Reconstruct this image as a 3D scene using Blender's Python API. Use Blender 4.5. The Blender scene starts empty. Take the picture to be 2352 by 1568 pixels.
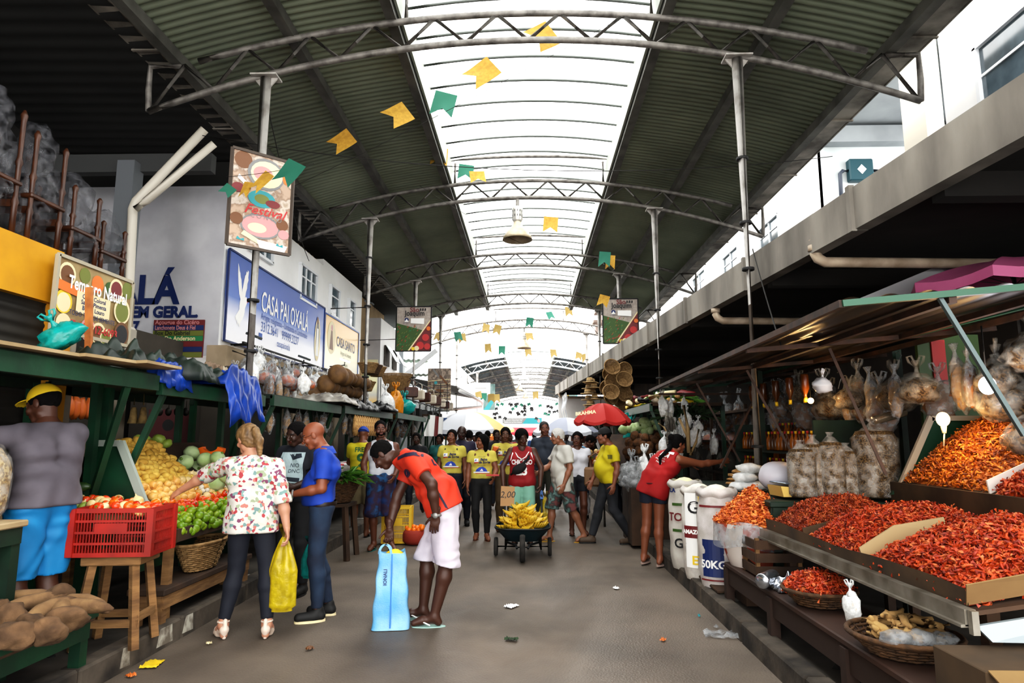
import bpy, bmesh, math, random
import numpy as np
from mathutils import Vector, Matrix, noise as mnoise
from mathutils.bvhtree import BVHTree
random.seed(7)
rng = np.random.default_rng(7)
PI = math.pi
col = bpy.context.scene.collection
V = Vector
# ---------------------------------------------------------------- camera model (eye at 1.58 m, lens looks slightly up)
CAMH = 1.58; FPX = 1500.0
YAW, PIT = math.radians(1.5492778), math.radians(8.3064952)
_f = V((-math.sin(YAW)*math.cos(PIT), math.cos(YAW)*math.cos(PIT), math.sin(PIT)))
_r = V((math.cos(YAW), math.sin(YAW), 0)); _u = _r.cross(_f)
EYE = V((0, 0, CAMH))
def ray(px, py): return _r*((px-1176)/FPX) - _u*((py-784)/FPX) + _f
def at(px, py, Y): d = ray(px, py); return EYE + d*(Y/d.y)
def atz(px, py, z): d = ray(px, py); return EYE + d*((z-CAMH)/d.z)
def atx(px, py, x): d = ray(px, py); return EYE + d*(x/d.x)
# ---------------------------------------------------------------- materials
_M = {}
def hexc(c):
    if isinstance(c, str):
        c = c.lstrip('#'); c = [int(c[i:i+2], 16)/255 for i in (0, 2, 4)]
        c = [x/12.92 if x <= .04045 else ((x+.055)/1.055)**2.4 for x in c]
    return (c[0], c[1], c[2], 1)
def M(name, c1, rough=.7, metal=0, c2=None, scale=6, detail=4, bump=0, bscale=None, thr=(.35, .65), emit=0, spec=.5, alpha=1, coord='Object', trans=0, stretch=None):
    if name in _M: return _M[name]
    m = bpy.data.materials.new(name); m.use_nodes = True; nt = m.node_tree; N = nt.nodes; L = nt.links
    b = N['Principled BSDF']; b.inputs['Base Color'].default_value = hexc(c1)
    b.inputs['Roughness'].default_value = rough; b.inputs['Metallic'].default_value = metal
    b.inputs['Specular IOR Level'].default_value = spec; b.inputs['Alpha'].default_value = alpha
    if trans: b.inputs['Transmission Weight'].default_value = trans
    tc = N.new('ShaderNodeTexCoord'); src = tc.outputs[coord]
    if stretch:
        mp = N.new('ShaderNodeMapping'); mp.inputs['Scale'].default_value = stretch; L.new(src, mp.inputs[0]); src = mp.outputs[0]
    if c2:
        n = N.new('ShaderNodeTexNoise'); n.inputs['Scale'].default_value = scale; n.inputs['Detail'].default_value = detail; L.new(src, n.inputs['Vector'])
        r = N.new('ShaderNodeValToRGB'); r.color_ramp.elements[0].position = thr[0]; r.color_ramp.elements[1].position = thr[1]
        r.color_ramp.elements[0].color = hexc(c1); r.color_ramp.elements[1].color = hexc(c2)
        L.new(n.outputs['Fac'], r.inputs[0]); L.new(r.outputs[0], b.inputs['Base Color'])
    if emit:
        b.inputs['Emission Color'].default_value = hexc(c1); b.inputs['Emission Strength'].default_value = emit
    if bump:
        n2 = N.new('ShaderNodeTexNoise'); n2.inputs['Scale'].default_value = bscale or scale*3; n2.inputs['Detail'].default_value = 3; L.new(src, n2.inputs['Vector'])
        bp = N.new('ShaderNodeBump'); bp.inputs['Strength'].default_value = bump; bp.inputs['Distance'].default_value = .02
        L.new(n2.outputs['Fac'], bp.inputs['Height']); L.new(bp.outputs[0], b.inputs['Normal'])
    m.diffuse_color = hexc(c1)
    _M[name] = m; return m
def film(name, c, a, rough=.25):      # thin see-through plastic: part clear, part glossy and milky
    if name in _M: return _M[name]
    m = bpy.data.materials.new(name); m.use_nodes = True; nt = m.node_tree; N = nt.nodes; L = nt.links
    b = N['Principled BSDF']; b.inputs['Base Color'].default_value = hexc(c); b.inputs['Roughness'].default_value = rough
    t = N.new('ShaderNodeBsdfTransparent'); t.inputs[0].default_value = (.9, .9, .9, 1)
    n = N.new('ShaderNodeTexNoise'); n.inputs['Scale'].default_value = 14; n.inputs['Detail'].default_value = 3
    tc = N.new('ShaderNodeTexCoord'); L.new(tc.outputs['Object'], n.inputs['Vector'])
    mr = N.new('ShaderNodeMapRange'); mr.inputs[1].default_value = .35; mr.inputs[2].default_value = .65; mr.inputs[3].default_value = max(0, a-.2); mr.inputs[4].default_value = min(1, a+.2)
    L.new(n.outputs['Fac'], mr.inputs[0])
    mx = N.new('ShaderNodeMixShader'); L.new(mr.outputs[0], mx.inputs[0]); L.new(t.outputs[0], mx.inputs[1]); L.new(b.outputs[0], mx.inputs[2])
    bp = N.new('ShaderNodeBump'); bp.inputs['Strength'].default_value = .6; bp.inputs['Distance'].default_value = .02; L.new(n.outputs['Fac'], bp.inputs['Height']); L.new(bp.outputs[0], b.inputs['Normal'])
    L.new(mx.outputs[0], N['Material Output'].inputs[0]); _M[name] = m; return m
def multi(name, cols, scale, rough=.8, thr=None, kind='vor'):        # patches of several colours
    if name in _M: return _M[name]
    m = bpy.data.materials.new(name); m.use_nodes = True; nt = m.node_tree; N = nt.nodes; L = nt.links
    b = N['Principled BSDF']; b.inputs['Roughness'].default_value = rough
    tc = N.new('ShaderNodeTexCoord')
    if kind == 'vor':
        v = N.new('ShaderNodeTexVoronoi'); v.inputs['Scale'].default_value = scale; L.new(tc.outputs['Object'], v.inputs['Vector'])
        s = N.new('ShaderNodeSeparateColor'); L.new(v.outputs['Color'], s.inputs[0]); fac = s.outputs[0]
    else:
        v = N.new('ShaderNodeTexNoise'); v.inputs['Scale'].default_value = scale; v.inputs['Detail'].default_value = 4; L.new(tc.outputs['Object'], v.inputs['Vector'])
        mr = N.new('ShaderNodeMapRange'); mr.inputs[1].default_value = .3; mr.inputs[2].default_value = .7; L.new(v.outputs['Fac'], mr.inputs[0]); fac = mr.outputs[0]
    r = N.new('ShaderNodeValToRGB'); cr = r.color_ramp; cr.interpolation = 'CONSTANT' if kind == 'vor' else 'LINEAR'
    while len(cr.elements) < len(cols): cr.elements.new(.5)
    for i, c in enumerate(cols):
        cr.elements[i].position = (thr[i] if thr else i/len(cols)); cr.elements[i].color = hexc(c)
    L.new(fac, r.inputs[0]); L.new(r.outputs[0], b.inputs['Base Color']); _M[name] = m; return m
# ---------------------------------------------------------------- mesh builder
def frame(d, up=V((0, 0, 1))):
    d = V(d).normalized(); s = d.cross(up)
    if s.length < 1e-4: s = d.cross(V((1, 0, 0)))
    s.normalize(); return s, s.cross(d).normalized() if False else d.cross(s).normalized()*-1
class MB:
    def __init__(s): s.v = []; s.f = []; s.m = []; s.mi = 0; s.sm = []; s.smooth = False; s.T = None
    def _add(s, vs, fs):
        o = len(s.v)
        s.v += [tuple(s.T @ V(p)) for p in vs] if s.T else [tuple(p) for p in vs]
        s.f += [tuple(i+o for i in f) for f in fs]; s.m += [s.mi]*len(fs); s.sm += [s.smooth]*len(fs); return s
    def box(s, c, d, rot=None, bev=0):
        c = V(c); x, y, z = [q/2 for q in d]
        if bev and min(d) > 2.2*bev:
            b = bev; vs = []; idx = {}
            pts = []
            for sx in (-1, 1):
                for sy in (-1, 1):
                    for sz in (-1, 1):
                        for k in range(3):
                            p = [sx*x, sy*y, sz*z]
                            for j in range(3):
                                if j != k: p[j] -= (sx, sy, sz)[j]*b
                            idx[(sx, sy, sz, k)] = len(pts); pts.append(V(p))
            fs = []
            for k in range(3):
                a, bb = [(1, 2), (2, 0), (0, 1)][k]
                for sg in (-1, 1):
                    q = []
                    for (u, w) in ((-1, -1), (1, -1), (1, 1), (-1, 1)):
                        t = [0, 0, 0]; t[k] = sg; t[a] = u; t[bb] = w; q.append(idx[(*t, k)])
                    fs.append(q if sg > 0 else q[::-1])
                for u in (-1, 1):
                    for w in (-1, 1):
                        t0 = [0, 0, 0]; t1 = [0, 0, 0]; t0[k] = -1; t1[k] = 1
                        for t in (t0, t1): t[a] = u; t[bb] = w
                        q = [idx[(*t0, a)], idx[(*t1, a)], idx[(*t1, bb)], idx[(*t0, bb)]]
                        fs.append(q if u*w < 0 else q[::-1])
            for sx in (-1, 1):
                for sy in (-1, 1):
                    for sz in (-1, 1):
                        q = [idx[(sx, sy, sz, k)] for k in range(3)]
                        fs.append(q if sx*sy*sz > 0 else q[::-1])
            vs = pts
        else:
            vs = [V((i, j, k)) for i in (-x, x) for j in (-y, y) for k in (-z, z)]
            fs = [(0, 1, 3, 2), (4, 6, 7, 5), (0, 4, 5, 1), (2, 3, 7, 6), (0, 2, 6, 4), (1, 5, 7, 3)]
        if rot is not None:
            R = rot if isinstance(rot, Matrix) else (Matrix.Rotation(rot, 3, 'Z') if not isinstance(rot, (tuple, list)) else (Matrix.Rotation(rot[2], 3, 'Z') @ Matrix.Rotation(rot[1], 3, 'Y') @ Matrix.Rotation(rot[0], 3, 'X')))
            vs = [R @ p for p in vs]
        return s._add([p+c for p in vs], fs)
    def bar(s, a, b, w, h=None, up=V((0, 0, 1))):     # square bar from a to b
        a, b = V(a), V(b); h = h or w; sd, u = frame(b-a, up)
        q = [sd*w/2+u*h/2, -sd*w/2+u*h/2, -sd*w/2-u*h/2, sd*w/2-u*h/2]
        return s._add([a+p for p in q]+[b+p for p in q], [(3, 2, 1, 0), (4, 5, 6, 7)]+[(i, (i+1) % 4, 4+(i+1) % 4, 4+i) for i in range(4)])
    def tube(s, pts, r, n=8, cap=True):
        pts = [V(p) for p in pts]; rs = r if isinstance(r, (list, tuple)) else [r]*len(pts); vs = []; fs = []; prev = None
        for i, p in enumerate(pts):
            d = (pts[min(i+1, len(pts)-1)]-pts[max(i-1, 0)])
            if d.length < 1e-9: d = V((0, 0, 1))
            d.normalize()
            if prev is None: sd, u = frame(d)
            else:
                sd = prev - d*prev.dot(d)
                if sd.length < 1e-5: sd, u = frame(d)
                sd.normalize(); u = d.cross(sd)
            prev = sd
            vs += [p+(sd*math.cos(2*PI*k/n)+u*math.sin(2*PI*k/n))*rs[i] for k in range(n)]
        for i in range(len(pts)-1):
            fs += [(i*n+k, i*n+(k+1) % n, (i+1)*n+(k+1) % n, (i+1)*n+k) for k in range(n)]
        if cap: fs += [tuple(range(n))[::-1], tuple(range((len(pts)-1)*n, len(pts)*n))]
        sm = s.smooth; s.smooth = True; s._add(vs, fs); s.smooth = sm; return s
    def lathe(s, prof, c=(0, 0, 0), n=20, R=None, cap=True, sc=(1, 1)):
        c = V(c); vs = []; fs = []; m = len(prof)
        for r, z in prof: vs += [V((r*sc[0]*math.cos(2*PI*k/n), r*sc[1]*math.sin(2*PI*k/n), z)) for k in range(n)]
        for i in range(m-1): fs += [(i*n+k, i*n+(k+1) % n, (i+1)*n+(k+1) % n, (i+1)*n+k) for k in range(n)]
        if cap: fs += [tuple(range(n))[::-1], tuple(range((m-1)*n, m*n))]
        if R is not None: vs = [R @ p for p in vs]
        sm = s.smooth; s.smooth = True; s._add([p+c for p in vs], fs); s.smooth = sm; return s
    def ball(s, c, r, n=12, m=8, amp=0, fr=3, seed=0, R=None, sq=1):
        c = V(c); r = r if isinstance(r, (tuple, list)) else (r, r, r); vs = [V((0, 0, -1))]; fs = []
        for i in range(1, m):
            t = PI*i/m; vs += [V((math.sin(t)*math.cos(2*PI*k/n), math.sin(t)*math.sin(2*PI*k/n), -math.cos(t))) for k in range(n)]
        vs.append(V((0, 0, 1))); o = V((seed*3.7, seed*1.3, seed*.7))
        if sq != 1: vs = [V([math.copysign(abs(q)**sq, q) for q in p]) for p in vs]
        if amp: vs = [p*(1+amp*mnoise.noise(p*fr+o)) for p in vs]
        vs = [V((p.x*r[0], p.y*r[1], p.z*r[2])) for p in vs]
        if R is not None: vs = [R @ p for p in vs]
        fs += [(0, 1+(k+1) % n, 1+k) for k in range(n)]
        for i in range(m-2):
            a = 1+i*n; fs += [(a+k, a+(k+1) % n, a+n+(k+1) % n, a+n+k) for k in range(n)]
        a = 1+(m-2)*n; fs += [(a+k, a+(k+1) % n, len(vs)-1) for k in range(n)]
        sm = s.smooth; s.smooth = True; s._add([p+c for p in vs], fs); s.smooth = sm; return s
    def grid(s, fn, nu, nv, close=False):
        vs = [V(fn(i/nu, j/nv)) for i in range(nu+1) for j in range(nv+1)]; w = nv+1
        sm = s.smooth; s.smooth = True
        s._add(vs, [(i*w+j, (i+1)*w+j, (i+1)*w+j+1, i*w+j+1) for i in range(nu) for j in range(nv)]); s.smooth = sm; return s
    def poly(s, pts, ex=None):      # flat polygon, optional extrusion vector
        pts = [V(p) for p in pts]; n = len(pts)
        if ex is None: return s._add(pts, [tuple(range(n))])
        ex = V(ex); return s._add(pts+[p+ex for p in pts], [tuple(range(n))[::-1], tuple(range(n, 2*n))]+[(i, (i+1) % n, n+(i+1) % n, n+i) for i in range(n)])
    def build(s, name, mats, parent=None, loc=None, label=None):
        me = bpy.data.meshes.new(name); me.from_pydata(s.v, [], s.f)
        mats = mats if isinstance(mats, (list, tuple)) else [mats]
        for m in mats: me.materials.append(m)
        if len(mats) > 1: me.polygons.foreach_set('material_index', s.m)
        me.polygons.foreach_set('use_smooth', s.sm); me.update()
        o = bpy.data.objects.new(name, me); col.objects.link(o)
        if parent: o.parent = parent
        if loc is not None: o.location = loc
        if label: o['label'] = label
        return o
def tag(o, label, cat, group=None, kind=None):
    o['label'] = label; o['category'] = cat
    if group: o['group'] = group
    if kind: o['kind'] = kind
    return o
def thing(name, label, cat, loc=(0, 0, 0), rz=0, group=None, kind=None):
    o = bpy.data.objects.new(name, None); col.objects.link(o); o.empty_display_size = .1
    o.location = loc; o.rotation_euler = (0, 0, rz); return tag(o, label, cat, group, kind)
def struct(mb, name, mats, label=None, loc=None):
    o = mb.build(name, mats, loc=loc); o['kind'] = 'structure'
    if label: o['label'] = label
    return o
def dup(o, loc, rot=None, label=None, scale=None, group=None, parent=None):
    c = o.copy(); col.objects.link(c); c.location = loc
    if rot is not None: c.rotation_euler = rot if isinstance(rot, (tuple, list)) else (0, 0, rot)
    if scale is not None: c.scale = scale if isinstance(scale, (tuple, list)) else (scale,)*3
    if label: c['label'] = label
    if group: c['group'] = group
    if parent: c.parent = parent
    for ch in list(o.children):
        k = ch.copy(); col.objects.link(k); k.parent = c
        for g in ch.children:
            q = g.copy(); col.objects.link(q); q.parent = k
    return c
# ---------------------------------------------------------------- implicit surfaces (for bodies, clothes, bags)
class SDF:
    def __init__(s, lo, hi, h):
        s.h = h; s.lo = np.array(lo, float); n = np.ceil((np.array(hi)-s.lo)/h).astype(int)+1; s.n = n
        s.ax = [(s.lo[i]+h*np.arange(n[i])).astype(np.float32) for i in range(3)]
        s.D = np.full(n, 1., np.float32)
    def sl(s, a, b):
        r = []
        for i in range(3):
            i0 = max(0, int((a[i]-s.lo[i])/s.h)-1); i1 = min(s.n[i], int((b[i]-s.lo[i])/s.h)+3)
            if i1 <= i0: return None
            r.append(slice(i0, i1))
        return tuple(r)
    def P(s, q): return s.ax[0][q[0]][:, None, None], s.ax[1][q[1]][None, :, None], s.ax[2][q[2]][None, None, :]
    def put(s, q, d, k, op):
        a = s.D[q]
        if op == 'u':
            h = np.maximum(k-np.abs(a-d), 0)/k; s.D[q] = np.minimum(a, d)-h*h*k*.25
        else:
            d = -d; h = np.maximum(k-np.abs(a-d), 0)/k; s.D[q] = np.maximum(a, d)+h*h*k*.25
    def cap(s, a, b, ra, rb=None, k=.02, op='u'):
        a = np.array(a, float); b = np.array(b, float); rb = ra if rb is None else rb; m = max(ra, rb)+k+s.h*2
        q = s.sl(np.minimum(a, b)-m, np.maximum(a, b)+m)
        if q is None: return
        X, Y, Z = s.P(q); d = b-a; l2 = max(d@d, 1e-9)
        t = np.clip(((X-a[0])*d[0]+(Y-a[1])*d[1]+(Z-a[2])*d[2])/l2, 0, 1)
        r = np.sqrt((X-a[0]-t*d[0])**2+(Y-a[1]-t*d[1])**2+(Z-a[2]-t*d[2])**2)-(ra+(rb-ra)*t)
        s.put(q, r.astype(np.float32), k, op)
    def ell(s, c, r, B=None, k=.02, op='u'):     # ellipsoid, B = 3 axis vectors
        c = np.array(c, float); r = np.array(r, float); m = max(r)+k+s.h*2; q = s.sl(c-m, c+m)
        if q is None: return
        X, Y, Z = s.P(q); X = X-c[0]; Y = Y-c[1]; Z = Z-c[2]
        B = np.eye(3) if B is None else B
        u = [(X*B[i][0]+Y*B[i][1]+Z*B[i][2]) for i in range(3)]
        k0 = np.sqrt(sum((u[i]/r[i])**2 for i in range(3)))+1e-6; k1 = np.sqrt(sum((u[i]/r[i]**2)**2 for i in range(3)))+1e-6
        s.put(q, (k0*(k0-1)/k1).astype(np.float32), k, op)
    def cut(s, p, n, k=.01):     # keep the side opposite to n
        p = np.array(p, float); n = np.array(n, float); n = n/np.linalg.norm(n); q = tuple(slice(0, i) for i in s.n); X, Y, Z = s.P(q)
        d = ((X-p[0])*n[0]+(Y-p[1])*n[1]+(Z-p[2])*n[2]).astype(np.float32); h = np.maximum(k-np.abs(s.D-d), 0)/k; s.D = np.maximum(s.D, d)+h*h*k*.25
    def wrinkle(s, amp, fr, seed=0, dirn=(0, 0, 1)):
        q = tuple(slice(0, i) for i in s.n); X, Y, Z = s.P(q); a = seed*1.7; 
        w = np.sin(fr*(X*1.1+Z*.7+a)+2.2*np.sin(fr*.6*(Y+Z*.8+a)))*np.sin(fr*.8*(Z*1.0-Y*.9-X*.4)+1.7*np.sin(fr*.5*(X*1.3-Z+a)))
        s.D += (amp*w).astype(np.float32)
    def mesh(s):
        D = s.D; S = D < 0; nx, ny, nz = D.shape; h = s.h
        c = np.zeros((nx-1, ny-1, nz-1), np.int8)
        for i in (0, 1):
            for j in (0, 1):
                for k in (0, 1): c += S[i:nx-1+i, j:ny-1+j, k:nz-1+k]
        act = (c > 0) & (c < 8); idx = np.argwhere(act)
        if len(idx) == 0: return np.zeros((0, 3)), []
        vid = np.full(act.shape, -1, np.int64); vid[act] = np.arange(len(idx))
        acc = np.zeros((len(idx), 3)); cnt = np.zeros(len(idx)); I, J, K = idx.T
        for ax in range(3):
            e = [0, 0, 0]; e[ax] = 1; o1, o2 = [a for a in range(3) if a != ax]
            for u in (0, 1):
                for w in (0, 1):
                    b = [0, 0, 0]; b[o1] = u; b[o2] = w
                    a0 = D[I+b[0], J+b[1], K+b[2]]; a1 = D[I+b[0]+e[0], J+b[1]+e[1], K+b[2]+e[2]]
                    m = (a0 < 0) != (a1 < 0); t = np.where(m, a0/(a0-a1+1e-12), 0)
                    for q in range(3): acc[:, q] += np.where(m, b[q]+(t if q == ax else 0), 0)
                    cnt += m
        v = (idx+acc/cnt[:, None])*h+s.lo
        F = []
        for ax in range(3):
            a, b = [(1, 2), (2, 0), (0, 1)][ax]
            s0 = [slice(None)]*3; s1 = [slice(None)]*3; s0[ax] = slice(0, -1); s1[ax] = slice(1, None)
            A = S[tuple(s0)]; Bq = S[tuple(s1)]; E = np.argwhere(A != Bq)
            E = E[(E[:, a] > 0) & (E[:, b] > 0) & (E[:, a] < D.shape[a]-1) & (E[:, b] < D.shape[b]-1)]
            def g(da, db):
                q = E.copy(); q[:, a] += da; q[:, b] += db; return vid[q[:, 0], q[:, 1], q[:, 2]]
            Q = np.stack([g(-1, -1), g(0, -1), g(0, 0), g(-1, 0)], 1); ins = A[E[:, 0], E[:, 1], E[:, 2]]
            Q[~ins] = Q[~ins][:, ::-1]; F.append(Q)
        return v, np.concatenate(F)
def vmesh(parts, name, mats, parent=None, matfn=None):    # parts: list of (verts, quads)
    vs = []; fs = []; o = 0
    for v, f in parts:
        if len(v) == 0: continue
        vs.append(v); fs.append(np.asarray(f)+o); o += len(v)
    v = np.concatenate(vs); f = np.concatenate(fs)
    me = bpy.data.meshes.new(name); me.vertices.add(len(v)); me.vertices.foreach_set('co', v.astype(np.float32).ravel())
    me.loops.add(len(f)*4); me.loops.foreach_set('vertex_index', f.astype(np.int32).ravel())
    me.polygons.add(len(f)); me.polygons.foreach_set('loop_start', np.arange(0, len(f)*4, 4, dtype=np.int32))
    me.polygons.foreach_set('use_smooth', np.ones(len(f), bool))
    mats = mats if isinstance(mats, (list, tuple)) else [mats]
    for m in mats: me.materials.append(m)
    if matfn is not None: me.polygons.foreach_set('material_index', matfn(v[f].mean(1)).astype(np.int32))
    me.update(calc_edges=True); me.validate()
    ob = bpy.data.objects.new(name, me); col.objects.link(ob)
    if parent: ob.parent = parent
    return ob
# ---------------------------------------------------------------- lettering
def text_mesh(txt, size=1, bold=0, sx=1, shear=0, align='CENTER', ext=0, res=3):
    cu = bpy.data.curves.new('t', 'FONT'); cu.body = txt; cu.size = size; cu.offset = bold; cu.shear = shear; cu.align_x = align; cu.align_y = 'CENTER'; cu.extrude = ext; cu.resolution_u = res; cu.fill_mode = 'FRONT' if not ext else 'BOTH'
    o = bpy.data.objects.new('t', cu); me = bpy.data.meshes.new_from_object(o); bpy.data.objects.remove(o)
    vs = [V((p.co.x*sx, p.co.y, p.co.z)) for p in me.vertices]; fs = [tuple(p.vertices) for p in me.polygons]
    bpy.data.meshes.remove(me); bpy.data.curves.remove(cu); return vs, fs
def lettering(mb, txt, c, right, up, size, **kw):      # flat letters on a surface whose outward normal is right x up
    right = V(right).normalized(); up = V(up).normalized(); nrm = right.cross(up); c = V(c)
    vs, fs = text_mesh(txt, size, **kw); mb._add([c+right*p.x+up*p.y+nrm*p.z for p in vs], fs)
# ---------------------------------------------------------------- people
SKIN = {}
def skin(c, lip=None):
    if c not in SKIN:
        l = lip or c
        SKIN[c] = [M('skin_'+c, c, .5, c2=None, bump=.05, bscale=60), M('lip_'+c, [x*.6+(.05 if i == 0 else 0) for i, x in enumerate(hexc(c)[:3])], .5), M('brow', '#120c0a', .9), M('eye_white', '#a39a92', .4), M('iris', '#120a08', .3)]
    return SKIN[c]
J0 = dict(head=(0, .02, 1.585), neck=(0, -.02, 1.43), chest=(0, 0, 1.27), waist=(0, 0, 1.08), pelvis=(0, 0, .95),
          shL=(-.172, -.01, 1.37), shR=(.172, -.01, 1.37), elL=(-.225, -.03, 1.11), elR=(.225, -.03, 1.11), wrL=(-.235, .04, .87), wrR=(.235, .04, .87),
          hipL=(-.085, 0, .93), hipR=(.085, 0, .93), knL=(-.1, .03, .5), knR=(.1, .03, .5), anL=(-.1, -.03, .085), anR=(.1, -.03, .085), toL=(-.125, .13, .03), toR=(.125, .13, .03))
def nrm(v): v = np.array(v, float); return v/(np.linalg.norm(v)+1e-9)
class Person:
    def __init__(s, label, loc, face, h=1.7, pose=None, sk='#5a3524', res=.011, fat=1.0, belly=0, look=None, tilt=0, hands=None, curl=.5, bust=0, group=None, stocky=1.0):
        s.root = thing('person', label, 'person', loc, face, group); s.sc = h/1.7; s.res = res; s.sk = sk; s.fat = fat; s.belly = belly; s.bust = bust
        J = dict(J0)
        if pose: J.update(pose)
        s.J = {k: np.array(v, float)*s.sc for k, v in J.items()}; s.curl = curl; s.hp = hands or {}; s.st = stocky
        J = s.J; s.lat = nrm(J['shR']-J['shL']); s.spine = nrm(J['neck']-J['waist']); s.front = nrm(np.cross(s.spine, s.lat))
        s.lath = nrm(J['hipR']-J['hipL']); sp2 = nrm(J['waist']-J['pelvis']); s.fronth = nrm(np.cross(sp2, s.lath))
        # head frame
        f = nrm(look) if look is not None else nrm(np.array([0, 1, 0])); up = nrm(J['head']-J['neck']) if tilt == 0 else nrm(np.array([0, -math.sin(tilt), math.cos(tilt)]))
        up = nrm(up-f*(up@f)); r = np.cross(f, up); s.HB = np.array([r, f, up]); s.hc = J['head']
        al = np.array(list(s.J.values())); s.lo = al.min(0)-.2; s.hi = al.max(0)+.2; s.lo[2] = min(s.lo[2], -.02)
        s.lo[2] = max(s.lo[2], -.06)
    def H(s, x, y, z): return s.hc+(s.HB[0]*x+s.HB[1]*y+s.HB[2]*z)*s.sc
    def torso(s, g, inf=0, low=True):
        J = s.J; c = s.sc; fa = s.fat; k = .05*c; L = s.lat; Fr = s.front; st = s.st
        for sd in (-1, 1):
            ch = J['chest']+L*sd*.085*c*st; ws = J['waist']+s.lath*sd*.062*c*fa; hp = J['hipL' if sd < 0 else 'hipR']*.8+J['pelvis']*.2+s.lath*sd*.008*c
            sh = J['shL' if sd < 0 else 'shR']; up = J['neck']*.35+sh*.65-s.spine*.045*c
            g.cap(up, ch, .055*c+inf, .098*c+inf, k); g.cap(ch, ws, .1*c+inf, .083*c*fa+inf, k); g.cap(ws, hp, .083*c*fa+inf, .098*c*(fa*.5+.5)+inf, k)
            if s.bust: g.ell(ch+Fr*.075*c-s.spine*.01, (.06*c*s.bust+inf,)*3, k=.03)
        for q in ('shL', 'shR'): g.cap(J[q]*.75+J['neck']*.25-s.spine*.025*c, J['neck']-s.spine*.036*c, .046*c+inf, .054*c+inf, k)
        if s.belly: g.ell(J['waist']+s.front*(.05+.05*s.belly)*c, (.14*c*(.8+.3*s.belly)+inf, .1*c*(.8+.5*s.belly)+inf, .15*c+inf), np.array([s.lat, s.front, s.spine]), k=.06)
    def arm(s, g, sd, inf=0, fr=1., fore=True, k=.025):
        J = s.J; c = s.sc; q = 'L' if sd < 0 else 'R'; a, b, w = J['sh'+q], J['el'+q], J['wr'+q]; fa = .6+.4*s.fat
        e = a+(b-a)*min(fr, 1)
        g.cap(a, e, .053*c*fa+inf, (.053+(.041-.053)*min(fr, 1))*c*fa+inf*1.15, k)
        if fr > 1 or fore:
            f2 = 1 if fore and fr == 1. else fr-1
            m = b+(w-b)*min(.35, f2); g.cap(b, m, .04*c*fa+inf, .041*c*fa+inf, k)
            if f2 > .35: g.cap(m, b+(w-b)*f2, .041*c*fa+inf, (.041+(.026-.041)*(f2-.35)/.65)*c*fa+inf, k)
    def leg(s, g, sd, inf=0, fr=2., flare=0, k=.03):
        J = s.J; c = s.sc; q = 'L' if sd < 0 else 'R'; a, b, w = J['hip'+q], J['kn'+q], J['an'+q]; fa = .5+.5*s.fat
        f1 = min(fr, 1); g.cap(a, a+(b-a)*f1, .085*c*fa+inf, (.085+(.055-.085)*f1)*c*fa+inf+flare, k)
        if fr > 1:
            f2 = fr-1; m = b+(w-b)*min(.3, f2); fr_ = s.fronth*-.012*c
            g.cap(b, m+fr_, .053*c*fa+inf+flare, .056*c*fa+inf+flare, k)
            if f2 > .3: g.cap(m+fr_, b+(w-b)*f2, .056*c*fa+inf+flare, (.056+(.034-.056)*(f2-.3)/.7)*c*fa+inf+flare, k)
    def body(s, hair=None, legs=True, feet=True, arms=True):
        J = s.J; c = s.sc; g = SDF(s.lo, s.hi, s.res); s.torso(g, -.004)
        for sd in (-1, 1):
            if arms: s.arm(g, sd)
            if legs: s.leg(g, sd)
            if legs and feet:
                q = 'L' if sd < 0 else 'R'; an, to = J['an'+q], J['to'+q]; d = nrm(to-an); heel = an*[1, 1, 0]+np.array([0, 0, to[2]+.005])-d*[1, 1, 0]*.035*c
                g.cap(an, heel, .034*c, .03*c, .02); g.cap(an-[0, 0, .02*c], to, .035*c, .022*c, .03)
                lt = np.cross(d, [0, 0, 1]); g.cap(an*.4+to*.6-lt*.012*c, to-lt*.018*c, .03*c, .02*c, .02); g.cap(an*.4+to*.6+lt*.012*c, to+lt*.018*c-d*.02, .028*c, .017*c, .02)
        g.cap(J['neck']-s.spine*.03*c, s.H(0, -.02, -.05), .055*c, .05*c, .03)
        g.cap(J['neck'], J['shL']*.6+J['neck']*.4, .05*c, .04*c, .04); g.cap(J['neck'], J['shR']*.6+J['neck']*.4, .05*c, .04*c, .04)
        cu = s.hc; parts = []
        parts.append(g.mesh())
        # head at finer resolution
        r = min(s.res*.5, .006); lo = s.hc-.17*c; hi = s.hc+.17*c; g = SDF(lo, hi, r); HB = s.HB
        g.ell(s.H(0, -.012, .028), np.array([.074, .094, .083])*c, HB, .03); g.ell(s.H(0, .02, -.035), np.array([.06, .068, .08])*c, HB, .03)
        g.cap(s.H(-.02, .058, -.092), s.H(.02, .058, -.092), .022*c, k=.03); g.cap(s.H(-.045, 0, -.07), s.H(.045, 0, -.07), .022*c, k=.03)
        g.cap(s.H(-.035, .072, .022), s.H(.035, .072, .022), .012*c, k=.015)
        for x in (-1, 1):
            g.ell(s.H(x*.032, .1, .004), np.array([.017, .016, .012])*c, HB, .012, 'd'); g.ell(s.H(x*.031, .078, .003), (.0125*c,)*3, HB, .003)
            g.ell(s.H(x*.042, .068, -.03), np.array([.02, .02, .02])*c, HB, .02); g.ell(s.H(x*.078, -.008, -.008), np.array([.009, .02, .031])*c, HB, .006)
            g.ell(s.H(x*.012, .1, -.034), (.0095*c,)*3, HB, .006)
        g.cap(s.H(0, .084, .008), s.H(0, .108, -.03), .008*c, .0125*c, .01)
        g.cap(s.H(-.018, .087, -.053), s.H(.018, .087, -.053), .0075*c, k=.006); g.cap(s.H(-.014, .087, -.064), s.H(.014, .087, -.064), .0085*c, k=.006)
        g.cap(s.H(-.03, .1, -.0585), s.H(.03, .1, -.0585), .003*c, k=.004, op='d')
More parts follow.
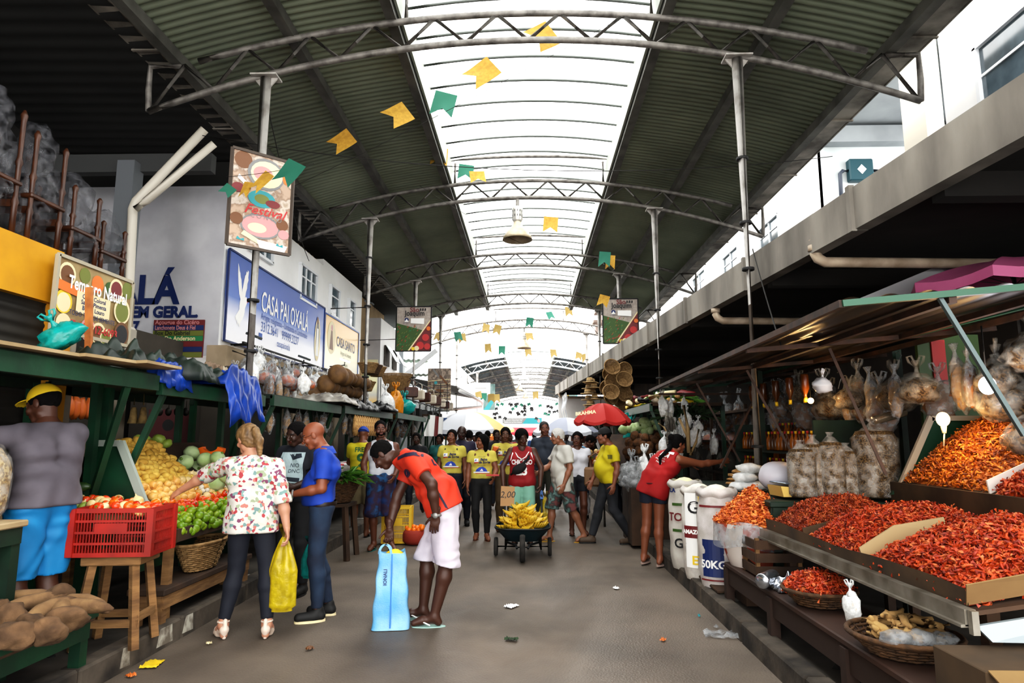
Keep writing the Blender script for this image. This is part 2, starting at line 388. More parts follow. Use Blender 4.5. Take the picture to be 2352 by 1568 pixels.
        g.cap(s.H(0, -.02, -.05), J['neck'], .051*c, .055*c, .02)
        parts.append(g.mesh())
        if arms:
            for sd in (-1, 1): parts.append(s.hand(sd))
        hc, HBm, sc = s.hc, s.HB, s.sc
        def mf(ct):
            p = (ct-hc)@HBm.T/sc; x, y, z = p.T; m = np.zeros(len(ct)); ax = np.abs(x)
            near = (np.abs(p) < .2).all(1) & (y > .05)
            m[near & (ax < .024) & (z < -.046) & (z > -.071) & (y > .082)] = 1
            m[near & (ax > .012) & (ax < .05) & (z > .02) & (z < .03)] = 2
            e = near & ((ax-.031)**2+(z-.002)**2*5 < .0115**2) & (y > .07); m[e] = 3; m[e & ((ax-.031)**2+(z-.002)**2 < .0064**2)] = 4
            return m
        s.bodyo = vmesh(parts, 'body', skin(s.sk), s.root, mf); return s
    def hand(s, sd):
        J = s.J; c = s.sc; q = 'L' if sd < 0 else 'R'; w = J['wr'+q]; d = nrm(w-J['el'+q]); hp = s.hp.get(q, {})
        if 'd' in hp: d = nrm(hp['d'])
        n = nrm(hp.get('n', (-sd, 0, 0)))   # palm normal
        n = nrm(n-d*(n@d)); t = np.cross(d, n)*(1 if 'flip' in hp else 1)
        th = t if (t@np.array(hp.get('th', (0, 1, 0)))) > 0 else -t     # thumb side
        curl = hp.get('curl', s.curl); r = max(min(s.res*.45, .0055), .0042)
        g = SDF(w-.19*c, w+.19*c, r)
        pc = w+d*.05*c; B = np.array([d, th, n]); g.ell(pc, np.array([.052, .04, .016])*c, B, .01); g.cap(w-d*.05*c, w+d*.015*c, .028*c, .024*c, .02)
        for i, (off, ln) in enumerate(((.03, .95), (.011, 1.05), (-.009, 1.), (-.027, .8))):
            p = w+(d*(.086-.004*abs(i-1))+th*off)*c; dd = nrm(d+th*off*1.5); a = curl*.5
            for k, (l, rr) in enumerate(((.036, .0088), (.026, .008), (.02, .007))):
                a2 = a+curl*(.75*k); v = dd*math.cos(a2)+n*math.sin(a2); p2 = p+v*l*ln*c
                g.cap(p, p2, rr*c, (rr-.0008)*c, .004); p = p2
        p = w+(d*.022+th*.026)*c; v = nrm(d*.75+th*.8+n*.25)
        for l, rr in ((.035, .012), (.03, .0095), (.022, .0085)):
            p2 = p+v*l*c; g.cap(p, p2, rr*c, (rr-.001)*c, .006); p = p2; v = nrm(v+n*curl*.5+d*.35)
        return g.mesh()
    def top(s, mat, name='shirt', sleeve=.62, hem=.0, inf=.016, wr=.005, open_neck=.0, fr=24, hemflare=.0, vest=False, seed=1, long_=0, label=None, mats=None, matfn=None, k=None):
        J = s.J; c = s.sc; g = SDF(s.lo, s.hi, s.res); s.torso(g, inf)
        if long_:      # loose skirt of the shirt below the waist
            for sd in (-1, 1):
                hp = J['hipL' if sd < 0 else 'hipR']; g.cap(J['waist']+s.lath*sd*.05*c, hp-nrm(J['waist']-J['pelvis'])*long_, .09*c*s.fat+inf, .1*c*s.fat+inf+hemflare, .06)
        if not vest:
            for sd in (-1, 1): s.arm(g, sd, inf*1.0, sleeve, fore=False)
        g.cap(J['neck']-s.spine*.05*c, J['neck']+s.spine*.004*c, .07*c, .062*c, .03)
        if vest:
            for sd in (-1, 1):
                sh = J['shL' if sd < 0 else 'shR']; g.ell(sh+s.lat*sd*.012*c+s.spine*.01, np.array([.042, .1, .085])*c, np.array([s.lat, s.front, s.spine]), .02, 'd')
        if open_neck: g.ell(J['neck']+s.front*.055*c+s.spine*.02*c, np.array([.062, .05, .03+open_neck])*c, np.array([s.lat, s.front, s.spine]), .01, 'd')
        if wr: g.wrinkle(wr, fr, seed)
        hd = nrm(J['waist']-J['pelvis']); g.cut(J['pelvis']-hd*(hem*c), -hd, .012)
        g.cut(J['neck']+s.spine*.022*c, s.spine*1.0-s.front*.0+0, .01)
        for sd in (-1, 1):
            if not vest and sleeve < 1.95:
                q = 'L' if sd < 0 else 'R'; a, b, w = J['sh'+q], J['el'+q], J['wr'+q]
                if sleeve <= 1: p = a+(b-a)*sleeve; d = nrm(b-a)
                else: p = b+(w-b)*(sleeve-1); d = nrm(w-b)
                r0 = .11*c; m = SDF.__new__(SDF)
                # local cut at the cuff
                qs = g.sl(p-r0, p+r0)
                if qs:
                    X, Y, Z = g.P(qs); dd = ((X-p[0])*d[0]+(Y-p[1])*d[1]+(Z-p[2])*d[2]); rad = np.sqrt((X-p[0])**2+(Y-p[1])**2+(Z-p[2])**2)
                    g.D[qs] = np.where(rad < .085*c, np.maximum(g.D[qs], dd), g.D[qs])
        v, f = g.mesh(); s.shirt = vmesh([(v, f)], name, mats or mat, s.root, matfn)
        if label: s.shirt['label'] = label
        s.shv = (v, f); return s.shirt
    def bottom(s, mat, name='trousers', fr=1.93, inf=.013, flare=0, wr=.003, waist=.09, seed=2, label=None, skirt=False, mats=None, matfn=None):
        J = s.J; c = s.sc; g = SDF(s.lo, s.hi, s.res); k = .05*c
        for sd in (-1, 1):
            hp = J['hipL' if sd < 0 else 'hipR']; ws = J['waist']+s.lath*sd*.06*c*s.fat
            g.cap(ws, hp*.8+J['pelvis']*.2, .084*c*s.fat+inf*.4, .098*c*(s.fat*.5+.5)+inf*.6, k); s.leg(g, sd, inf, fr, flare, .02)
            q = 'L' if sd < 0 else 'R'
        g.wrinkle(wr, 26, seed)
        for sd in (-1, 1):
            q = 'L' if sd < 0 else 'R'; a, b, w = J['hip'+q], J['kn'+q], J['an'+q]
            if fr <= 1: p = a+(b-a)*fr; d = nrm(b-a)
            else: p = b+(w-b)*(fr-1); d = nrm(w-b)
            r0 = .2*c; qs = g.sl(p-r0, p+r0)
            X, Y, Z = g.P(qs); dd = ((X-p[0])*d[0]+(Y-p[1])*d[1]+(Z-p[2])*d[2]); rad = np.sqrt((X-p[0])**2+(Y-p[1])**2+(Z-p[2])**2)
            g.D[qs] = np.where(rad < .13*c+flare, np.maximum(g.D[qs], dd), g.D[qs])
        hd = nrm(J['waist']-J['pelvis']); g.cut(J['pelvis']+hd*waist*c, hd, .01)
        o = vmesh([g.mesh()], name, mats or mat, s.root, matfn); s.pants = o
        if label: o['label'] = label
        return o
    def hair(s, kind, mat, label=None, vol=.012):
        c = s.sc; r = min(s.res*.6, .007); lo = s.hc-.3*c; hi = s.hc+.2*c; lo[2] -= .15; g = SDF(lo, hi, r); HB = s.HB
        ex = {'afro': .028, 'crop': .004, 'short': .012}.get(kind, vol)
        g.ell(s.H(0, -.014, .03), (np.array([.076, .096, .085])+ex)*c, HB, .01)
        if kind in ('pony', 'long', 'bun', 'short'): g.ell(s.H(0, -.04, -.01), (np.array([.07, .065, .085])+ex*.7)*c, HB, .02)
        if kind == 'pony':
            g.ell(s.H(0, -.12, .03), (.028*c,)*3, HB, .01); g.cap(s.H(0, -.13, .03), s.H(.0, -.15, -.07), .03*c, .034*c, .02); g.cap(s.H(0, -.15, -.07), s.H(.0, -.125, -.17), .034*c, .02*c, .02)
        if kind == 'long':
            for x in (-1, 1): g.cap(s.H(x*.06, -.02, 0), s.H(x*.075, -.04, -.17), .036*c, .03*c, .03)
            g.cap(s.H(0, -.07, 0), s.H(0, -.08, -.2), .06*c, .045*c, .03)
        if kind == 'bun': g.ell(s.H(0, -.11, .06), (.045*c,)*3, HB, .02)
        # face opening
        g.ell(s.H(0, .1, -.022), np.array([.078, .088, .1])*c, HB, .01, 'd')
        if kind in ('crop', 'short', 'afro'):
            g.ell(s.H(0, .03, -.1), np.array([.13, .12, .085])*c, HB, .01, 'd'); g.cut(s.H(0, -.1, -.055), -HB[2]*1.0+HB[1]*0.25, .01)
            for x in (-1, 1): g.ell(s.H(x*.09, .0, -.02), np.array([.03, .03, .04])*c, HB, .01, 'd')
        g.wrinkle(.0025 if kind != 'afro' else .004, 90 if kind != 'afro' else 120, 3)
        o = vmesh([g.mesh()], 'hair', mat, s.root)
        if label: o['label'] = label
        return o
    def cap(s, mat, back=False, label=None, brim=.1):
        c = s.sc; g = SDF(s.hc-.26*c, s.hc+.26*c, min(s.res*.6, .007)); HB = s.HB; sg = -1 if back else 1
        g.ell(s.H(0, -.014, .035), np.array([.086, .104, .098])*c, HB, .005); g.cut(s.H(0, 0, .035), -HB[2]-HB[1]*.12*sg, .006)
        v1 = g.mesh(); g = SDF(s.hc-.26*c, s.hc+.26*c, .005*c)
        g.ell(s.H(0, sg*(.09), .03), np.array([.075, .085*brim/.1, .03])*c, HB, .005); g.ell(s.H(0, sg*.09, .019), np.array([.085, .1, .03])*c, HB, .004, 'd'); g.cut(s.H(0, sg*.05, 0), -HB[1]*sg, .004)
        o = vmesh([v1], 'cap', mat, s.root)
        b = vmesh([g.mesh()], 'brim', mat, o)
        if label: o['label'] = label
        return o
    def beard(s, mat):
        c = s.sc; g = SDF(s.hc-.17*c, s.hc+.17*c, .006); HB = s.HB
        g.ell(s.H(0, .022, -.055), np.array([.064, .072, .07])*c, HB, .01); g.ell(s.H(0, .06, .005), np.array([.1, .07, .05])*c, HB, .01, 'd'); g.cap(s.H(-.014, .1, -.058), s.H(.014, .1, -.058), .012*c, k=.004, op='d'); g.cut(s.H(0, 0, -.0), -HB[1], .005)
        g.wrinkle(.0015, 120, 2); vmesh([g.mesh()], 'beard', mat, s.root)
    def glasses(s, mat):
        mb = MB()
        for x in (-1, 1):
            c = s.H(x*.033, .102, .0); r, u = V(s.HB[0]), V(s.HB[2]); mb.tube([V(c)+(r*math.cos(t)*.024+u*math.sin(t)*.017)*s.sc for t in np.linspace(0, 2*PI, 15)], .0018, 5)
            mb.tube([s.H(x*.057, .1, .004), s.H(x*.079, .0, .006)], .0018, 5)
        mb.tube([s.H(-.01, .106, .003), s.H(.01, .106, .003)], .0018, 5); mb.build('glasses', mat, s.root)
    def shoes(s, kind, mat, mat2=None, label=None):
        J = s.J; c = s.sc
        for q in 'LR':
            an, to = J['an'+q], J['to'+q]; d = nrm((to-an)*[1, 1, 0]); lt = np.cross(d, [0, 0, 1]); zb = to[2]-.03*c
            if kind == 'flop':
                mb = MB(); n = 16; pts = []
                for i in range(n):
                    t = 2*PI*i/n; l = .135*c*math.cos(t); w = (.045+.008*math.cos(t))*c*math.sin(t); p = an*[1, 1, 0]+d*(.045*c+l)+lt*w; pts.append((p[0], p[1], zb-.012))
                mb.poly(pts, (0, 0, .018)); o = mb.build('sandal', mat, s.root)
                mb = MB(); f = to*[1, 1, 0]+d*(-.0)*c+[0, 0, zb+.012]
                for w in (-1, 1): mb.tube([V(f-d*.03*c), V(to*[1, 1, 0]-d*.06*c+lt*w*.03*c+[0, 0, zb+.052]), V(an*[1, 1, 0]+d*.03*c+lt*w*.042*c+[0, 0, zb+.02])], .006, 6)
                mb.build('strap', mat2 or mat, o)
            elif kind == 'heel':
                g = SDF(an-.2, an+.28, .006); hz = an[2]-.05*c
                hl = an*[1, 1, 0]-d*.035*c
                g.cap(hl+[0, 0, hz+.01], hl-d*.004+[0, 0, .012], .024*c, .015*c, .01); g.cap(hl+[0, 0, hz+.004], an*[1, 1, 0]+d*.07*c+[0, 0, .03+hz*.2], .034*c, .036*c, .02); g.cap(an*[1, 1, 0]+d*.07*c+[0, 0, .022], an*[1, 1, 0]+d*.15*c+[0, 0, .018], .036*c, .03*c, .02); g.cut((0, 0, .004), (0, 0, -1), .004)
                g.cap(an*[1, 1, 0]+d*.09*c+[0, 0, .04], an*[1, 1, 0]+d*.11*c+[0, 0, .045], .04*c, .036*c, .01)
                for i in range(12):
                    a0, a1 = 2*PI*i/12, 2*PI*(i+1)/12; f = lambda a: an+lt*.04*c*math.cos(a)+d*.042*c*math.sin(a)+[0, 0, .012]
                    g.cap(f(a0), f(a1), .008*c, k=.004)
                g.cap(hl+[0, 0, hz+.01]+d*-.02, hl+[0, 0, hz+.075]+d*-.012, .016*c, k=.01)
                vmesh([g.mesh()], 'shoe', mat, s.root)
            else:
                g = SDF(an-.22, an+.24, .007); base = an*[1, 1, 0]+[0, 0, zb]
                g.cap(base+[0, 0, .05]-d*.025, base+[0, 0, .045]+d*.15*c, .045*c, .038*c, .02); g.cap(base+[0, 0, .1]-d*.01, base+[0, 0, .05]+d*.03, .042*c, .045*c, .02); g.cut(base+[0, 0, .012], (0, 0, -1), .005)
                o = vmesh([g.mesh()], 'shoe', mat, s.root)
                mb = MB(); n = 16; pts = [base+d*(.058*c+.128*c*math.cos(t))+lt*.045*c*math.sin(t)-[0, 0, .004] for t in np.linspace(0, 2*PI, n, endpoint=False)]
                mb.poly(pts, (0, 0, .024)); mb.build('sole', mat2 or mat, o)
    # printing on the clothes: letters or shapes laid on the shirt surface
    def prints(s, items, name='print', side=1, obj=None, parent=None, label=None, mats=None, off=.005):
        obj = obj or s.shirt; me = obj.data; bv = BVHTree.FromPolygons([p.co for p in me.vertices], [tuple(p.vertices) for p in me.polygons])
        F = V(s.front)*side; R = V(s.lat)*side; U = V(s.spine); o0 = V(s.J['chest']); mb = MB(); Rr = F.cross(U)*-1
        R = U.cross(F)*1.0
        R = F.cross(U)          # viewer's right when looking at the wearer
        R = -R if False else U.cross(F)
        for it in items:
            mb.mi = it.get('m', 0)
            if 't' in it: vs, fs = text_mesh(it['t'], it['s'], bold=it.get('b', 0), sx=it.get('sx', 1), shear=it.get('sh', 0))
            else: vs = [V((x, y, 0)) for x, y in it['p']]; fs = [tuple(range(len(vs)))]
            bm = bmesh.new(); [bm.verts.new(p) for p in vs]; bm.verts.ensure_lookup_table()
            for f in fs:
                try: bm.faces.new([bm.verts[i] for i in f])
                except ValueError: pass
            bmesh.ops.triangulate(bm, faces=bm.faces[:])
            for _ in range(3):
                ee = [e for e in bm.edges if e.calc_length() > .028]
                if not ee: break
                bmesh.ops.subdivide_edges(bm, edges=ee, cuts=1); bmesh.ops.triangulate(bm, faces=bm.faces[:])
            bm.verts.index_update(); vs = [p.co.copy() for p in bm.verts]; fs = [tuple(q.index for q in f.verts) for f in bm.faces]; bm.free()
            cx, cy = it.get('c', (0, 0)); rot = it.get('r', 0); out = []
            for p in vs:
                x = p.x*math.cos(rot)-p.y*math.sin(rot)+cx; y = p.x*math.sin(rot)+p.y*math.cos(rot)+cy
                w = o0+R*x*s.sc+U*y*s.sc; h = bv.ray_cast(w+F*.5, -F, .7); out.append((h[0]+F*(off+it.get('z', 0))) if h[0] else w+F*.12)
            mb._add(out, fs)
        return mb.build(name, mats, parent or obj, label=label)
# ---------------------------------------------------------------- camera, sky, light
sc = bpy.context.scene
cd = bpy.data.cameras.new('camera'); cam = bpy.data.objects.new('camera', cd); col.objects.link(cam); sc.camera = cam
cd.sensor_width = 36; cd.lens = FPX/2352*36; cd.clip_end = 400; cd.clip_start = .05
cam.matrix_world = Matrix.Translation(EYE) @ Matrix((_r, _u, -_f)).transposed().to_4x4()
wd = bpy.data.worlds.new('overcast_sky'); sc.world = wd; wd.use_nodes = True; nt = wd.node_tree
bg = nt.nodes['Background']; bg.inputs[0].default_value = (1, .985, .96, 1); bg.inputs[1].default_value = 6.5
sc.view_settings.view_transform = 'Standard'; sc.view_settings.look = 'None'; sc.view_settings.exposure = 0
vs_ = sc.view_settings; vs_.use_curve_mapping = True; cm_ = vs_.curve_mapping; cu_ = cm_.curves[3]
for x, y in ((.02, .0125), (.08, .063), (.2, .185), (.45, .48)): cu_.points.new(x, y)
cm_.update()
sc.cycles.use_denoising = True; sc.cycles.max_bounces = 7; sc.cycles.diffuse_bounces = 4; sc.cycles.transparent_max_bounces = 10; sc.cycles.glossy_bounces = 2; sc.cycles.transmission_bounces = 2; sc.cycles.caustics_reflective = False; sc.cycles.caustics_refractive = False
sc.cycles.sample_clamp_indirect = 6
def portal(c, sx, sy, rot=(0, 0, 0)):
    l = bpy.data.lights.new('sky_portal', 'AREA'); l.shape = 'RECTANGLE'; l.size = sx; l.size_y = sy; l.cycles.is_portal = True
    o = bpy.data.objects.new('sky_portal', l); col.objects.link(o); o.location = c; o.rotation_euler = rot
portal((0, 11, 7.1), 3.1, 28); portal((0, 33, 7.1), 11, 17)
portal((4.85, 13, 6.9), 28, 2.4, (PI/2, 0, PI/2)); portal((-4.85, 15, 6.9), 20, 2, (PI/2, 0, -PI/2))
def lamp(n, loc, e, c, r=.03):
    l = bpy.data.lights.new(n, 'POINT'); l.energy = e; l.color = c; l.shadow_soft_size = r; o = bpy.data.objects.new(n, l); col.objects.link(o); o.location = loc; return o
# ---------------------------------------------------------------- ground
asph = M('asphalt', '#6a5f54', .75, c2='#4e453c', scale=1.1, detail=8, bump=.25, bscale=60)
nt = asph.node_tree; N = nt.nodes; L = nt.links      # fine grit and damp shine
b = N['Principled BSDF']; n = N.new('ShaderNodeTexNoise'); n.inputs['Scale'].default_value = 1.6; n.inputs['Detail'].default_value = 6
mr = N.new('ShaderNodeMapRange'); mr.inputs[1].default_value = .35; mr.inputs[2].default_value = .65; mr.inputs[3].default_value = .45; mr.inputs[4].default_value = .85
L.new(n.outputs[0], mr.inputs[0]); L.new(mr.outputs[0], b.inputs['Roughness'])
mb = MB(); mb.grid(lambda u, v: (-2.8+4.5*v, -4+124*u, .004*mnoise.noise(V((v*5, u*60, 0)))), 160, 12); struct(mb, 'floor_road', asph)
kerbm = M('kerb_stone', '#554c42', .9, c2='#211c17', scale=3.5, detail=8, bump=.5, bscale=12)
pave = M('pavement', '#4b453e', .9, c2='#25211c', scale=2, detail=7, bump=.3)
for s, x0, x1, nm in ((-1, -2.78, -2.6, 'left'), (1, 1.64, 1.5, 'right')):
    mb = MB()
    for i in range(34): y = -3+i*1.2; mb.box((x0+s*.07, y+.6, .06), (.15, 1.185, .2+.008*(i % 3)), bev=.015)
    struct(mb, 'trim_kerb_'+nm, kerbm)
    mb = MB(); mb.box((x0+s*(.14+4), 50, .0), (8, 110, .27)); struct(mb, 'floor_pavement_'+nm, pave)
# limewash traces on the left kerb
mb = MB(); wl = M('limewash', '#b0aca0', .95, c2='#6b6256', scale=9, thr=(.42, .6))
for y, l in ((5.05, .22), (5.42, .16), (4.6, .12), (6.1, .2), (6.9, .25), (8.3, .3)):
    mb.poly([(-2.7745+.001, y+random.uniform(-.02, .02), .03), (-2.7735, y+l, .02), (-2.7735, y+l*.9, .15), (-2.7735, y+.03, .155)])
o = struct(mb, 'trim_kerb_paint', wl)
# ---------------------------------------------------------------- the arched roof
steel = M('steel_grey', '#77736e', .55, .2, c2='#3a3632', scale=9, detail=5, thr=(.4, .75)); steelw = M('steel_white', '#e9ecef', .5)
gal = M('galvanised', '#8f8f8c', .45, .5, c2='#6c6a66', scale=14)
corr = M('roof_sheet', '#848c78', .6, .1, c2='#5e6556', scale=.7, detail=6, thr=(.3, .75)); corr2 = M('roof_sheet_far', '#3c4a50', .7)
def zt(x): return 6.44-.0366*x*x
def zb(x): return 6.105-.0425*x*x
def truss(Y, mat, label, half=4.38, dz=0, r=.038, lantern=True):
    t = thing('roof_truss', label, 'roof truss', (0, Y, 0), group=None, kind='structure')
    T = lambda x: V((x, 0, zt(x)+dz)); B = lambda x: V((x, 0, zb(x)+dz))
    xs = [half*(i/16-1)+0 for i in range(0, 33)]
    mb = MB(); mb.tube([T(x) for x in xs if abs(x) <= half-.35], r, 8); mb.build('top_chord', mat, t)
    for s in (-1, 1):
        e = T(s*(half-.35)); mb = MB(); mb.tube([e, e+V((s*.37, 0, .0)), V((s*(half+.02), 0, zt(half)+dz-.2)), B(s*half)], r*.9, 8); mb.build('end_hook', mat, t)
    mb = MB(); mb.tube([B(x) for x in xs], r, 8); mb.build('bottom_chord', mat, t)
    mb = MB(); n = 12; w = half/ (n/2+.0)
    nodes = [(-half+.02+i*(2*half-.04)/(2*n)) for i in range(2*n+1)]
    for i in range(2*n):
        a, b = nodes[i], nodes[i+1]; p = (B if i % 2 == 0 else T); q = (T if i % 2 == 0 else B); a2 = max(min(a, half-.36), -half+.36) if p is T else a; b2 = max(min(b, half-.36), -half+.36) if q is T else b
        mb.tube([p(a2), q(b2)], r*.62, 6)
    mb.build('lattice', mat, t)
    if lantern:
        mb = MB()
        for s in (-1, 1): mb.tube([T(s*1.42), (s*1.42, 0, 6.8+dz)], r*.7, 6)
        mb.tube([(x, 0, 6.93-.06*(x/1.5)**2+dz) for x in [-1.5+.25*i for i in range(13)]], r*.8, 8); mb.build('lantern_hoop', mat, t)
    return t
TY = [6.95+5*i for i in range(5)]
ordn = ['nearest', 'second', 'third', 'fourth', 'fifth']
for i, y in enumerate(TY): truss(y, steel, f'{ordn[i]} grey arched lattice truss, counted from the near end of the skylight' if i < 4 else 'grey arched lattice truss standing in the open gap between the two roofs')
YE = 24.6
def roofpanels(y0, y1, mat, nm, step=.11, dz=0, gut=True):
    for s, side in ((-1, 'left'), (1, 'right')):
        mb = MB(); n = int((y1-y0)/step*4)
        def fn(u, v):
            y = y0+(y1-y0)*u; x = 1.52+(4.34-1.52)*v; return (s*x, y, zt(x)+.17+dz+.013*math.cos(2*PI*(y-y0)/step))
        mb.grid(fn, n, 8); struct(mb, f'ceiling_sheet_{side}{nm}', mat)
        mb = MB(); 
        for x in (1.56, 2.75, 4.05):
            mb.bar((s*x, y0, zt(x)+.085+dz), (s*x, y1, zt(x)+.085+dz), .055, .13)
            mb.bar((s*(x+.04), y0, zt(x)+.03+dz), (s*(x+.04), y1, zt(x)+.03+dz), .11, .012)
        struct(mb, f'trim_purlins_{side}{nm}', M('purlin', '#5b5a54', .7, c2='#3d3c37', scale=3))
        mb = MB(); mb.bar((s*1.5, y0, 6.62+dz), (s*1.5, y1, 6.62+dz), .03, .36); struct(mb, f'trim_skylight_kerb_{side}{nm}', M('flashing', '#8d9389', .6))
        if gut:
            mb = MB(); mb.box((s*4.28, (y0+y1)/2, 5.92+dz), (.32, y1-y0, .03)); mb.box((s*4.44, (y0+y1)/2, 6.0+dz), (.02, y1-y0, .2)); mb.box((s*4.12, (y0+y1)/2, 5.95+dz), (.02, y1-y0, .1))
            k = y0+1.2
            while k < y1: mb.box((s*4.28, k, 5.895+dz), (.38, .035, .02)); k += 1.9
            struct(mb, f'trim_gutter_{side}{nm}', M('gutter_sheet', '#8a847b', .7, c2='#3f3931', scale=2.5, detail=8))
roofpanels(-4, YE, corr, '')
# translucent vault
def skymat():
    m = bpy.data.materials.new('milky_polycarbonate'); m.use_nodes = True; nt = m.node_tree; N = nt.nodes; L = nt.links
    t = N.new('ShaderNodeBsdfTransparent'); t.inputs[0].default_value = (.93, .95, .95, 1); d = N.new('ShaderNodeBsdfTranslucent'); d.inputs[0].default_value = (.95, .96, .95, 1)
    x = N.new('ShaderNodeMixShader'); x.inputs[0].default_value = .25; L.new(t.outputs[0], x.inputs[1]); L.new(d.outputs[0], x.inputs[2]); L.new(x.outputs[0], N['Material Output'].inputs[0]); return m
poly = skymat(); darkm = M('arc_steel', '#4f5450', .6)
def vault(y0, y1, nm, st=.625, dz=0):
    mb = MB(); mb.grid(lambda u, v: ((v-.5)*3.0, y0+(y1-y0)*u, 6.97-.12*((v-.5)*2)**2+dz), 4, 12); struct(mb, 'ceiling_skylight'+nm, poly)
    mb = MB(); k = y0+.1
    while k < y1: mb.tube([(x, k, 6.93-.12*(x/1.5)**2+dz) for x in [-1.5+.3*i for i in range(11)]], .02, 5); k += st
    struct(mb, 'trim_skylight_hoops'+nm, darkm)
vault(-4, YE, '')
# far hall
for i, y in enumerate([41, 46, 51, 56, 61, 66, 71, 76]):
    truss(y, steelw if i == 0 else steel, 'white painted arched truss at the mouth of the far hall' if i == 0 else f'{["", "first", "second", "third", "fourth", "fifth", "sixth", "seventh"][i]} grey truss behind the white one in the far hall', lantern=i == 0, r=.05 if i == 0 else .042)
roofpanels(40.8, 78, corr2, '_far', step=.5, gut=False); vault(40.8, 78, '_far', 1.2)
# posts
pm = M('post_paint', '#a8a49f', .6, c2='#7d7872', scale=7, thr=(.45, .7)); band = M('black_band', '#151515', .7)
def post(x, Y, label, top=None, r=.062):
    t = thing('metal_post', label, 'post', (x, Y, .13)); top = (top or zb(x)) - .13
    mb = MB(); mb.tube([(0, 0, 0), (0, 0, top-.02)], r, 14); mb.build('pole', pm, t)
    mb = MB(); mb.box((0, 0, top-.03), (.3, .2, .02)); mb.build('flange', pm, t); mb = MB(); mb.box((0, 0, .01), (.26, .26, .02)); mb.build('base_plate', pm, t); mb = MB()
    for s in (-1, 1): mb.poly([(s*r, -.01, top-.04), (s*.14, -.01, top-.04), (s*r, -.01, top-.14)], (0, .02, 0))
    mb.build('cap_plate', pm, t)
    for z in (1.5, 2.35, 3.1, 3.9, 4.6): mb = MB(); mb.lathe([(r+.002, 0), (r+.004, .008), (r+.004, .022), (r+.002, .03)], (0, 0, z+random.uniform(-.2, .2)), 12); mb.build('strap_band', band, t)
    return t
for i, y in enumerate(TY):
    post(-3.03, y, f'round grey roof post on the left pavement under the {ordn[i]} truss'); post(2.37, y, f'round grey roof post among the right stalls under the {ordn[i]} truss')
post(-3.3, 41, 'round roof post left of the far hall mouth', r=.08); post(3.3, 41, 'round roof post right of the far hall mouth', r=.08)
# high-bay lamps
alu = M('lamp_alu', '#cfcdc6', .35, .6); lamph = M('lamp_hood', '#b5a890', .45, .3, c2='#95866c', scale=5); lampin = M('lamp_inner', '#7d8078', .3, .5); lwh = M('lamp_white', '#f2f4f4', .4)
def highbay(x, Y, zt_, label, white=False, s=1):
    t = thing('hanging_lamp', label, 'lamp', (x, Y, zt_))
    t.scale = (s,)*3
    mb = MB(); mb.box((0, 0, -.09), (.07, .04, .2), bev=.008); mb.tube([(-.05, 0, 0), (.05, 0, 0)], .012); mb.build('bracket', steel if not white else lwh, t)
    mb = MB(); mb.lathe([(.03, 0), (.1, -.01), (.105, -.05), (.105, -.27), (.09, -.3), (.07, -.33)], (0, 0, -.19), 20); hs = mb.build('ballast_housing', alu if not white else lwh, t)
    mb = MB()
    for k in range(12):
        a = 2*PI*k/12
        for z in (-.1, -.2): mb.box((math.cos(a)*.104, math.sin(a)*.104, -.19+z), (.006, .014, .045), a)
    mb.build('vent_slot', band, hs)
    mb = MB(); mb.lathe([(.075, -.5), (.08, -.55), (.13, -.62), (.22, -.72), (.285, -.83), (.3, -.88), (.292, -.88), (.21, -.72), (.12, -.63), (.07, -.56)], (0, 0, 0), 28, cap=False); h = mb.build('hood', lamph if not white else lwh, t)
    mb = MB(); mb.ball((0, 0, -.66), (.06, .06, .09), 14, 8); mb.build('bulb', M('frost', '#d8dcd8', .3), t); return t
highbay(-.22, 11.95, 6.1, 'beige bell-shaped hanging lamp under the second truss', s=.95)
highbay(-.22, 26.95, 6.1, 'grey bell-shaped hanging lamp in the open gap under the fifth truss', s=1.0)
highbay(-.35, 41, 6.1, 'white bell-shaped hanging lamp on the white truss of the far hall', True, 1.1)
highbay(-.8, 51, 6.1, 'small bell-shaped lamp hanging deep in the far hall', s=1.1)
highbay(-.4, 61, 6.1, 'smallest bell-shaped lamp hanging deepest in the far hall', s=1.1)
# ---------------------------------------------------------------- right concrete canopy and upper building
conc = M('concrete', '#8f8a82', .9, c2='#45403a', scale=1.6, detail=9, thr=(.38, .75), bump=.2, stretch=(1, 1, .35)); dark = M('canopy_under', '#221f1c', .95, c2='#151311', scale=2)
def cx(y): return 3.45-.077*y
y0, y1 = 1, 29.8
mb = MB(); k = y0
while k < y1-.1:
    e = min(k+2.45, y1); mb.poly([(cx(k), k+.01, 3.47), (cx(e), e-.01, 3.47), (cx(e), e-.01, 3.87), (cx(k), k+.01, 3.87)], (.14, 0, 0)); mb.box((cx(k)-.01, k, 3.67), (.05, .07, .44)); k += 2.45
struct(mb, 'trim_canopy_fascia', conc, 'weathered concrete edge of the long right-hand canopy')
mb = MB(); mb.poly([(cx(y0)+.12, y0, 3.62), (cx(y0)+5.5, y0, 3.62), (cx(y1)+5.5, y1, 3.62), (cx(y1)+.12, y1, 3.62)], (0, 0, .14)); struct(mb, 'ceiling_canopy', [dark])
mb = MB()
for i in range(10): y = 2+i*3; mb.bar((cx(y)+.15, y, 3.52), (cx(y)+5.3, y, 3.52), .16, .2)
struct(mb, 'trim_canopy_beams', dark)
white = M('plaster_white', '#fbfbfa', .85, c2='#efefed', scale=1.2, detail=6); greyw = M('plaster_grey', '#cdcdd1', .9, c2='#b6b6bc', scale=1.5); cream = M('plaster_cream', '#b39a76', .9, c2='#8f7a5c', scale=1.2)
glassm = M('window_glass', '#64757f', .12, .0, spec=.8, c2='#3d4a52', scale=2); framew = M('window_frame', '#e8ebee', .5); redark = M('reveal_dark', '#57504a', .9)
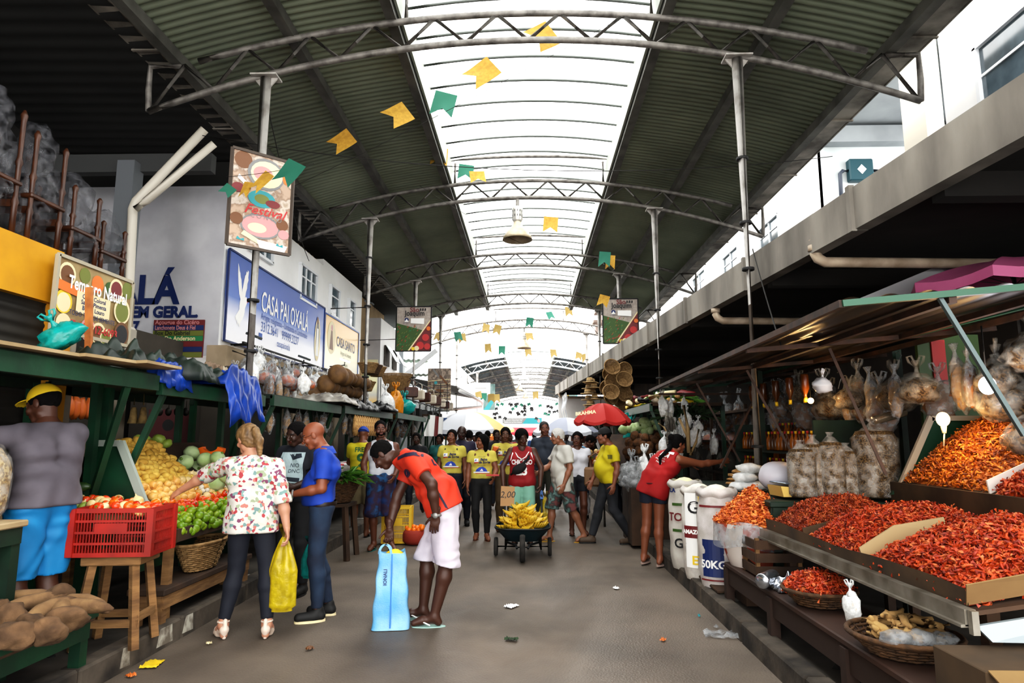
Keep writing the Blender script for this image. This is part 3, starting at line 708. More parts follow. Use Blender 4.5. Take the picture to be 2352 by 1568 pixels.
def window(nm, X, ya, yb, za, zb_, nx, side, label=None, depth=.12):     # window in a wall of constant X
    o = bpy.data.objects.new(nm, None); col.objects.link(o); o['kind'] = 'structure'; o.location = (X, (ya+yb)/2, (za+zb_)/2)
    w, h = yb-ya, zb_-za; s = side; mb = MB()
    for (cy, cz, sy, sz) in ((0, h/2, w+.08, .05), (0, -h/2, w+.08, .05), (-w/2, 0, .05, h), (w/2, 0, .05, h)): mb.box((s*.0, cy, cz), (.1, sy, sz))
    for i in range(1, nx): mb.box((s*.01, -w/2+w*i/nx, 0), (.05, .03, h))
    mb.box((s*.0, 0, h*.18), (.04, w, .03)); mb.build('window_frame', framew, o)
    mb = MB(); mb.box((s*-.0, 0, 0), (.012, w, h)); mb.build('window_pane', glassm, o); return o
mb = MB(); mb.box((5.1, 4.75, 6.4), (.2, 5.5, 5.2)); struct(mb, 'wall_right_upper_near', white)
mb = MB(); mb.box((5.1, 20.5, 6.1), (.2, 18.6, 5.0)); struct(mb, 'wall_right_upper_far', white)
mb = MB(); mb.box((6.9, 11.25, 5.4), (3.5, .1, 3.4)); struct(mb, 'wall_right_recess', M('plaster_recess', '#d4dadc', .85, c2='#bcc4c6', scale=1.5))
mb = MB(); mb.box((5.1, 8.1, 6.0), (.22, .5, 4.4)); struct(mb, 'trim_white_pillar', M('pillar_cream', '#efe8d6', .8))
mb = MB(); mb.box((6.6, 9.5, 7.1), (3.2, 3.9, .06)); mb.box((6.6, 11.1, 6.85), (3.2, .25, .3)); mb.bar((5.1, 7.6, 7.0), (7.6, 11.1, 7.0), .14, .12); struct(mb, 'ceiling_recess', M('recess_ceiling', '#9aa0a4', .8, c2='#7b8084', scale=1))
window('window_1', 4.99, 5.2, 6.85, 4.75, 5.85, 2, -1)
window('window_2', 4.99, 12.65, 13.75, 5.3, 6.0, 2, -1); window('window_3', 4.99, 15.2, 16.4, 5.35, 6.1, 2, -1); window('window_4', 4.99, 18.1, 19.5, 5.5, 6.3, 2, -1)
t = thing('junction_box', 'teal metal fan box with a white diamond on the white upper wall', 'box', tuple(at(1975, 392, 11.12)))
mb = MB(); mb.box((0, 0, 0), (.42, .14, .4), bev=.02); mb.build('case', M('teal_metal', '#0a3e48', .5, .1), t)
mb = MB(); mb.poly([(0, -.075, -.09), (.08, -.075, 0), (0, -.075, .09), (-.08, -.075, 0)]); mb.build('diamond_plate', white, t)
mb = MB(); mb.tube([(.2, 0, .0), (.6, 0, -.02)], .03); mb.tube([(-.2, 0, 0), (-.3, 0, 0), (-.35, 0, -.05), (-.36, 0, -.7)], .035); mb.build('pipe', M('pipe_dark', '#333b48', .5), t)
# drain pipes under the canopy
pvc = M('old_pvc', '#b9a894', .6, c2='#8e7c68', scale=4)
for y, z, lab in ((6.7, 3.4, 'stained beige drain elbow under the canopy above the shrimp stall'), (9.6, 3.3, 'smaller beige drain elbow under the canopy farther along'), (28.5, 3.3, 'white drain elbow at the far end of the canopy')):
    mb = MB(); x = cx(y)+.05; mb.tube([(x, y, z+.22), (x, y, z+.08), (x+.03, y, z+.02), (x+.1, y, z-.02), (x+2.4, y+.1, z-.03)], .055, 12); mb.lathe([(.066, 0), (.066, .06)], (x, y, z+.1), 12)
    tag(mb.build('drain_pipe', pvc), lab, 'pipe')
# inner right building under the canopy
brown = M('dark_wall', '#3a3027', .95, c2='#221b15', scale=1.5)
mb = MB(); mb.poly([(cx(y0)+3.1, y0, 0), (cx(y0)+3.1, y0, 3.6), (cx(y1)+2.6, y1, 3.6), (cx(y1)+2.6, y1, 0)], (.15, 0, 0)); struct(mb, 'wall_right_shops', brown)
mb = MB(); mb.poly([at(1950, 695, 6.9), at(2150, 612, 6.9), at(2196, 612, 6.9), at(2196, 695, 6.9)], (0, .1, 0)); struct(mb, 'wall_right_painted_sunlight', M('painted_sun_pale', '#9a9a9c', .9))  # pale slab cut to a sunlight patch, the light put into its colour
mb = MB(); mb.box((4.9, 29.9, 1.7), (7.2, .2, 3.4)); struct(mb, 'wall_right_end', white); mb = MB(); mb.box((5.6, 34.5, 4.5), (2.2, 9, 9)); struct(mb, 'wall_right_far_block', white)
# zigzag stair canopy on the far right building
mb = MB()
for i in range(5): y = 31+i*1.6; z = 9.6-i*.35; mb.box((4.3, y, z-.1), (1.3, 1.5, .12)); mb.box((3.9, y, z-.45), (.15, .8, .6))
struct(mb, 'trim_far_stair', M('brown_soffit', '#7b6a62', .9))
# ---------------------------------------------------------------- left buildings
XF = -4.75
mb = MB(); mb.box((XF-1.5, 12.15, 4.2), (3, 4.8, 2.6)); struct(mb, 'wall_left_white', [white])
mb = MB(); mb.box((XF-1.5, 9.735, 4.15), (3, .02, 2.7)); struct(mb, 'wall_left_grey_gable', greyw)
mb = MB(); mb.box((XF-1.5, 16.3, 4.35), (3, 3.5, 2.6)); struct(mb, 'wall_left_white_second', white)
mb = MB(); mb.box((XF-1.7, 18.6, 4.8), (2.4, 9, 2.6)); struct(mb, 'wall_left_cream_behind', cream)
mb = MB(); mb.box((XF-1.5, 22.0, 3.9), (3, 3.0, 2.9)); struct(mb, 'wall_left_white_third', white)
mb = MB(); mb.box((XF-1.5, 20.48, 3.9), (3, .02, 2.9)); struct(mb, 'wall_left_grey_third', greyw)
band_m = M('beige_band', '#a8977f', .9, c2='#86765e', scale=2)
mb = MB(); mb.box((XF-.0, 14, 2.75), (.3, 8.6, .42)); struct(mb, 'trim_beige_band', band_m)
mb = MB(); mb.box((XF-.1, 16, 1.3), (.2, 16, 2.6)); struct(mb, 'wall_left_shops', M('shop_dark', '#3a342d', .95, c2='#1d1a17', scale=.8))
mb = MB()
for y in (9.9, 12.6, 15.3, 17.8, 20.6): mb.box((XF+.1, y, 1.35), (.25, .35, 2.6))
struct(mb, 'trim_shop_piers', M('pier_beige', '#9a8b78', .9, c2='#6f6353', scale=2))
for i, (a, b, z0, z1, nx) in enumerate(((10.55, 11.5, 4.72, 5.2, 3), (13.0, 14.0, 4.4, 5.12, 3), (15.05, 15.75, 4.45, 5.15, 1), (16.65, 17.2, 4.45, 5.15, 1))): window(f'window_{5+i}', XF+.02, a, b, z0, z1, nx, 1)
for i, (a, b) in enumerate(((21.0, 21.7), (22.3, 22.9))):
    mb = MB(); mb.poly([(XF+.02, a, 4.55), (XF+.02, b, 4.55), (XF+.02, b, 3.9), (XF+.02, a, 3.9)], (.03, 0, 0)); struct(mb, f'window_{9+i}', redark)
    mb = MB(); mb.poly([(XF+.06, a, 4.55), (XF+.06, b, 4.55), (XF+.4, b, 4.0), (XF+.4, a, 4.0)], (.015, 0, .01)); struct(mb, f'window_{9+i}_sash', framew)
# dark lean-to roof on the near left, its beam, the steel column and the white down pipes
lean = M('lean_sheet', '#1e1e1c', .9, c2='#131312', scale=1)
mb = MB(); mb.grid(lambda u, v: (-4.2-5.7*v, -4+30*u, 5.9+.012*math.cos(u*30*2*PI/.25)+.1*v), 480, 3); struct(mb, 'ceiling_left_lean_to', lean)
mb = MB(); mb.box((-7.2, 8.55, 5.35), (5.6, .14, .26)); struct(mb, 'trim_left_beam', M('beam_grey', '#3f4040', .7))
mb = MB(); mb.box((-6.2, 9.9, 5.66), (3.4, .3, .5)); struct(mb, 'trim_gable_cap', lean)
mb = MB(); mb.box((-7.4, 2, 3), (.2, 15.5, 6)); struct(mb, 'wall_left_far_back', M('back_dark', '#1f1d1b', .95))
t = thing('steel_column', 'grey steel I-beam column in front of the grey gable wall', 'column', (at(281, 600, 8.45).x, 8.45, .13))
mb = MB(); mb.box((0, -.0, 2.6), (.03, .2, 5.2)); mb.box((-.0, -.1, 2.6), (.24, .02, 5.2)); mb.box((0, .1, 2.6), (.24, .02, 5.2)); mb.box((.115, 0, 2.6), (.012, .2, 5.2)); mb.build('shaft', M('col_grey', '#777b80', .5, .3), t)
wp = M('pipe_cream', '#d9d2c4', .5)
mb = MB(); mb.tube([at(297, 900, 8.3), at(297, 640, 8.3), at(305, 480, 8.3), at(312, 463, 8.3), at(470, 297, 8.3)], .06, 12); tag(mb.build('down_pipe', wp), 'cream rain pipe slanting up from the steel column, upper of two', 'pipe')
mb = MB(); mb.tube([at(312, 480, 8.12), at(335, 462, 8.12), at(492, 330, 8.12)], .05, 12); tag(mb.build('down_pipe', wp), 'cream rain pipe slanting up from the steel column, lower of two', 'pipe')
# ---------------------------------------------------------------- printed signs
def gradm(name, cols, pos, axis=2, rough=.35, noise=0):
    m = bpy.data.materials.new(name); m.use_nodes = True; nt = m.node_tree; N = nt.nodes; L = nt.links
    b = N['Principled BSDF']; b.inputs['Roughness'].default_value = rough
    tc = N.new('ShaderNodeTexCoord'); s = N.new('ShaderNodeSeparateXYZ'); L.new(tc.outputs['Generated'], s.inputs[0]); r = N.new('ShaderNodeValToRGB')
    while len(r.color_ramp.elements) < len(cols): r.color_ramp.elements.new(.5)
    for i, c in enumerate(cols): r.color_ramp.elements[i].position = pos[i]; r.color_ramp.elements[i].color = hexc(c)
    L.new(s.outputs[axis], r.inputs[0]); L.new(r.outputs[0], b.inputs['Base Color']); return m
ink = {k: M('ink_'+k, c, .5) for k, c in dict(white='#f4f4f2', navy='#14285e', blue='#1c4fa0', teal='#2b8d96', red='#b22a2a', black='#16161a', yellow='#e8c22a', green='#1f7a4a', orange='#d8702a', brown='#6b4526', cream='#e6d6a8', olive='#6d7430', maroon='#6e1f22', grey='#777777', pink='#c98a8a', grn2='#37561f').items()}
IK = list(ink.values()); II = {k: i for i, k in enumerate(ink)}
class Sign:     # o = lower left corner, r/u unit axes, w,h size
    def __init__(s, name, label, o, r, u, w, h, board, cat='sign', th=.03, framec=None):
        s.r, s.u = V(r).normalized(), V(u).normalized(); s.n = s.r.cross(s.u); s.o = V(o); s.w, s.h = w, h
        s.t = thing(name, label, cat, tuple(s.o+s.r*w/2)); s.T = Matrix.Translation(-(s.o+s.r*w/2))
        mb = MB(); mb.T = s.T; mb.poly([s.o, s.o+s.r*w, s.o+s.r*w+s.u*h, s.o+s.u*h], -s.n*th); mb.build('panel', board, s.t)
        if framec:
            mb = MB(); mb.T = s.T; q = [s.o, s.o+s.r*w, s.o+s.r*w+s.u*h, s.o+s.u*h]
            for i in range(4): mb.bar(q[i], q[(i+1) % 4], .03)
            mb.build('rim', framec, s.t)
        s.mb = MB(); s.mb.T = s.T; s.z = 0
    def P(s, x, y, z=.003): return s.o+s.r*x*s.w+s.u*y*s.h+s.n*z
    def txt(s, t, x, y, size, c, **k): s.z += .0004; s.mb.mi = II[c]; lettering(s.mb, t, s.P(x, y, .004+s.z), s.r, s.u, size, **k); return s
    def pg(s, pts, c): s.z += .0004; s.mb.mi = II[c]; s.mb.poly([s.P(x, y, .003+s.z) for x, y in pts]); return s
    def disc(s, x, y, rx, ry, c, n=18): return s.pg([(x+rx*math.cos(2*PI*i/n), y+ry*math.sin(2*PI*i/n)) for i in range(n)], c)
    def done(s, name='print'): s.mb.build(name, IK, s.t); return s.t
X0 = XF+.06
# blue shop sign with the dove
s = Sign('shop_sign', 'blue shop sign CASA PAI OXALÁ with a white dove on the white wall', (X0, 9.8, 3.05), (0, 1, 0), (0, 0, 1), 4.8, 1.45, gradm('blue_fade', ['#f4f4f8', '#e4e6f2', '#3d66b8', '#0f4aa6', '#0b489c'], [0, .28, .5, .72, 1]), framec=ink['navy'])
s.pg([(.1, .5), (.086, .56), (.076, .66), (.068, .78), (.066, .9), (.074, .86), (.079, .82), (.085, .8), (.089, .76), (.096, .73), (.1, .68), (.106, .62), (.112, .52)], 'white')
s.pg([(.105, .5), (.108, .62), (.115, .72), (.122, .8), (.128, .82), (.131, .86), (.14, .85), (.141, .88), (.15, .87), (.147, .8), (.15, .77), (.143, .72), (.143, .67), (.136, .62), (.13, .52), (.122, .46)], 'white')
s.disc(.114, .43, .022, .13, 'white').disc(.139, .52, .01, .045, 'white').pg([(.12, .52), (.14, .56), (.148, .5), (.13, .4)], 'white').pg([(.147, .53), (.155, .51), (.147, .5)], 'red').pg([(.105, .44), (.078, .34), (.066, .3), (.07, .24), (.078, .27), (.083, .2), (.092, .24), (.1, .19), (.107, .26), (.122, .3)], 'white')
s.txt('CASA PAI OXALÁ', .52, .6, .5, 'white', sx=.62, bold=.006).txt('Artigos religiosos - Umbanda e Candomblé', .52, .43, .17, 'blue', sx=.8)
s.txt('3312.3641   99999.3237', .47, .3, .24, 'blue', sx=.8).txt('casapaioxala', .5, .17, .17, 'blue', sx=.8).pg([(.26, .14), (.29, .14), (.29, .22), (.26, .22)], 'blue')
s.disc(.905, .45, .04, .33, 'cream').disc(.905, .5, .025, .25, 'grey').disc(.9, .74, .012, .06, 'brown').pg([(.885, .2), (.925, .2), (.915, .62), (.893, .62)], 'white'); s.done()
s = Sign('shop_sign', 'yellow shop sign CASA SANTO with a saint in an oval beside the blue sign', (X0, 14.65, 3.1), (0, 1, 0), (0, 0, 1), 2.95, 1.3, gradm('yellow_fade', ['#f2eee0', '#f3ecc8', '#ecd79a', '#dfae3a', '#dba326'], [0, .3, .5, .68, 1]), framec=ink['blue'])
s.disc(.18, .62, .11, .3, 'cream').pg([(.13, .4), (.23, .4), (.2, .75), (.16, .75)], 'brown').disc(.18, .8, .025, .06, 'pink').txt('CASA SANTO', .6, .6, .34, 'navy', sx=.8, bold=.004)
for k in range(4): s.txt(['Artigos de Umbanda', 'velas - ervas', 'imagens', '@casasanto'][k], .6, .42-.1*k, .14, 'olive', sx=.8)
s.pg([(0, 0), (1, 0), (1, .03), (0, .03)], 'navy'); s.done()
# lettering painted on the grey gable
gx = lambda px, py: at(px, py, 9.7)
t = thing('wall_lettering', 'navy words OXALÁ and CANDOMBLÉ EM GERAL painted on the grey gable', 'sign', tuple(gx(380, 780)))
mb = MB(); mb.T = Matrix.Translation(-gx(380, 780))
def gl(txt, px, py, size, **k): lettering(mb, txt, gx(px, py), (1, 0, 0), (0, 0, 1), size, **k)
gl('OXALÁ', 410, 668, .62, align='RIGHT', bold=.022, sx=.9); gl('CANDOMBLÉ EM GERAL.', 455, 717, .235, align='RIGHT', bold=.012, sx=.93); gl('3312-7337', 318, 752, .24, align='RIGHT', bold=.012, sx=.8)
mb.build('letters', ink['navy'], t)
p0 = gx(349, 820); p1 = gx(465, 820); w = (p1-p0).length; top = gx(349, 735).z; rows = [('Açougue do Cicéro', 'maroon', 'pink'), ('Lanchonete Deus é Fiel', 'navy', 'pink'), ('Box Do Gabriel', 'olive', 'black'), ('Box Do Anderson', 'green', 'cream'), ('Box Do Léo', 'maroon', 'pink'), ('Box do Sival', 'navy', 'grey'), ('', 'olive', 'black')]
rh = .083; s = Sign('name_board', 'striped name board of seven coloured rows on the grey gable', (p0.x, p0.y-.02, top-7*rh), (1, 0, 0), (0, 0, 1), w, 7*rh, ink['maroon'])
for i, (tx, bgc, fc) in enumerate(rows):
    s.pg([(0, (6-i)/7+.004), (1, (6-i)/7+.004), (1, (7-i)/7-.004), (0, (7-i)/7-.004)], bgc)
    if tx: s.txt(tx, .03, (6.5-i)/7, .092, fc, align='LEFT', sx=.93 if len(tx) < 18 else .72, bold=.002)
s.done()
# small writing farther along
t = Sign('shop_sign', 'teal and pink CASA CRUZ lettering on the third white building', (XF+.06, 20.6, 2.75), (0, 1, 0), (0, 0, 1), 2.8, .75, white); t.txt('CASA CRUZ', .5, .68, .42, 'teal', bold=.01).txt('VELAS', .4, .25, .3, 'pink', bold=.01).done()
t = Sign('shop_sign', 'pale yellow notice banner on the grey side of the third building', (-5.75, 20.4, 2.6), (1, 0, 0), (0, 0, 1), .95, 1.4, gradm('pale_notice', ['#d0a030', '#b8b8b0', '#f0ecc0', '#f0ecc8'], [0, .2, .4, 1])); t.txt('Ervas', .5, .8, .2, 'green').txt('e folhas', .5, .65, .16, 'green').done()
t = Sign('shop_sign', 'white strip sign 3312 6045 below the yellow sign', (X0+.12, 14.7, 2.55), (0, 1, 0), (0, 0, 1), 3.0, .5, white); t.txt('CASA DO DIDI  3312 6045', .5, .5, .24, 'grey').done()
# spice sign near left and the yellow shop front
s = Sign('shop_sign', 'spice photo sign Tempero Natural on brackets beside the yellow fascia', (-3.9, 5.15, 2.45), (0, 1, 0), (0, 0, 1), 1.02, .63, M('spice_print', '#a08c62', .5, c2='#7d6440', scale=3), framec=M('tin_edge', '#a39a86', .5))
for (x, y, r, c, c2) in ((.12, .78, .1, 'cream', 'brown'), (.33, .84, .07, 'olive', 'olive'), (.5, .78, .08, 'orange', 'orange'), (.66, .78, .06, 'grn2', 'grn2'), (.76, .8, .1, 'cream', 'maroon'), (.92, .84, .08, 'olive', 'olive'), (.1, .4, .1, 'yellow', 'cream'), (.12, .1, .09, 'cream', 'cream'), (.42, .1, .1, 'pink', 'red'), (.56, .08, .1, 'cream', 'brown'), (.86, .5, .12, 'cream', 'olive'), (.88, .16, .11, 'brown', 'black'), (.66, .05, .08, 'cream', 'olive')):
    s.disc(x, y, r, r*1.6, c).disc(x, y-.01, r*.8, r*1.3, c2)
s.pg([(0, .55), (.33, .5), (.36, .62), (.02, .68)], 'orange').pg([(.24, .3), (.68, .3), (.68, .6), (.24, .6)], 'cream')
s.txt('Tempero Natural', .52, .68, .155, 'white', sx=.72, bold=.004)
for i, l in enumerate(('Cuxá  Coloral', 'Sazon  Pimenta', 'Boldo  Louro')): s.txt(l, .46, .54-.08*i, .055, 'navy', bold=.001)
s.txt('TODO TIPO DE SEMENTE', .46, .28, .06, 'navy', sx=.9).txt('Tel.: 3312-6093', .5, .12, .1, 'red', bold=.002); s.done()
mb = MB(); mb.box((-4.15, 3.2, 2.92), (.3, 4.3, .46)); struct(mb, 'trim_yellow_fascia', M('yellow_paint', '#e0a010', .7, c2='#b98008', scale=1.5))
mb = MB(); mb.grid(lambda u, v: (-4.08+.012*math.cos(v*2*PI*26), -1+6.3*u, .1+2.6*v), 2, 208); struct(mb, 'door_roller_shutter', M('shutter', '#2c2923', .8, c2='#1a1815', scale=2))
mb = MB(); mb.box((-4.0, 5.36, 1.4), (.16, .12, 2.6)); struct(mb, 'trim_yellow_pier', M('yellow_paint2', '#c98a14', .7, c2='#a06c0c', scale=2))
mb = MB(); mb.box((-4.0, 5.46, 1.4), (.15, .08, 2.6)); mb.box((-4.2, 6.45, 1.5), (.2, .2, 3.0)); struct(mb, 'trim_cream_piers', M('pier_cream', '#9a9080', .9, c2='#7d7466', scale=2))
mb = MB(); mb.box((-5.3, 7.5, 1.5), (.1, 4.4, 3)); mb.box((-5.0, 9.4, 1.3), (1.6, .1, 2.6)); struct(mb, 'wall_left_shop_inside', M('shop_in', '#4a443c', .95, c2='#2d2924', scale=1))
# banners hung on the posts
def collage(n, cols, sc_): return multi(n, cols, sc_, .6)
s = Sign('banner', 'food photo banner with plates and a red Festival script on the nearest left post', (-3.2, 6.6, 3.6), (.5, .45, 0), (0, 0, 1), .68, 1.08, multi('food_wood', ['#a5917c', '#c9bcae', '#8b7160', '#b59a84'], 9, .6, kind='n'), cat='banner', framec=M('banner_rim', '#4a4038', .7))
for (x, y, rx, ry, c) in ((.18, .9, .14, .09, 'brown'), (.55, .8, .3, .17, 'grey'), (.56, .8, .26, .14, 'cream'), (.5, .8, .16, .08, 'pink'), (.9, .8, .08, .06, 'orange'), (.5, .53, .22, .09, 'teal'), (.5, .53, .12, .05, 'olive'), (.68, .5, .12, .04, 'maroon'), (.5, .24, .32, .13, 'grey'), (.5, .24, .29, .11, 'pink'), (.45, .22, .15, .05, 'cream'), (.85, .3, .1, .06, 'brown'), (.88, .2, .09, .05, 'pink'), (.12, .28, .1, .06, 'brown'), (.12, .6, .1, .05, 'maroon')): s.disc(x, y, rx, ry, c)
s.pg([(.2, .13), (.6, .02), (.65, .05), (.25, .17)], 'cream').pg([(.1, .7), (.3, .6), (.33, .63), (.12, .74)], 'white').pg([(.45, .1), (.95, .08), (.9, .0), (.5, .02)], 'white')
s.txt('Festival', .55, .4, .15, 'red', shear=.4, bold=.002).txt('C O N G O', .58, .34, .07, 'grey').pg([(.13, .07), (.26, .06), (.25, .09), (.2, .075), (.15, .1)], 'teal').pg([(.76, .07), (.88, .06), (.87, .09), (.82, .075), (.78, .1)], 'teal'); s.done()
def sj(x, Y, z0, lab, ang=0):
    r = V((math.cos(ang), math.sin(ang), 0)); s = Sign('banner', lab, (x-.46, Y, z0), r, (0, 0, 1), .92, 1.18, M('banner_stone', '#b3a9a1', .7, c2='#9c928a', scale=14), cat='banner', framec=band)
    s.pg([(0, 0), (.37, 0), (.75, .47), (0, .63)], 'grn2').pg([(.37, 0), (1, 0), (1, .7)], 'maroon').pg([(.33, 0), (.38, 0), (1, .7), (1, .74)], 'cream')
    for i in range(90): a, b = random.random()*.6, random.random()*.55; (a < .36+b*.6 and s.pg([(a, b), (a+.03, b+.02), (a+.05, b+.05), (a+.015, b+.03)], random.choice(['olive', 'green', 'olive', 'red', 'grn2'])))
    for (a, b, r_, c) in ((.85, .3, .1, 'red'), (.7, .12, .11, 'red'), (.93, .5, .06, 'orange'), (.6, .06, .07, 'cream'), (.5, .05, .05, 'yellow'), (.9, .1, .09, 'red')): s.disc(a, b, r_, r_*.78, c)
    s.txt('São', .52, .92, .17, 'maroon', bold=.003).txt('Joaquim', .53, .84, .19, 'black', bold=.004, sx=.85).pg([(.42, .62), (.8, .6), (.8, .73), (.42, .73)], 'white').disc(.3, .7, .06, .045, 'navy').pg([(.24, .65), (.36, .65), (.3, .72)], 'white').txt('prefeitura', .3, .63, .04, 'navy')
    for k in range(3): s.pg([(.66+.07*k, .9), (.71+.07*k, .9), (.71+.07*k, .95), (.68+.07*k, .96)], 'black')
    return s.done()
sj(-3.03, 16.8, 3.79, 'São Joaquim banner with chillies and tomatoes on the third left post'); sj(2.37, 16.8, 3.97, 'São Joaquim banner with chillies and tomatoes on the third right post')
s = Sign('banner', 'brown rope photo banner on the fourth left post', (-3.42, 21.8, 2.78), (1, 0, 0), (0, 0, 1), .78, 1.08, multi('rope_print', ['#75675c', '#a59688', '#5c5048', '#8f8174'], 5, .7, kind='n'), cat='banner')
for k in range(9): s.pg([(0, .03+k*.07), (1, .1+k*.07), (1, .115+k*.07), (0, .045+k*.07)], 'brown' if k % 2 else 'cream')
s.pg([(.2, .95), (.45, .72), (.5, .75), (.25, 1)], 'grey').pg([(.5, .75), (.85, .45), (.9, .5), (.55, .8)], 'brown').disc(.35, .55, .07, .05, 'teal').disc(.5, .3, .2, .06, 'brown'); s.done()
s = Sign('banner', 'long grey and teal banner with a portrait hanging across the far end', (-2.5, 60, 2.75), (1, 0, 0), (0, 0, 1), 3.6, .55, ink['grey'], cat='banner')
s.pg([(.5, 0), (1, 0), (1, 1), (.62, 1)], 'teal').disc(.92, .5, .035, .3, 'pink')
for k in range(3): s.txt(['DIVERSAS CULTURAS E SAO JOAQUIM', 'SALVADOR E A MAIOR FEIRA LIVRE', 'CAPITAL DA CULTURA POPULAR'][k], .27, .8-.28*k, .12, 'white', sx=.9)
s.done()
# security spotlights
for i, (y, z, lg, c) in enumerate(((9.95, 3.0, .35, 0), (12.4, 2.95, .3, 0), (15.0, 3.2, .35, 1), (14.9, 4.55, .9, 0), (17.6, 4.2, 1.2, 0))):
    t = thing('spotlight', ['small dark flood lamp at the lower left corner of the blue sign', 'small dark flood lamp under the middle of the blue sign', 'lit flood lamp below the yellow sign', 'flood lamp on a long arm above the yellow sign', 'flood lamp on a long arm at the end of the yellow sign'][i], 'lamp', (XF+.1, y, z))
    mb = MB(); mb.tube([(0, 0, 0), (lg, 0, .03), (lg, 0, .1)], .014, 6); mb.build('arm', band, t)
    mb = MB(); mb.box((lg, .02, .14), (.2, .2, .04), (0, .35, 0), .008); mb.build('head', M('lamp_lit', '#ffffff', .5, emit=2) if c else M('lamp_dark', '#3b4143', .5), t)
# power wires across the hall
wm = M('wire', '#15120f', .8)
def wire(a, b, sag, lab, r=.006): 
    a, b = V(a), V(b); mb = MB(); mb.tube([a.lerp(b, i/16)+V((0, 0, -sag*4*(i/16)*(1-i/16))) for i in range(17)], r, 5); return tag(mb.build('wire', wm), lab, 'wire')
wire((-4.4, 8.2, 5.6), (4.4, 9.1, 5.6), .35, 'thin black wire sagging across the hall between the first two trusses')
wire((XF+.15, 9.9, 2.9), (XF+.15, 18, 3.0), .1, 'black cable run below the blue and yellow signs', .012)
wire((2.43, 6.95, 3.6), (2.0, 5.2, 2.3), .03, 'thin cord from the nearest right post down to the stall canopy')
wire((-4.2, 12, 4.9), (-3.0, 7.0, 5.3), .15, 'black wire from the second truss to the nearest left post')
# ---------------------------------------------------------------- paper flags
fy = M('flag_yellow', '#b58a30', .8, c2='#9c7524', scale=20); fg = M('flag_green', '#155a48', .8); fyl = M('flag_pale', '#86703c', .8)
for m in (fy, fg, fyl): m.node_tree.nodes['Principled BSDF'].inputs['Transmission Weight'].default_value = 0
def flag(p0, w, h, rx, mat, label, group=None, yaw=0, roll=0, tail=.3):
    mb = MB(); n = 6
    def f(u, v):
        x = (u-.5)*w; b = -h*(1-tail*(1-abs(2*u-1))) ; z = b*v; return (x, .06*h*math.sin(3*v+u*2)*v, z)
    mb.grid(f, 8, 6); o = mb.build('paper_flag', mat, loc=p0); o.rotation_euler = (rx, roll, yaw); return tag(o, label, 'flag', group)
FL = [((1272, 85), 7.3, .33, .4, fy, 'yellow swallowtail flag blown flat before the nearest truss', .9), ((1135, 160), 7.6, .33, .4, fy, 'second yellow swallowtail flag from the right on the long string', .9), ((1026, 225), 8.2, .3, .42, fg, 'green flag on the string of yellow ones', .2),
      ((938, 265), 8.4, .3, .38, fy, 'yellow flag left of the green one on the string', .9), ((808, 322), 8.4, .28, .34, fy, 'small yellow flag at the lower left of the string', .9), ((1011, 350), 11.2, .3, .42, fy, 'yellow flag hanging by the left skylight edge', .1), ((1072, 390), 11.4, .28, .34, fg, 'green flag by the lantern post of the second truss', .1), ((1095, 405), 11.3, .28, .25, fy, 'yellow flag next to the green one at the second truss', -.1),
      ((683, 385), 6.3, .22, .3, fg, 'green flag beside the top of the food banner', .5), ((572, 430), 6.5, .1, .2, fy, 'small yellow flag before the food banner, left', .2), ((620, 410), 6.5, .12, .28, fy, 'yellow flag before the food banner, right', .6), ((533, 440), 6.4, .12, .14, fg, 'dark green flag at the left rim of the food banner', .6),
      ((1266, 510), 13, .3, .38, fy, 'yellow flag to the right of the second truss lamp', .1), ((1390, 590), 12.3, .22, .34, fg, 'green flag hanging above the right São Joaquim banner', .1), ((1403, 598), 12.5, .18, .32, fy, 'yellow flag behind the green one above the right banner', .1), ((1390, 690), 15.5, .25, .32, fy, 'yellow flag overlapping the right São Joaquim banner', .3)]
for p, Y, w, h, m, lab, rl in FL: flag(at(p[0], p[1]-12, Y), w, h, -.25, m, lab, None, random.uniform(-.3, .3), rl)
for i in range(22):       # strings in the gap and beyond
    px, py = [(1010, 770), (1050, 768), (1060, 772), (1118, 750), (1145, 752), (1218, 735), (1215, 770), (1305, 710), (1260, 722), (1322, 690), (1120, 795), (1153, 800), (1212, 805), (1270, 808), (1330, 815), (1342, 818), (1098, 905), (1112, 908), (1128, 910), (1140, 911), (1230, 905), (1300, 912)][i]
    flag(at(px, py-6, 25+i*.3), .3, .42, random.uniform(-.5, .3), fyl if i not in (1, 5, 8, 11, 17) else fg, 'pale yellow paper flag strung in the bright gap' if i not in (1, 5, 8, 11, 17) else 'green paper flag strung in the bright gap', 'yellow flags in the gap' if i not in (1, 5, 8, 11, 17) else 'green flags in the gap', random.uniform(-.5, .5), random.uniform(-.3, .3))
for i in range(40):
    flag((random.uniform(-3.2, 3.3), 58, random.uniform(3.3, 4.6)), .3, .3, random.uniform(-.6, .6), band if i % 4 else fg, 'tiny dark flag against the white far end' if i % 4 else 'tiny green flag against the white far end', 'dark flags at the far end' if i % 4 else 'green flags at the far end', random.uniform(-.6, .6), random.uniform(-.6, .6))
for a, b, sg, lab in (((-3.3, 8.4, 4.9), (1.1, 6.9, 6.35), .05, 'string carrying the long row of yellow flags'), ((-1.9, 10.8, 5.9), (2.4, 14, 5.0), .3, 'string crossing below the second truss'), ((-3.2, 6.5, 4.3), (-2.2, 6.3, 4.35), .02, 'string before the food banner')): wire(a, b, sg, lab, .003)
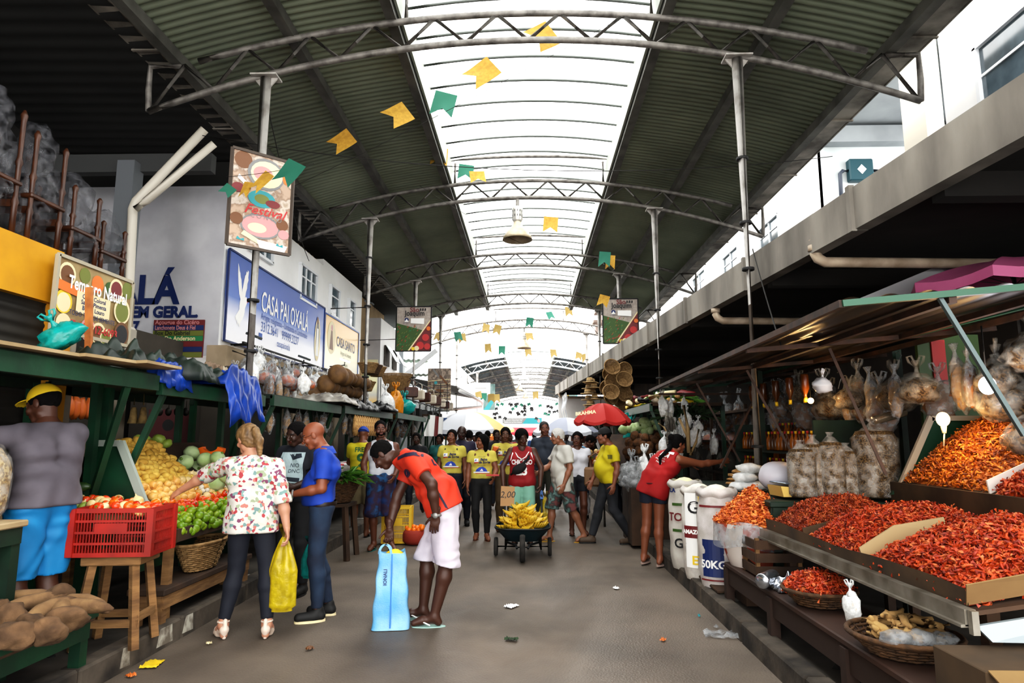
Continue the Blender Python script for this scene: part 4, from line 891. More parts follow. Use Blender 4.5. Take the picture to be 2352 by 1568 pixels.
# ---------------------------------------------------------------- produce, bags and other market goods (each kind is built once, then copied)
R3 = lambda x, y, z: Matrix.Rotation(z, 3, 'Z') @ Matrix.Rotation(y, 3, 'Y') @ Matrix.Rotation(x, 3, 'X')
fm = dict(potato=M('potato_skin', '#d9b455', .7, c2='#b98f35', scale=9, bump=.1), onion=M('onion_skin', '#c98a3c', .35, c2='#e0b468', scale=5, stretch=(1, 1, .3)), ponion=M('pale_onion', '#e5cfa0', .35, c2='#cda96a', scale=5),
          tomato=M('tomato_skin', '#c2240c', .25, c2='#d8501a', scale=3), otomato=M('orange_tomato', '#dd6a1c', .25, c2='#c8380e', scale=3), pepper=M('red_pepper', '#c42a08', .25, c2='#dd6a12', scale=3, thr=(.45, .6)), lime=M('lime_skin', '#4f7a10', .35, c2='#8ca024', scale=3, bump=.1),
          cabbage=M('cabbage_leaf', '#8fa86c', .6, c2='#b3c596', scale=4, bump=.3), chayote=M('chayote_skin', '#a9bb55', .5, c2='#7f9438', scale=6, bump=.2), papaya=M('papaya_flesh', '#f0701a', .4), papskin=M('papaya_skin', '#d58a2a', .5), coco=M('coconut_husk', '#6a4424', .95, c2='#3f2813', scale=12, bump=.8), yam=M('yam_skin', '#6e543a', .95, c2='#463220', scale=7, bump=.6), cassava=M('cassava_skin', '#8a6d4a', .9, c2='#5a422c', scale=8, bump=.5),
          zuc=M('dark_squash', '#1d3416', .4, c2='#31501f', scale=5), zucl=M('light_squash', '#5b7f24', .45, c2='#31501f', scale=5), stem=M('stem', '#5c7a2a', .7), garlic=M('garlic', '#e8e2d2', .6, c2='#cfc4ae', scale=8), leaf=M('leaf_green', '#4c7a22', .6, c2='#2d5414', scale=9), leaf2=M('leaf_dark', '#24401c', .7, c2='#15280f', scale=8), banana=M('banana_peel', '#d6b234', .45, c2='#b99320', scale=5), brn=M('banana_tip', '#4a3812', .8), orange=M('orange_skin', '#e8720c', .4, bump=.1, bscale=80), ginger=M('ginger_skin', '#b3905c', .85, c2='#8a6a3f', scale=10, bump=.4))
def mk_fruit(kind, seed=0):
    mb = MB(); st = None
    if kind == 'potato': mb.ball((0, 0, 0), (.048, .036, .033), 12, 8, .2, 1.5, seed)
    elif kind == 'onion' or kind == 'ponion': mb.lathe([(.002, -.036), (.02, -.034), (.036, -.018), (.04, 0), (.034, .02), (.016, .033), (.006, .042), (.003, .055)], n=12)
    elif kind in ('tomato', 'otomato'): mb.ball((0, 0, 0), (.036, .036, .031), 12, 8, .06, 2, seed)
    elif kind == 'pepper': mb.lathe([(.004, -.055), (.018, -.05), (.027, -.02), (.033, .02), (.028, .04), (.01, .036)], n=10)
    elif kind == 'lime': mb.ball((0, 0, 0), (.034, .034, .036), 12, 8, .03, 3, seed)
    elif kind == 'cabbage': mb.ball((0, 0, 0), (.105, .1, .088), 16, 12, .12, 2.5, seed)
    elif kind == 'chayote': mb.ball((0, 0, 0), (.06, .045, .045), 12, 9, .2, 2.5, seed)
    elif kind == 'coconut': mb.ball((0, 0, 0), (.075, .075, .085), 12, 9, .08, 3, seed)
    elif kind == 'yam': mb.ball((0, 0, 0), (.11, .075, .07), 22, 16, .3, 1.6, seed)
    elif kind == 'cassava': mb.tube([(-.17, 0, 0), (-.1, .01, 0), (0, .02, .005), (.1, .01, 0), (.17, -.01, -.005), (.2, -.02, -.01)], [.012, .034, .042, .038, .022, .008], 10)
    elif kind == 'squash': mb.lathe([(.004, -.15), (.03, -.145), (.045, -.1), (.044, 0), (.036, .09), (.02, .12), (.012, .13)], n=10)
    elif kind == 'garlic': mb.lathe([(.004, -.02), (.02, -.018), (.028, 0), (.02, .016), (.006, .026), (.004, .05)], n=8)
    elif kind == 'orange': mb.ball((0, 0, 0), .038, 12, 8)
    m = {'squash': 'zuc', 'coconut': 'coco'}.get(kind, kind); o = mb.build(kind.replace('ponion', 'pale_onion').replace('otomato', 'orange_tomato'), fm[m])
    if kind in ('tomato', 'otomato', 'pepper', 'cabbage'):
        s = MB(); z = {'pepper': .036, 'cabbage': -.08}.get(kind, .027); 
        if kind == 'cabbage': s.lathe([(.018, -.1), (.02, -.08)], n=8)
        else:
            s.tube([(0, 0, z-.004), (.002, 0, z+.014)], .0035, 5)
            for k in range(5): a = k*1.257; s.poly([(0, 0, z+.004), (.012*math.cos(a-.3), .012*math.sin(a-.3), z+.002), (.02*math.cos(a), .02*math.sin(a), z), (.012*math.cos(a+.3), .012*math.sin(a+.3), z+.002)])
        s.build('stem', fm['stem'], o)
    return o
_F = {}
def fruit(kind, loc, label, group, cat=None, s=1, rot=None):
    L_ = _F.setdefault(kind, []); rot = rot if rot is not None else (random.uniform(0, 6), random.uniform(-.6, .6) if kind != 'cabbage' else .2, random.uniform(0, 6)); s *= random.uniform(.9, 1.12)
    if len(L_) < 3: o = mk_fruit(kind, len(L_)); L_.append(o); o.location = loc; o.rotation_euler = rot; o.scale = (s,)*3
    else: o = dup(random.choice(L_), loc, rot, scale=s)
    tag(o, label, cat or {'ponion': 'onion', 'otomato': 'tomato'}.get(kind, kind), group); return o
wood = M('old_wood', '#8a6840', .85, c2='#5f4327', scale=3, detail=7, bump=.3, stretch=(1, 1, 6)); woodd = M('dark_wood', '#46301e', .85, c2='#2a1b10', scale=3, detail=6, bump=.3); woodp = M('pale_board', '#b09a78', .85, c2='#8c7656', scale=2, detail=7)
grn = M('green_paint', '#0f4028', .5, c2='#0a2c1c', scale=4, detail=6, bump=.1); grnd = M('dark_green_paint', '#0b2a1a', .6, c2='#061810', scale=4)
# --- yam table at the near left corner
def table(name, label, x0, x1, y0, y1, z, top, legm, th=.05, zl=.13, lip=None, ap=.1, cat='table', inset=.06):
    t = thing(name, label, cat, ((x0+x1)/2, (y0+y1)/2, zl)); cx_, cy_ = (x0+x1)/2, (y0+y1)/2
    mb = MB(); mb.box((0, 0, z-zl-th/2), (x1-x0, y1-y0, th), bev=.008); mb.build('table_top', top, t)
    for sx in (-1, 1):
        for sy in (-1, 1):
            mb = MB(); mb.bar((sx*((x1-x0)/2-inset), sy*((y1-y0)/2-inset), 0), (sx*((x1-x0)/2-inset), sy*((y1-y0)/2-inset), z-zl-th), .07); mb.build('leg', legm, t)
    mb = MB()
    for sx in (-1, 1): mb.box((sx*((x1-x0)/2-.03), 0, z-zl-th-ap/2), (.03, y1-y0-.06, ap))
    for sy in (-1, 1): mb.box((0, sy*((y1-y0)/2-.03), z-zl-th-ap/2), (x1-x0-.06, .03, ap))
    mb.build('apron', legm, t)
    if lip:
        mb = MB(); 
        for sx in (-1, 1): mb.box((sx*(x1-x0)/2, 0, z-zl+.02), (.03, y1-y0, .09))
        for sy in (-1, 1): mb.box((0, sy*(y1-y0)/2, z-zl+.02), (x1-x0, .03, .09))
        mb.build('rim', lip, t)
    return t
table('root_table', 'low green-edged table heaped with yams and cassava in the near left corner', -3.95, -2.78, 2.7, 4.32, .47, M('earthy_board', '#5f4630', .95, c2='#3a2a1c', scale=6), grn, lip=grn)
for i in range(26): fruit('yam', (random.uniform(-3.85, -3.05), random.uniform(3.0, 3.95), .56+.1*random.random()*(i > 10)), 'knobbly brown yam heaped on the low green table', 'yams on the low table', s=random.uniform(.8, 1.1))
for (px, py, a) in ((170, 1395, .3), (190, 1385, -.2), (60, 1390, 1.0), (100, 1410, 1.6), (150, 1400, 2.1), (85, 1375, .4)): p = atz(px, py, .57); fruit('cassava', p, 'tapering tan cassava root on the low green table', 'cassava on the low table', rot=(0, random.uniform(-.2, .2), a), s=1.1)
for (px, py) in ((125, 1375), (150, 1425), (20, 1420), (70, 1440), (110, 1450), (30, 1460)): fruit('yam', atz(px, py, .57), 'knobbly brown yam heaped on the low green table', 'yams on the low table')
# --- first counter and sloping produce display
def stall_frame(label, x0, x1, y0, y1, zs, zc, side=-1, shelf=grnd, n=None, roof_th=.05, cy0=None):
    cy0 = cy0 or y0
    t = thing('market_stall', label, 'stall', ((x0+x1)/2, (y0+y1)/2, .13)); t_in = Matrix.Translation(-V(((x0+x1)/2, (y0+y1)/2, .13)))
    def B(nm, f, m, p=t, label=None): mb = MB(); mb.T = t_in; f(mb); return mb.build(nm, m, p, label=label)
    fr = x1 if side < 0 else x0; bk = x0 if side < 0 else x1; n = n or max(1, round((y1-y0)/1.9))
    B('shelf_roof', lambda q: q.box(((x0+x1)/2, (y0+y1)/2, zs), (x1-x0, y1-y0, roof_th)), shelf)
    B('front_beam', lambda q: q.bar((fr, y0, zs-.05), (fr, y1, zs-.05), .05, .12), grn)
    B('back_beam', lambda q: q.bar((bk, y0, zs-.05), (bk, y1, zs-.05), .05, .1), grnd)
    for i in range(n+1):
        y = y0+.05+(y1-y0-.1)*i/n
        for xx in ((fr+.45*side, bk)): B('post', lambda q: q.bar((xx, y, .13), (xx, y, zs-.05), .06), grn)
        if y > 3.8: B('brace', lambda q: q.bar((fr+side*.44, y+.02, zc+.1), (fr+side*.02, y+.05 if i < n else y-.3, zs-.1), .045), grn)
    B('counter', lambda q: q.box(((x0+x1)/2, (cy0+y1)/2, zc), (x1-x0, y1-cy0, .05)), shelf)
    B('counter_front', lambda q: q.box((fr+side*.06, (cy0+y1)/2, zc-.1), (.03, y1-cy0, .18)), grn)
    return t
stall_frame('green wooden stall with roof shelf behind the yams and the red crate', -4.0, -3.02, 3.55, 5.2, 2.06, .95, cy0=4.78)
stall_frame('green wooden stall holding the sloping produce display', -3.95, -3.02, 5.25, 7.35, 2.03, .72)
def spl(s, y): return V((-2.86-.86*s, y, .78+.74*s))       # sloping display surface
nn = V((.74, 0, .86)).normalized()
t = thing('display_rack', 'sloping green produce rack facing the aisle under the stall shelf', 'rack', (-3.3, 6.3, .13)); TT = Matrix.Translation(-V((-3.3, 6.3, .13)))
mb = MB(); mb.T = TT; mb.poly([spl(0, 5.3), spl(0, 7.4), spl(1.0, 7.4), spl(1.0, 5.3)], (0, 0, -.04)); mb.build('sloping_board', woodd, t)
mb = MB(); mb.T = TT; mb.bar(spl(0, 5.3)+V((.03, 0, .02)), spl(0, 7.4)+V((.03, 0, .02)), .04, .1); mb.build('front_lip', woodd, t)
mb = MB(); mb.T = TT; mb.poly([spl(-.02, 5.27), spl(1.0, 5.27), spl(1.0, 5.27)+V((0, 0, .12)), spl(0, 5.27)+V((0, 0, .12))], (0, .03, 0)); mb.build('side_board', woodp, t)
for y in (5.35, 7.3):
    for x, z in ((-2.9, .74), (-3.7, 1.4)): mb = MB(); mb.T = TT; mb.bar((x, y, .13), (x, y, z), .06); mb.build('leg', wood, t)
def zonefill(kind, s0, s1, y0, y1, d, label, group, layers=1, s=1, mix=None, cat=None):
    i = 0; a = s0
    while a < s1:
        y = y0+(d/2 if i % 2 else 0)
        while y < y1:
            k = random.choice(mix) if mix else kind
            p = spl(a+random.uniform(-.01, .01), y+random.uniform(-.012, .012))+nn*(d*.42+random.uniform(0, .04))
            lab = label if not mix else None
            fruit(k, p, lab or {'tomato': 'red tomato among the mixed pile on the rack', 'otomato': 'orange tomato among the mixed pile on the rack', 'pepper': 'small red pepper among the mixed pile on the rack', 'ponion': 'pale onion among the mixed pile on the rack', 'garlic': 'garlic bulb among the mixed pile on the rack', 'onion': 'brown onion among the mixed pile on the rack'}[k], group if not mix else k+' in the mixed pile', cat, s)
            y += d
        a += d*.8/1.13; i += 1
zonefill('potato', .5, .97, 5.5, 6.35, .072, 'yellow potato heaped on the upper part of the rack', 'potatoes on the rack')
zonefill('onion', .3, .5, 5.4, 6.1, .075, 'golden brown onion on the rack below the potatoes', 'onions on the rack')
zonefill('ponion', .28, .55, 6.1, 6.9, .07, 'x', 'x', mix=['ponion', 'garlic', 'ponion', 'onion'])
zonefill('pepper', .17, .3, 5.4, 6.7, .062, 'x', 'x', mix=['pepper', 'tomato', 'otomato', 'pepper'])
zonefill('ponion', .0, .28, 6.7, 7.3, .07, 'x', 'x', mix=['ponion', 'garlic'])
zonefill('lime', .0, .2, 5.38, 6.7, .066, 'green lime piled at the foot of the rack', 'limes on the rack')
for i in range(60):       # limes heaped over the front lip
    y = random.uniform(5.45, 6.6); a = random.uniform(0, 1); fruit('lime', (-2.86+.16*a-.08, y, .86+.13*random.random()-.1*a), 'green lime piled at the foot of the rack', 'limes on the rack')
for i, (px, py) in enumerate(((440, 1040), (470, 1055), (425, 1062), (450, 1075), (500, 1052), (495, 1110), (470, 1130), (505, 1140), (520, 1090))): fruit('cabbage', at(px, py, 6.75-.12*(i % 3)), 'pale green cabbage resting among the onions on the rack', 'cabbages on the rack', s=.82)
for (px, py) in ((335, 1010), (350, 1018), (365, 1008), (372, 1022), (322, 1022), (340, 1030), (318, 1008), (384, 1018)): fruit('chayote', at(px, py, 6.55), 'pale green chayote on top of the rack', 'chayotes on the rack', s=1.0)
mb = MB(); c = at(482, 1030, 6.9)
for a in range(1): pass
mb.mi = 0; prof = []
mb.grid(lambda u, v: c+V(((-.5+u)*.26, -.03+.06*v, .09*abs(2*u-1)**2-.09+.07*(1-v)*0+.05*math.sin(PI*u)*(v-.5)*0)), 12, 3)
mb = MB(); n = 18; out = [c+V((.14*math.cos(PI+PI*i/n), 0, .12*math.sin(PI+PI*i/n))) for i in range(n+1)]; inn = [c+V((.08*math.cos(PI*2-PI*i/n), 0, .05*math.sin(PI*2-PI*i/n)+.02)) for i in range(n+1)]
mb.poly(out+inn, (0, .07, 0)); tag(mb.build('papaya_slice', [fm['papaya']]), 'orange cut papaya wedge standing above the cabbages', 'papaya')
# --- red crate on a wooden stool
t = thing('wooden_stool', 'square rough wooden stool under the red crate', 'stool', (-2.93, 4.78, .14), .12)
mb = MB(); mb.box((0, 0, .585), (.4, .32, .06), bev=.008); mb.build('seat', wood, t)
for sx in (-1, 1):
    for sy in (-1, 1): mb = MB(); mb.bar((sx*.2, sy*.16, 0), (sx*.14, sy*.11, .56), .05); mb.build('leg', wood, t)
for sy in (-1, 1): mb = MB(); mb.bar((-.21, sy*.145, .17), (.21, sy*.145, .17), .03, .05); mb.build('stretcher', wood, t)
for sx in (-1, 1): mb = MB(); mb.bar((sx*.19, -.15, .2), (sx*.19, .15, .2), .03, .05); mb.build('stretcher', wood, t)
def crate(label, loc, rz, w, d, h, mat, rows=5, cols=14, name='plastic_crate', group=None):
    t = thing(name, label, 'crate', loc, rz, group); mb = MB()
    for (cx_, cy_, lx, ly) in ((0, -d/2, w, .012), (0, d/2, w, .012), (-w/2, 0, .012, d), (w/2, 0, .012, d)):
        for z in (.012, h*.27, h*.5, h*.74, h-.012): mb.box((cx_, cy_, z), (lx+.012 if lx > ly else .02, ly+.012 if ly > lx else .02, .016 if z not in (.012, h-.012) else .03))
        L_ = max(lx, ly); n = int(L_/.02)
        for i in range(n+1):
            k = -L_/2+L_*i/n; mb.box((cx_+(k if lx > ly else 0), cy_+(k if ly > lx else 0), h/2), (.006, .006, h))
    for sx in (-1, 1):
        for sy in (-1, 1): mb.box((sx*w/2, sy*d/2, h/2), (.045, .045, h))
    mb.box((0, -d/2-.006, h*.6), (w*.42, .012, h*.2)); mb.build('lattice_sides', mat, t)
    mb = MB(); mb.box((0, 0, .01), (w, d, .014)); mb.build('bottom', mat, t); return t
redp = M('red_plastic', '#9e1c0e', .5, c2='#7c150a', scale=5)
cr = crate('bright red slatted plastic crate on the wooden stool', (-2.91, 4.75, .766), .1, .52, .35, .32, redp)
mb = MB(); mb.box((0, -.184, .19), (.16, .004, .04)); mb.build('white_marking', M('worn_white', '#c9a79a', .8, c2='#b8200e', scale=30, thr=(.45, .5)), cr)
for i in range(46):
    k = random.choice(['tomato', 'otomato', 'tomato', 'ponion', 'pepper']); x, y = random.uniform(-.22, .22), random.uniform(-.13, .13)
    fruit(k, (-2.91+x, 4.75+y, 1.06+.05*random.random()*(1-abs(x)*3)), {'tomato': 'red tomato', 'otomato': 'orange tomato', 'ponion': 'pale onion', 'pepper': 'small red pepper'}[k]+' inside the red crate on the stool', k+' in the red crate')
t = thing('wooden_tray', 'shallow wooden tray of tomatoes behind the red crate', 'tray', (-3.32, 5.0, .98)); mb = MB(); mb.box((0, 0, 0), (.66, .36, .02)); 
for s in (-1, 1): mb.box((0, s*.18, .04), (.66, .02, .08)); mb.box((s*.33, 0, .04), (.02, .36, .08))
mb.build('tray', woodp, t)
for i in range(60):
    k = random.choice(['tomato', 'otomato', 'tomato', 'ponion']); x, y = random.uniform(-.28, .28), random.uniform(-.14, .14)
    fruit(k, (-3.32+x, 5.0+y, 1.05+.07*random.random()*(1-abs(x)*2)), {'tomato': 'red tomato', 'otomato': 'orange tomato', 'ponion': 'pale onion'}[k]+' in the wooden tray behind the crate', k+' in the wooden tray')
mb = MB(); mb.T = Matrix.Translation(-V((-3.2, 5.22, 1.2))); mb.poly([(-3.5, 5.22, 1.0), (-3.02, 5.22, 1.0), (-3.28, 5.22, 1.52), (-3.5, 5.22, 1.52)], (0, .03, 0)); p_ = mb.build('green_board', grn, loc=(-3.2, 5.22, 1.2)); tag(p_, 'dark green slanted side panel with a pale edge beside the potatoes', 'panel')
mb = MB(); mb.T = Matrix.Translation(-V((-3.2, 5.22, 1.2))); mb.bar((-3.02, 5.21, 1.0), (-3.28, 5.21, 1.54), .035, .06); mb.bar((-3.28, 5.21, 1.53), (-3.5, 5.21, 1.53), .03, .05); mb.build('edge_strip', M('worn_edge', '#8f9890', .7), p_)
for i in range(22): fruit('squash', (-3.72+random.uniform(-.12, .2), 5.0+random.uniform(-.1, .1), 1.12+.075*(i//4)), 'long dark green squash stacked behind the man in the yellow cap', 'dark squashes', rot=(PI/2+random.uniform(-.1, .1), random.uniform(-.2, .2), PI/2+random.uniform(-.3, .3)), s=1.0)
for i in range(6): o = fruit('chayote', (-3.6+.07*i, 4.9, 1.06), 'yellow-green chayote under the dark squashes', 'chayotes under the squashes', s=.8)
t = thing('display_shelf', 'small pale wooden shelf under the dark squashes', 'shelf', (-3.6, 4.95, 1.0)); mb = MB(); mb.box((0, 0, 0), (.5, .4, .03), bev=.004); mb.build('board', woodp, t)
mb = MB(); mb.box((0, 0, -.03), (.46, .36, .03)); mb.build('support', grnd, t)
# basket on the low wooden bench below the limes
tb = table('wooden_bench', 'low rough wooden bench with a basket below the limes', -3.1, -2.8, 5.15, 6.75, .42, woodd, wood)
def basket(label, loc, r, h, mat, n=28, cat='basket', flare=1.2, rz=0, sc_=(1, 1), name='woven_basket', group=None):
    t = thing(name, label, cat, loc, rz, group); mb = MB(); vs = 6
    prof = [(r*(.7+.3*i/vs)*(1+(flare-1)*i/vs), h*i/vs) for i in range(vs+1)]
    for i in range(n):
        a = 2*PI*i/n; mb.tube([(q*math.cos(a)*sc_[0], q*math.sin(a)*sc_[1], z) for q, z in prof], .006, 4)
    for k in range(int(h/.018)):
        z = .01+k*.018; q = r*(.7+.3*z/h)*(1+(flare-1)*z/h)
        mb.tube([((q+.005*(-1)**(i+k))*math.cos(2*PI*i/n)*sc_[0], (q+.005*(-1)**(i+k))*math.sin(2*PI*i/n)*sc_[1], z) for i in range(n+1)], .0085, 4, cap=False)
    mb.build('weave', mat, t); mb = MB(); q = prof[-1][0]; mb.tube([(q*math.cos(2*PI*i/24)*sc_[0], q*math.sin(2*PI*i/24)*sc_[1], h) for i in range(25)], .014, 6, cap=False); mb.build('rim', mat, t)
    mb = MB(); mb.lathe([(.001, .005), (prof[0][0], .005)], n=20, cap=False, sc=sc_); mb.build('bottom', mat, t); return t
wick = M('wicker', '#a48458', .8, c2='#7d5f38', scale=20, bump=.3); wickd = M('dark_wicker', '#5c3f24', .85, c2='#3c2816', scale=20, bump=.3)
basket('pale woven basket lying below the limes', (-2.93, 5.95, .43), .2, .24, wick, sc_=(.7, 1.5))
# --- things on the first roof shelf
def cloth_heap(label, loc, sx, sy, sz, mat, seed, cat='tarpaulin', name='tarpaulin', rz=0, rough=1, drop=0):
    mb = MB(); o = V((seed*5.1, seed*2.3, 0))
    def f(u, v):
        a = u*2-1; b = v*2-1; e = max(0, 1-max(abs(a), abs(b))**3)
        n = mnoise.noise(V((a*2.2, b*2.2, 0))+o); n2 = mnoise.noise(V((a*6, b*6, 3))+o); fold = abs(math.sin(a*3.2+n*3+b*2))*.14
        z = sz*e**.6*(.62+.6*n+.25*n2*rough+fold); x = a*sx/2*(1+.12*n2); y = b*sy/2*(1+.12*n)
        if drop and a > .45: z -= drop*(a-.45)*1.8*(1+.5*n); x -= (a-.45)*sx*.25
        return (x, y, z+.004)
    mb.grid(f, 44, 44); o_ = mb.build(name, mat, loc=loc); o_.rotation_euler = (0, 0, rz); md = o_.modifiers.new('s', 'SOLIDIFY'); md.thickness = .006; return tag(o_, label, cat)
tgr = M('tarp_green', '#1b2a22', .5, c2='#0f1a15', scale=5); tbl = M('tarp_blue', '#0a3f9e', .4, c2='#082a6e', scale=5); tcl = M('cloth_beige', '#a89a86', .8, c2='#857763', scale=8); tbk = M('tarp_black', '#17181a', .45); tsv = M('tarp_silver', '#a9a49c', .45, c2='#6e6a64', scale=6)
Z1 = 2.085
cloth_heap('dark green tarpaulin folded in a heap on the stall roof, larger one', (-3.3, 6.0, Z1-.02), 0.75, .95, .27, tgr, 1, rz=.2)
cloth_heap('dark green tarpaulin heap on the stall roof behind the blue one', (-3.45, 5.35, Z1), .7, .7, .3, tgr, 2)
cloth_heap('blue tarpaulin crumpled on the near stall roof edge', (-3.12, 5.45, Z1-.01), .4, .5, .16, tbl, 3, drop=.1)
cloth_heap('bright blue tarpaulin hanging over the stall roof edge', (-3.02, 6.5, Z1-.01), .6, .75, .2, tbl, 5, drop=.35)
cloth_heap('beige folded cloth on the stall roof beside the blue tarpaulin', (-3.3, 6.85, Z1), .5, .6, .22, tcl, 6, cat='cloth', name='folded_cloth')
cloth_heap('brown sacking on the stall roof between the tarpaulins', (-3.25, 6.45, Z1+.05), .4, .35, .2, M('sacking', '#7c6a58', .9, c2='#55463a', scale=9), 8, cat='cloth', name='sack_cloth')
for i, (y0_, y1_, x, a) in enumerate(((3.4, 4.25, -3.1, .04), (4.2, 4.75, -3.06, -.05), (4.7, 5.3, -3.0, .1), (3.5, 4.6, -3.5, .02))):
    mb = MB(); mb.box((0, 0, 0), (.3, y1_-y0_, .022)); o = mb.build('loose_board', woodp, loc=(x, (y0_+y1_)/2, 2.1+.015*i)); o.rotation_euler = (.02, -.05, a); tag(o, ['weathered white board lying nearest on the left stall roof', 'short weathered board in the middle of the near stall roof', 'weathered board with a raised end beside the blue tarpaulin', 'weathered board at the back of the near stall roof'][i], 'board')
mb = MB(); mb.bar(at(203, 850, 5.1), at(205, 660, 5.1), .03, .05); tag(mb.build('wooden_stake', M('orange_wood', '#c0763a', .7, c2='#8f552a', scale=9)), 'thin orange wooden stake standing in front of the spice sign', 'stake')
# knotted plastic bags
def mk_bag(kind, seed, mat, inner=None, parts=True):
    mb = MB(); h = {'round': (.17, .14, .12), 'long': (.07, .06, .2), 'carrier': (.13, .07, .2)}[kind]
    mb.ball((0, 0, -h[2]-.05), h, 16, 12, .35, 2.2, seed); mb.lathe([(.05, -.1), (.018, -.03), (.012, 0), (.02, .02), (.035, .06)], (0, 0, -.0), 8)
    o = mb.build('plastic_bag', mat)
    if kind != 'long':
        mb = MB()
        for s in (-1, 1): mb.tube([(s*.01, 0, 0), (s*.05, 0, .05), (s*.06, .01, .09), (s*.03, 0, .1), (s*.0, 0, .02)], [.01, .012, .01, .01, .008], 6)
        mb.build('tied_handle', mat, o)
    if inner:
        mb = MB(); mb.ball((0, 0, -h[2]-.06), [q*.85 for q in h], 12, 9, .3, 3, seed+1); mb.build('contents', inner, o)
    return o
tealf = film('teal_film', '#0f9a96', .85); clear = film('clear_film', '#b4b7ba', .34, .2); whitef = film('white_film', '#eef0f0', .75, .4); yelf = film('yellow_film', '#b7a018', .8, .3)
b_ = mk_bag('round', 1, tealf, M('greens_in', '#2a8a6a', .7)); b_.location = (-3.5, 4.62, 2.42); b_.scale = (.95, .9, .75); b_.rotation_euler = (.3, -.6, .4); tag(b_, 'knotted teal plastic bag lying on the near left stall roof', 'bag')
# furniture wrapped in film above the yellow fascia
fmw = M('turned_wood', '#341a0d', .4, c2='#4a2814', scale=6)
for i, (y, x, h, lab) in enumerate(((4.75, -4.3, 1.1, 'tallest'), (5.25, -4.3, 1.0, 'second'), (5.75, -4.3, .72, 'third'), (6.25, -4.35, .55, 'lowest'))):
    t = thing('wrapped_chair', f'dark wooden chair wrapped in clear film, {lab} of the row above the yellow fascia' if i in (0, 3) else f'dark wooden chair wrapped in clear film, {lab} from the left above the yellow fascia', 'chair', (x, y, 3.14))
    for sx in (-1, 1):
        for sy in (-1, 1):
            mb = MB(); mb.lathe([(.022, 0), (.022, h*.25), (.03, h*.28), (.018, h*.32), (.02, h*.55), (.03, h*.58), (.018, h*.62), (.02, h*.9), (.028, h*.95), (.01, h*.99)], (sx*.17, sy*.17, 0), 8); mb.build('leg', fmw, t)
    mb = MB(); mb.box((0, 0, h*.42), (.4, .4, .04), bev=.01); mb.build('seat', fmw, t)
    mb = MB(); mb.box((0, -.17, .3), (.3, .02, .06)); mb.box((0, .17, .3), (.3, .02, .06)); mb.build('rail', fmw, t)
    mb = MB(); mb.ball((0, 0, h*.5), (.2, .2, h*.42), 16, 12, .45, 2.3, i+3, sq=.8); mb.ball((.03, 0, h*.9), (.15, .16, .24), 14, 10, .3, 2.6, i+9); mb.build('plastic_wrap', film('chair_film', '#77787e', .16, .1), t)
# meter box
t = thing('meter_box', 'grey electricity meter box under the spice sign bracket', 'box', (-4.05, 6.3, 2.42)); mb = MB(); mb.box((0, 0, .1), (.16, .22, .3), bev=.015); mb.build('case', M('box_grey', '#b2aca0', .6), t); mb = MB(); mb.box((.09, 0, .1), (.02, .18, .24), bev=.005); mb.build('door', M('box_grey2', '#938d82', .6), t)
mb = MB(); mb.tube([(-4.02, 6.3, 2.4), (-4.02, 6.3, 1.7)], .02); tag(mb.build('conduit', band), 'black conduit below the grey meter box', 'pipe')
# goods inside the dark shop behind the near stalls
for i in range(12):
    t = thing('seed_packet_rack', 'glass jar column of yellow seeds behind the man in the yellow cap', 'jar', (-4.55+.0*i, 5.65+.14*(i % 4), 1.15+.34*(i//4)), group='jars in the spice shop'); mb = MB(); mb.lathe([(.05, 0), (.055, .02), (.055, .2), (.04, .24)], n=12); mb.build('glass', M('seed_'+str(i % 3), ['#a88a1e', '#5a3318', '#7a4a1a'][i % 3], .3), t); mb = MB(); mb.lathe([(.045, .24), (.045, .27)], n=12); mb.build('lid', ink['white'], t)
for i in range(9):
    mb = MB(); mb.ball((0, 0, -.1), (.05, .05, .1), 8, 6, .5, 3, i); o = mb.build('spice_bundle', ink['maroon'] if i < 5 else ink['orange'], loc=(-4.3, 5.55+.09*i, 1.95)); tag(o, 'dark red spice bundle hanging in the shop behind the stall' if i < 5 else 'orange bag hanging in the shop behind the stall', 'bundle', 'red bundles' if i < 5 else 'orange bags in the shop')
t = thing('display_board', 'dark red square display board with a round hole under the stall shelf', 'board', tuple(at(388, 980, 7.9))); mb = MB(); mb.box((0, 0, 0), (.5, .04, .42)); mb.build('panel', M('dark_red_board', '#4a0c12', .5), t); mb = MB(); mb.lathe([(.001, 0), (.07, 0)], (0, -.023, .02), 20, R=None, cap=False); 
mb = MB(); mb.poly([(.07*math.cos(a), -.024, .02+.07*math.sin(a)) for a in np.linspace(0, 2*PI, 20, endpoint=False)]); mb.build('round_hole', band, t)
for i, px in enumerate((310, 332)):
    mb = MB(); mb.tube([at(px, 870, 6.4), at(px-2, 930, 6.4)], .006, 5); mb.lathe([(.02, 0), (.03, -.04), (.035, -.1), (.05, -.16)], at(px-2, 935, 6.4), 10); tag(mb.build('rope_tassel', M('rope', '#9a8050', .9, c2='#6d5a36', scale=20)), ['rope tassel hanging under the stall shelf, left one', 'rope tassel hanging under the stall shelf, right one'][i], 'rope')
for i in range(4):
    mb = MB(); p = at(370+i*20, 905, 7.4); 
    mb.tube([p, p+V((0, 0, -.15))], .004, 4); mb.ball(p+V((0, 0, -.2)), (.04, .03, .05), 8, 6); tag(mb.build('cow_bell', M('iron', '#26221e', .5, .6)), 'small dark iron bell hanging on a string under the shelf', 'bell', 'iron bells under the shelf')
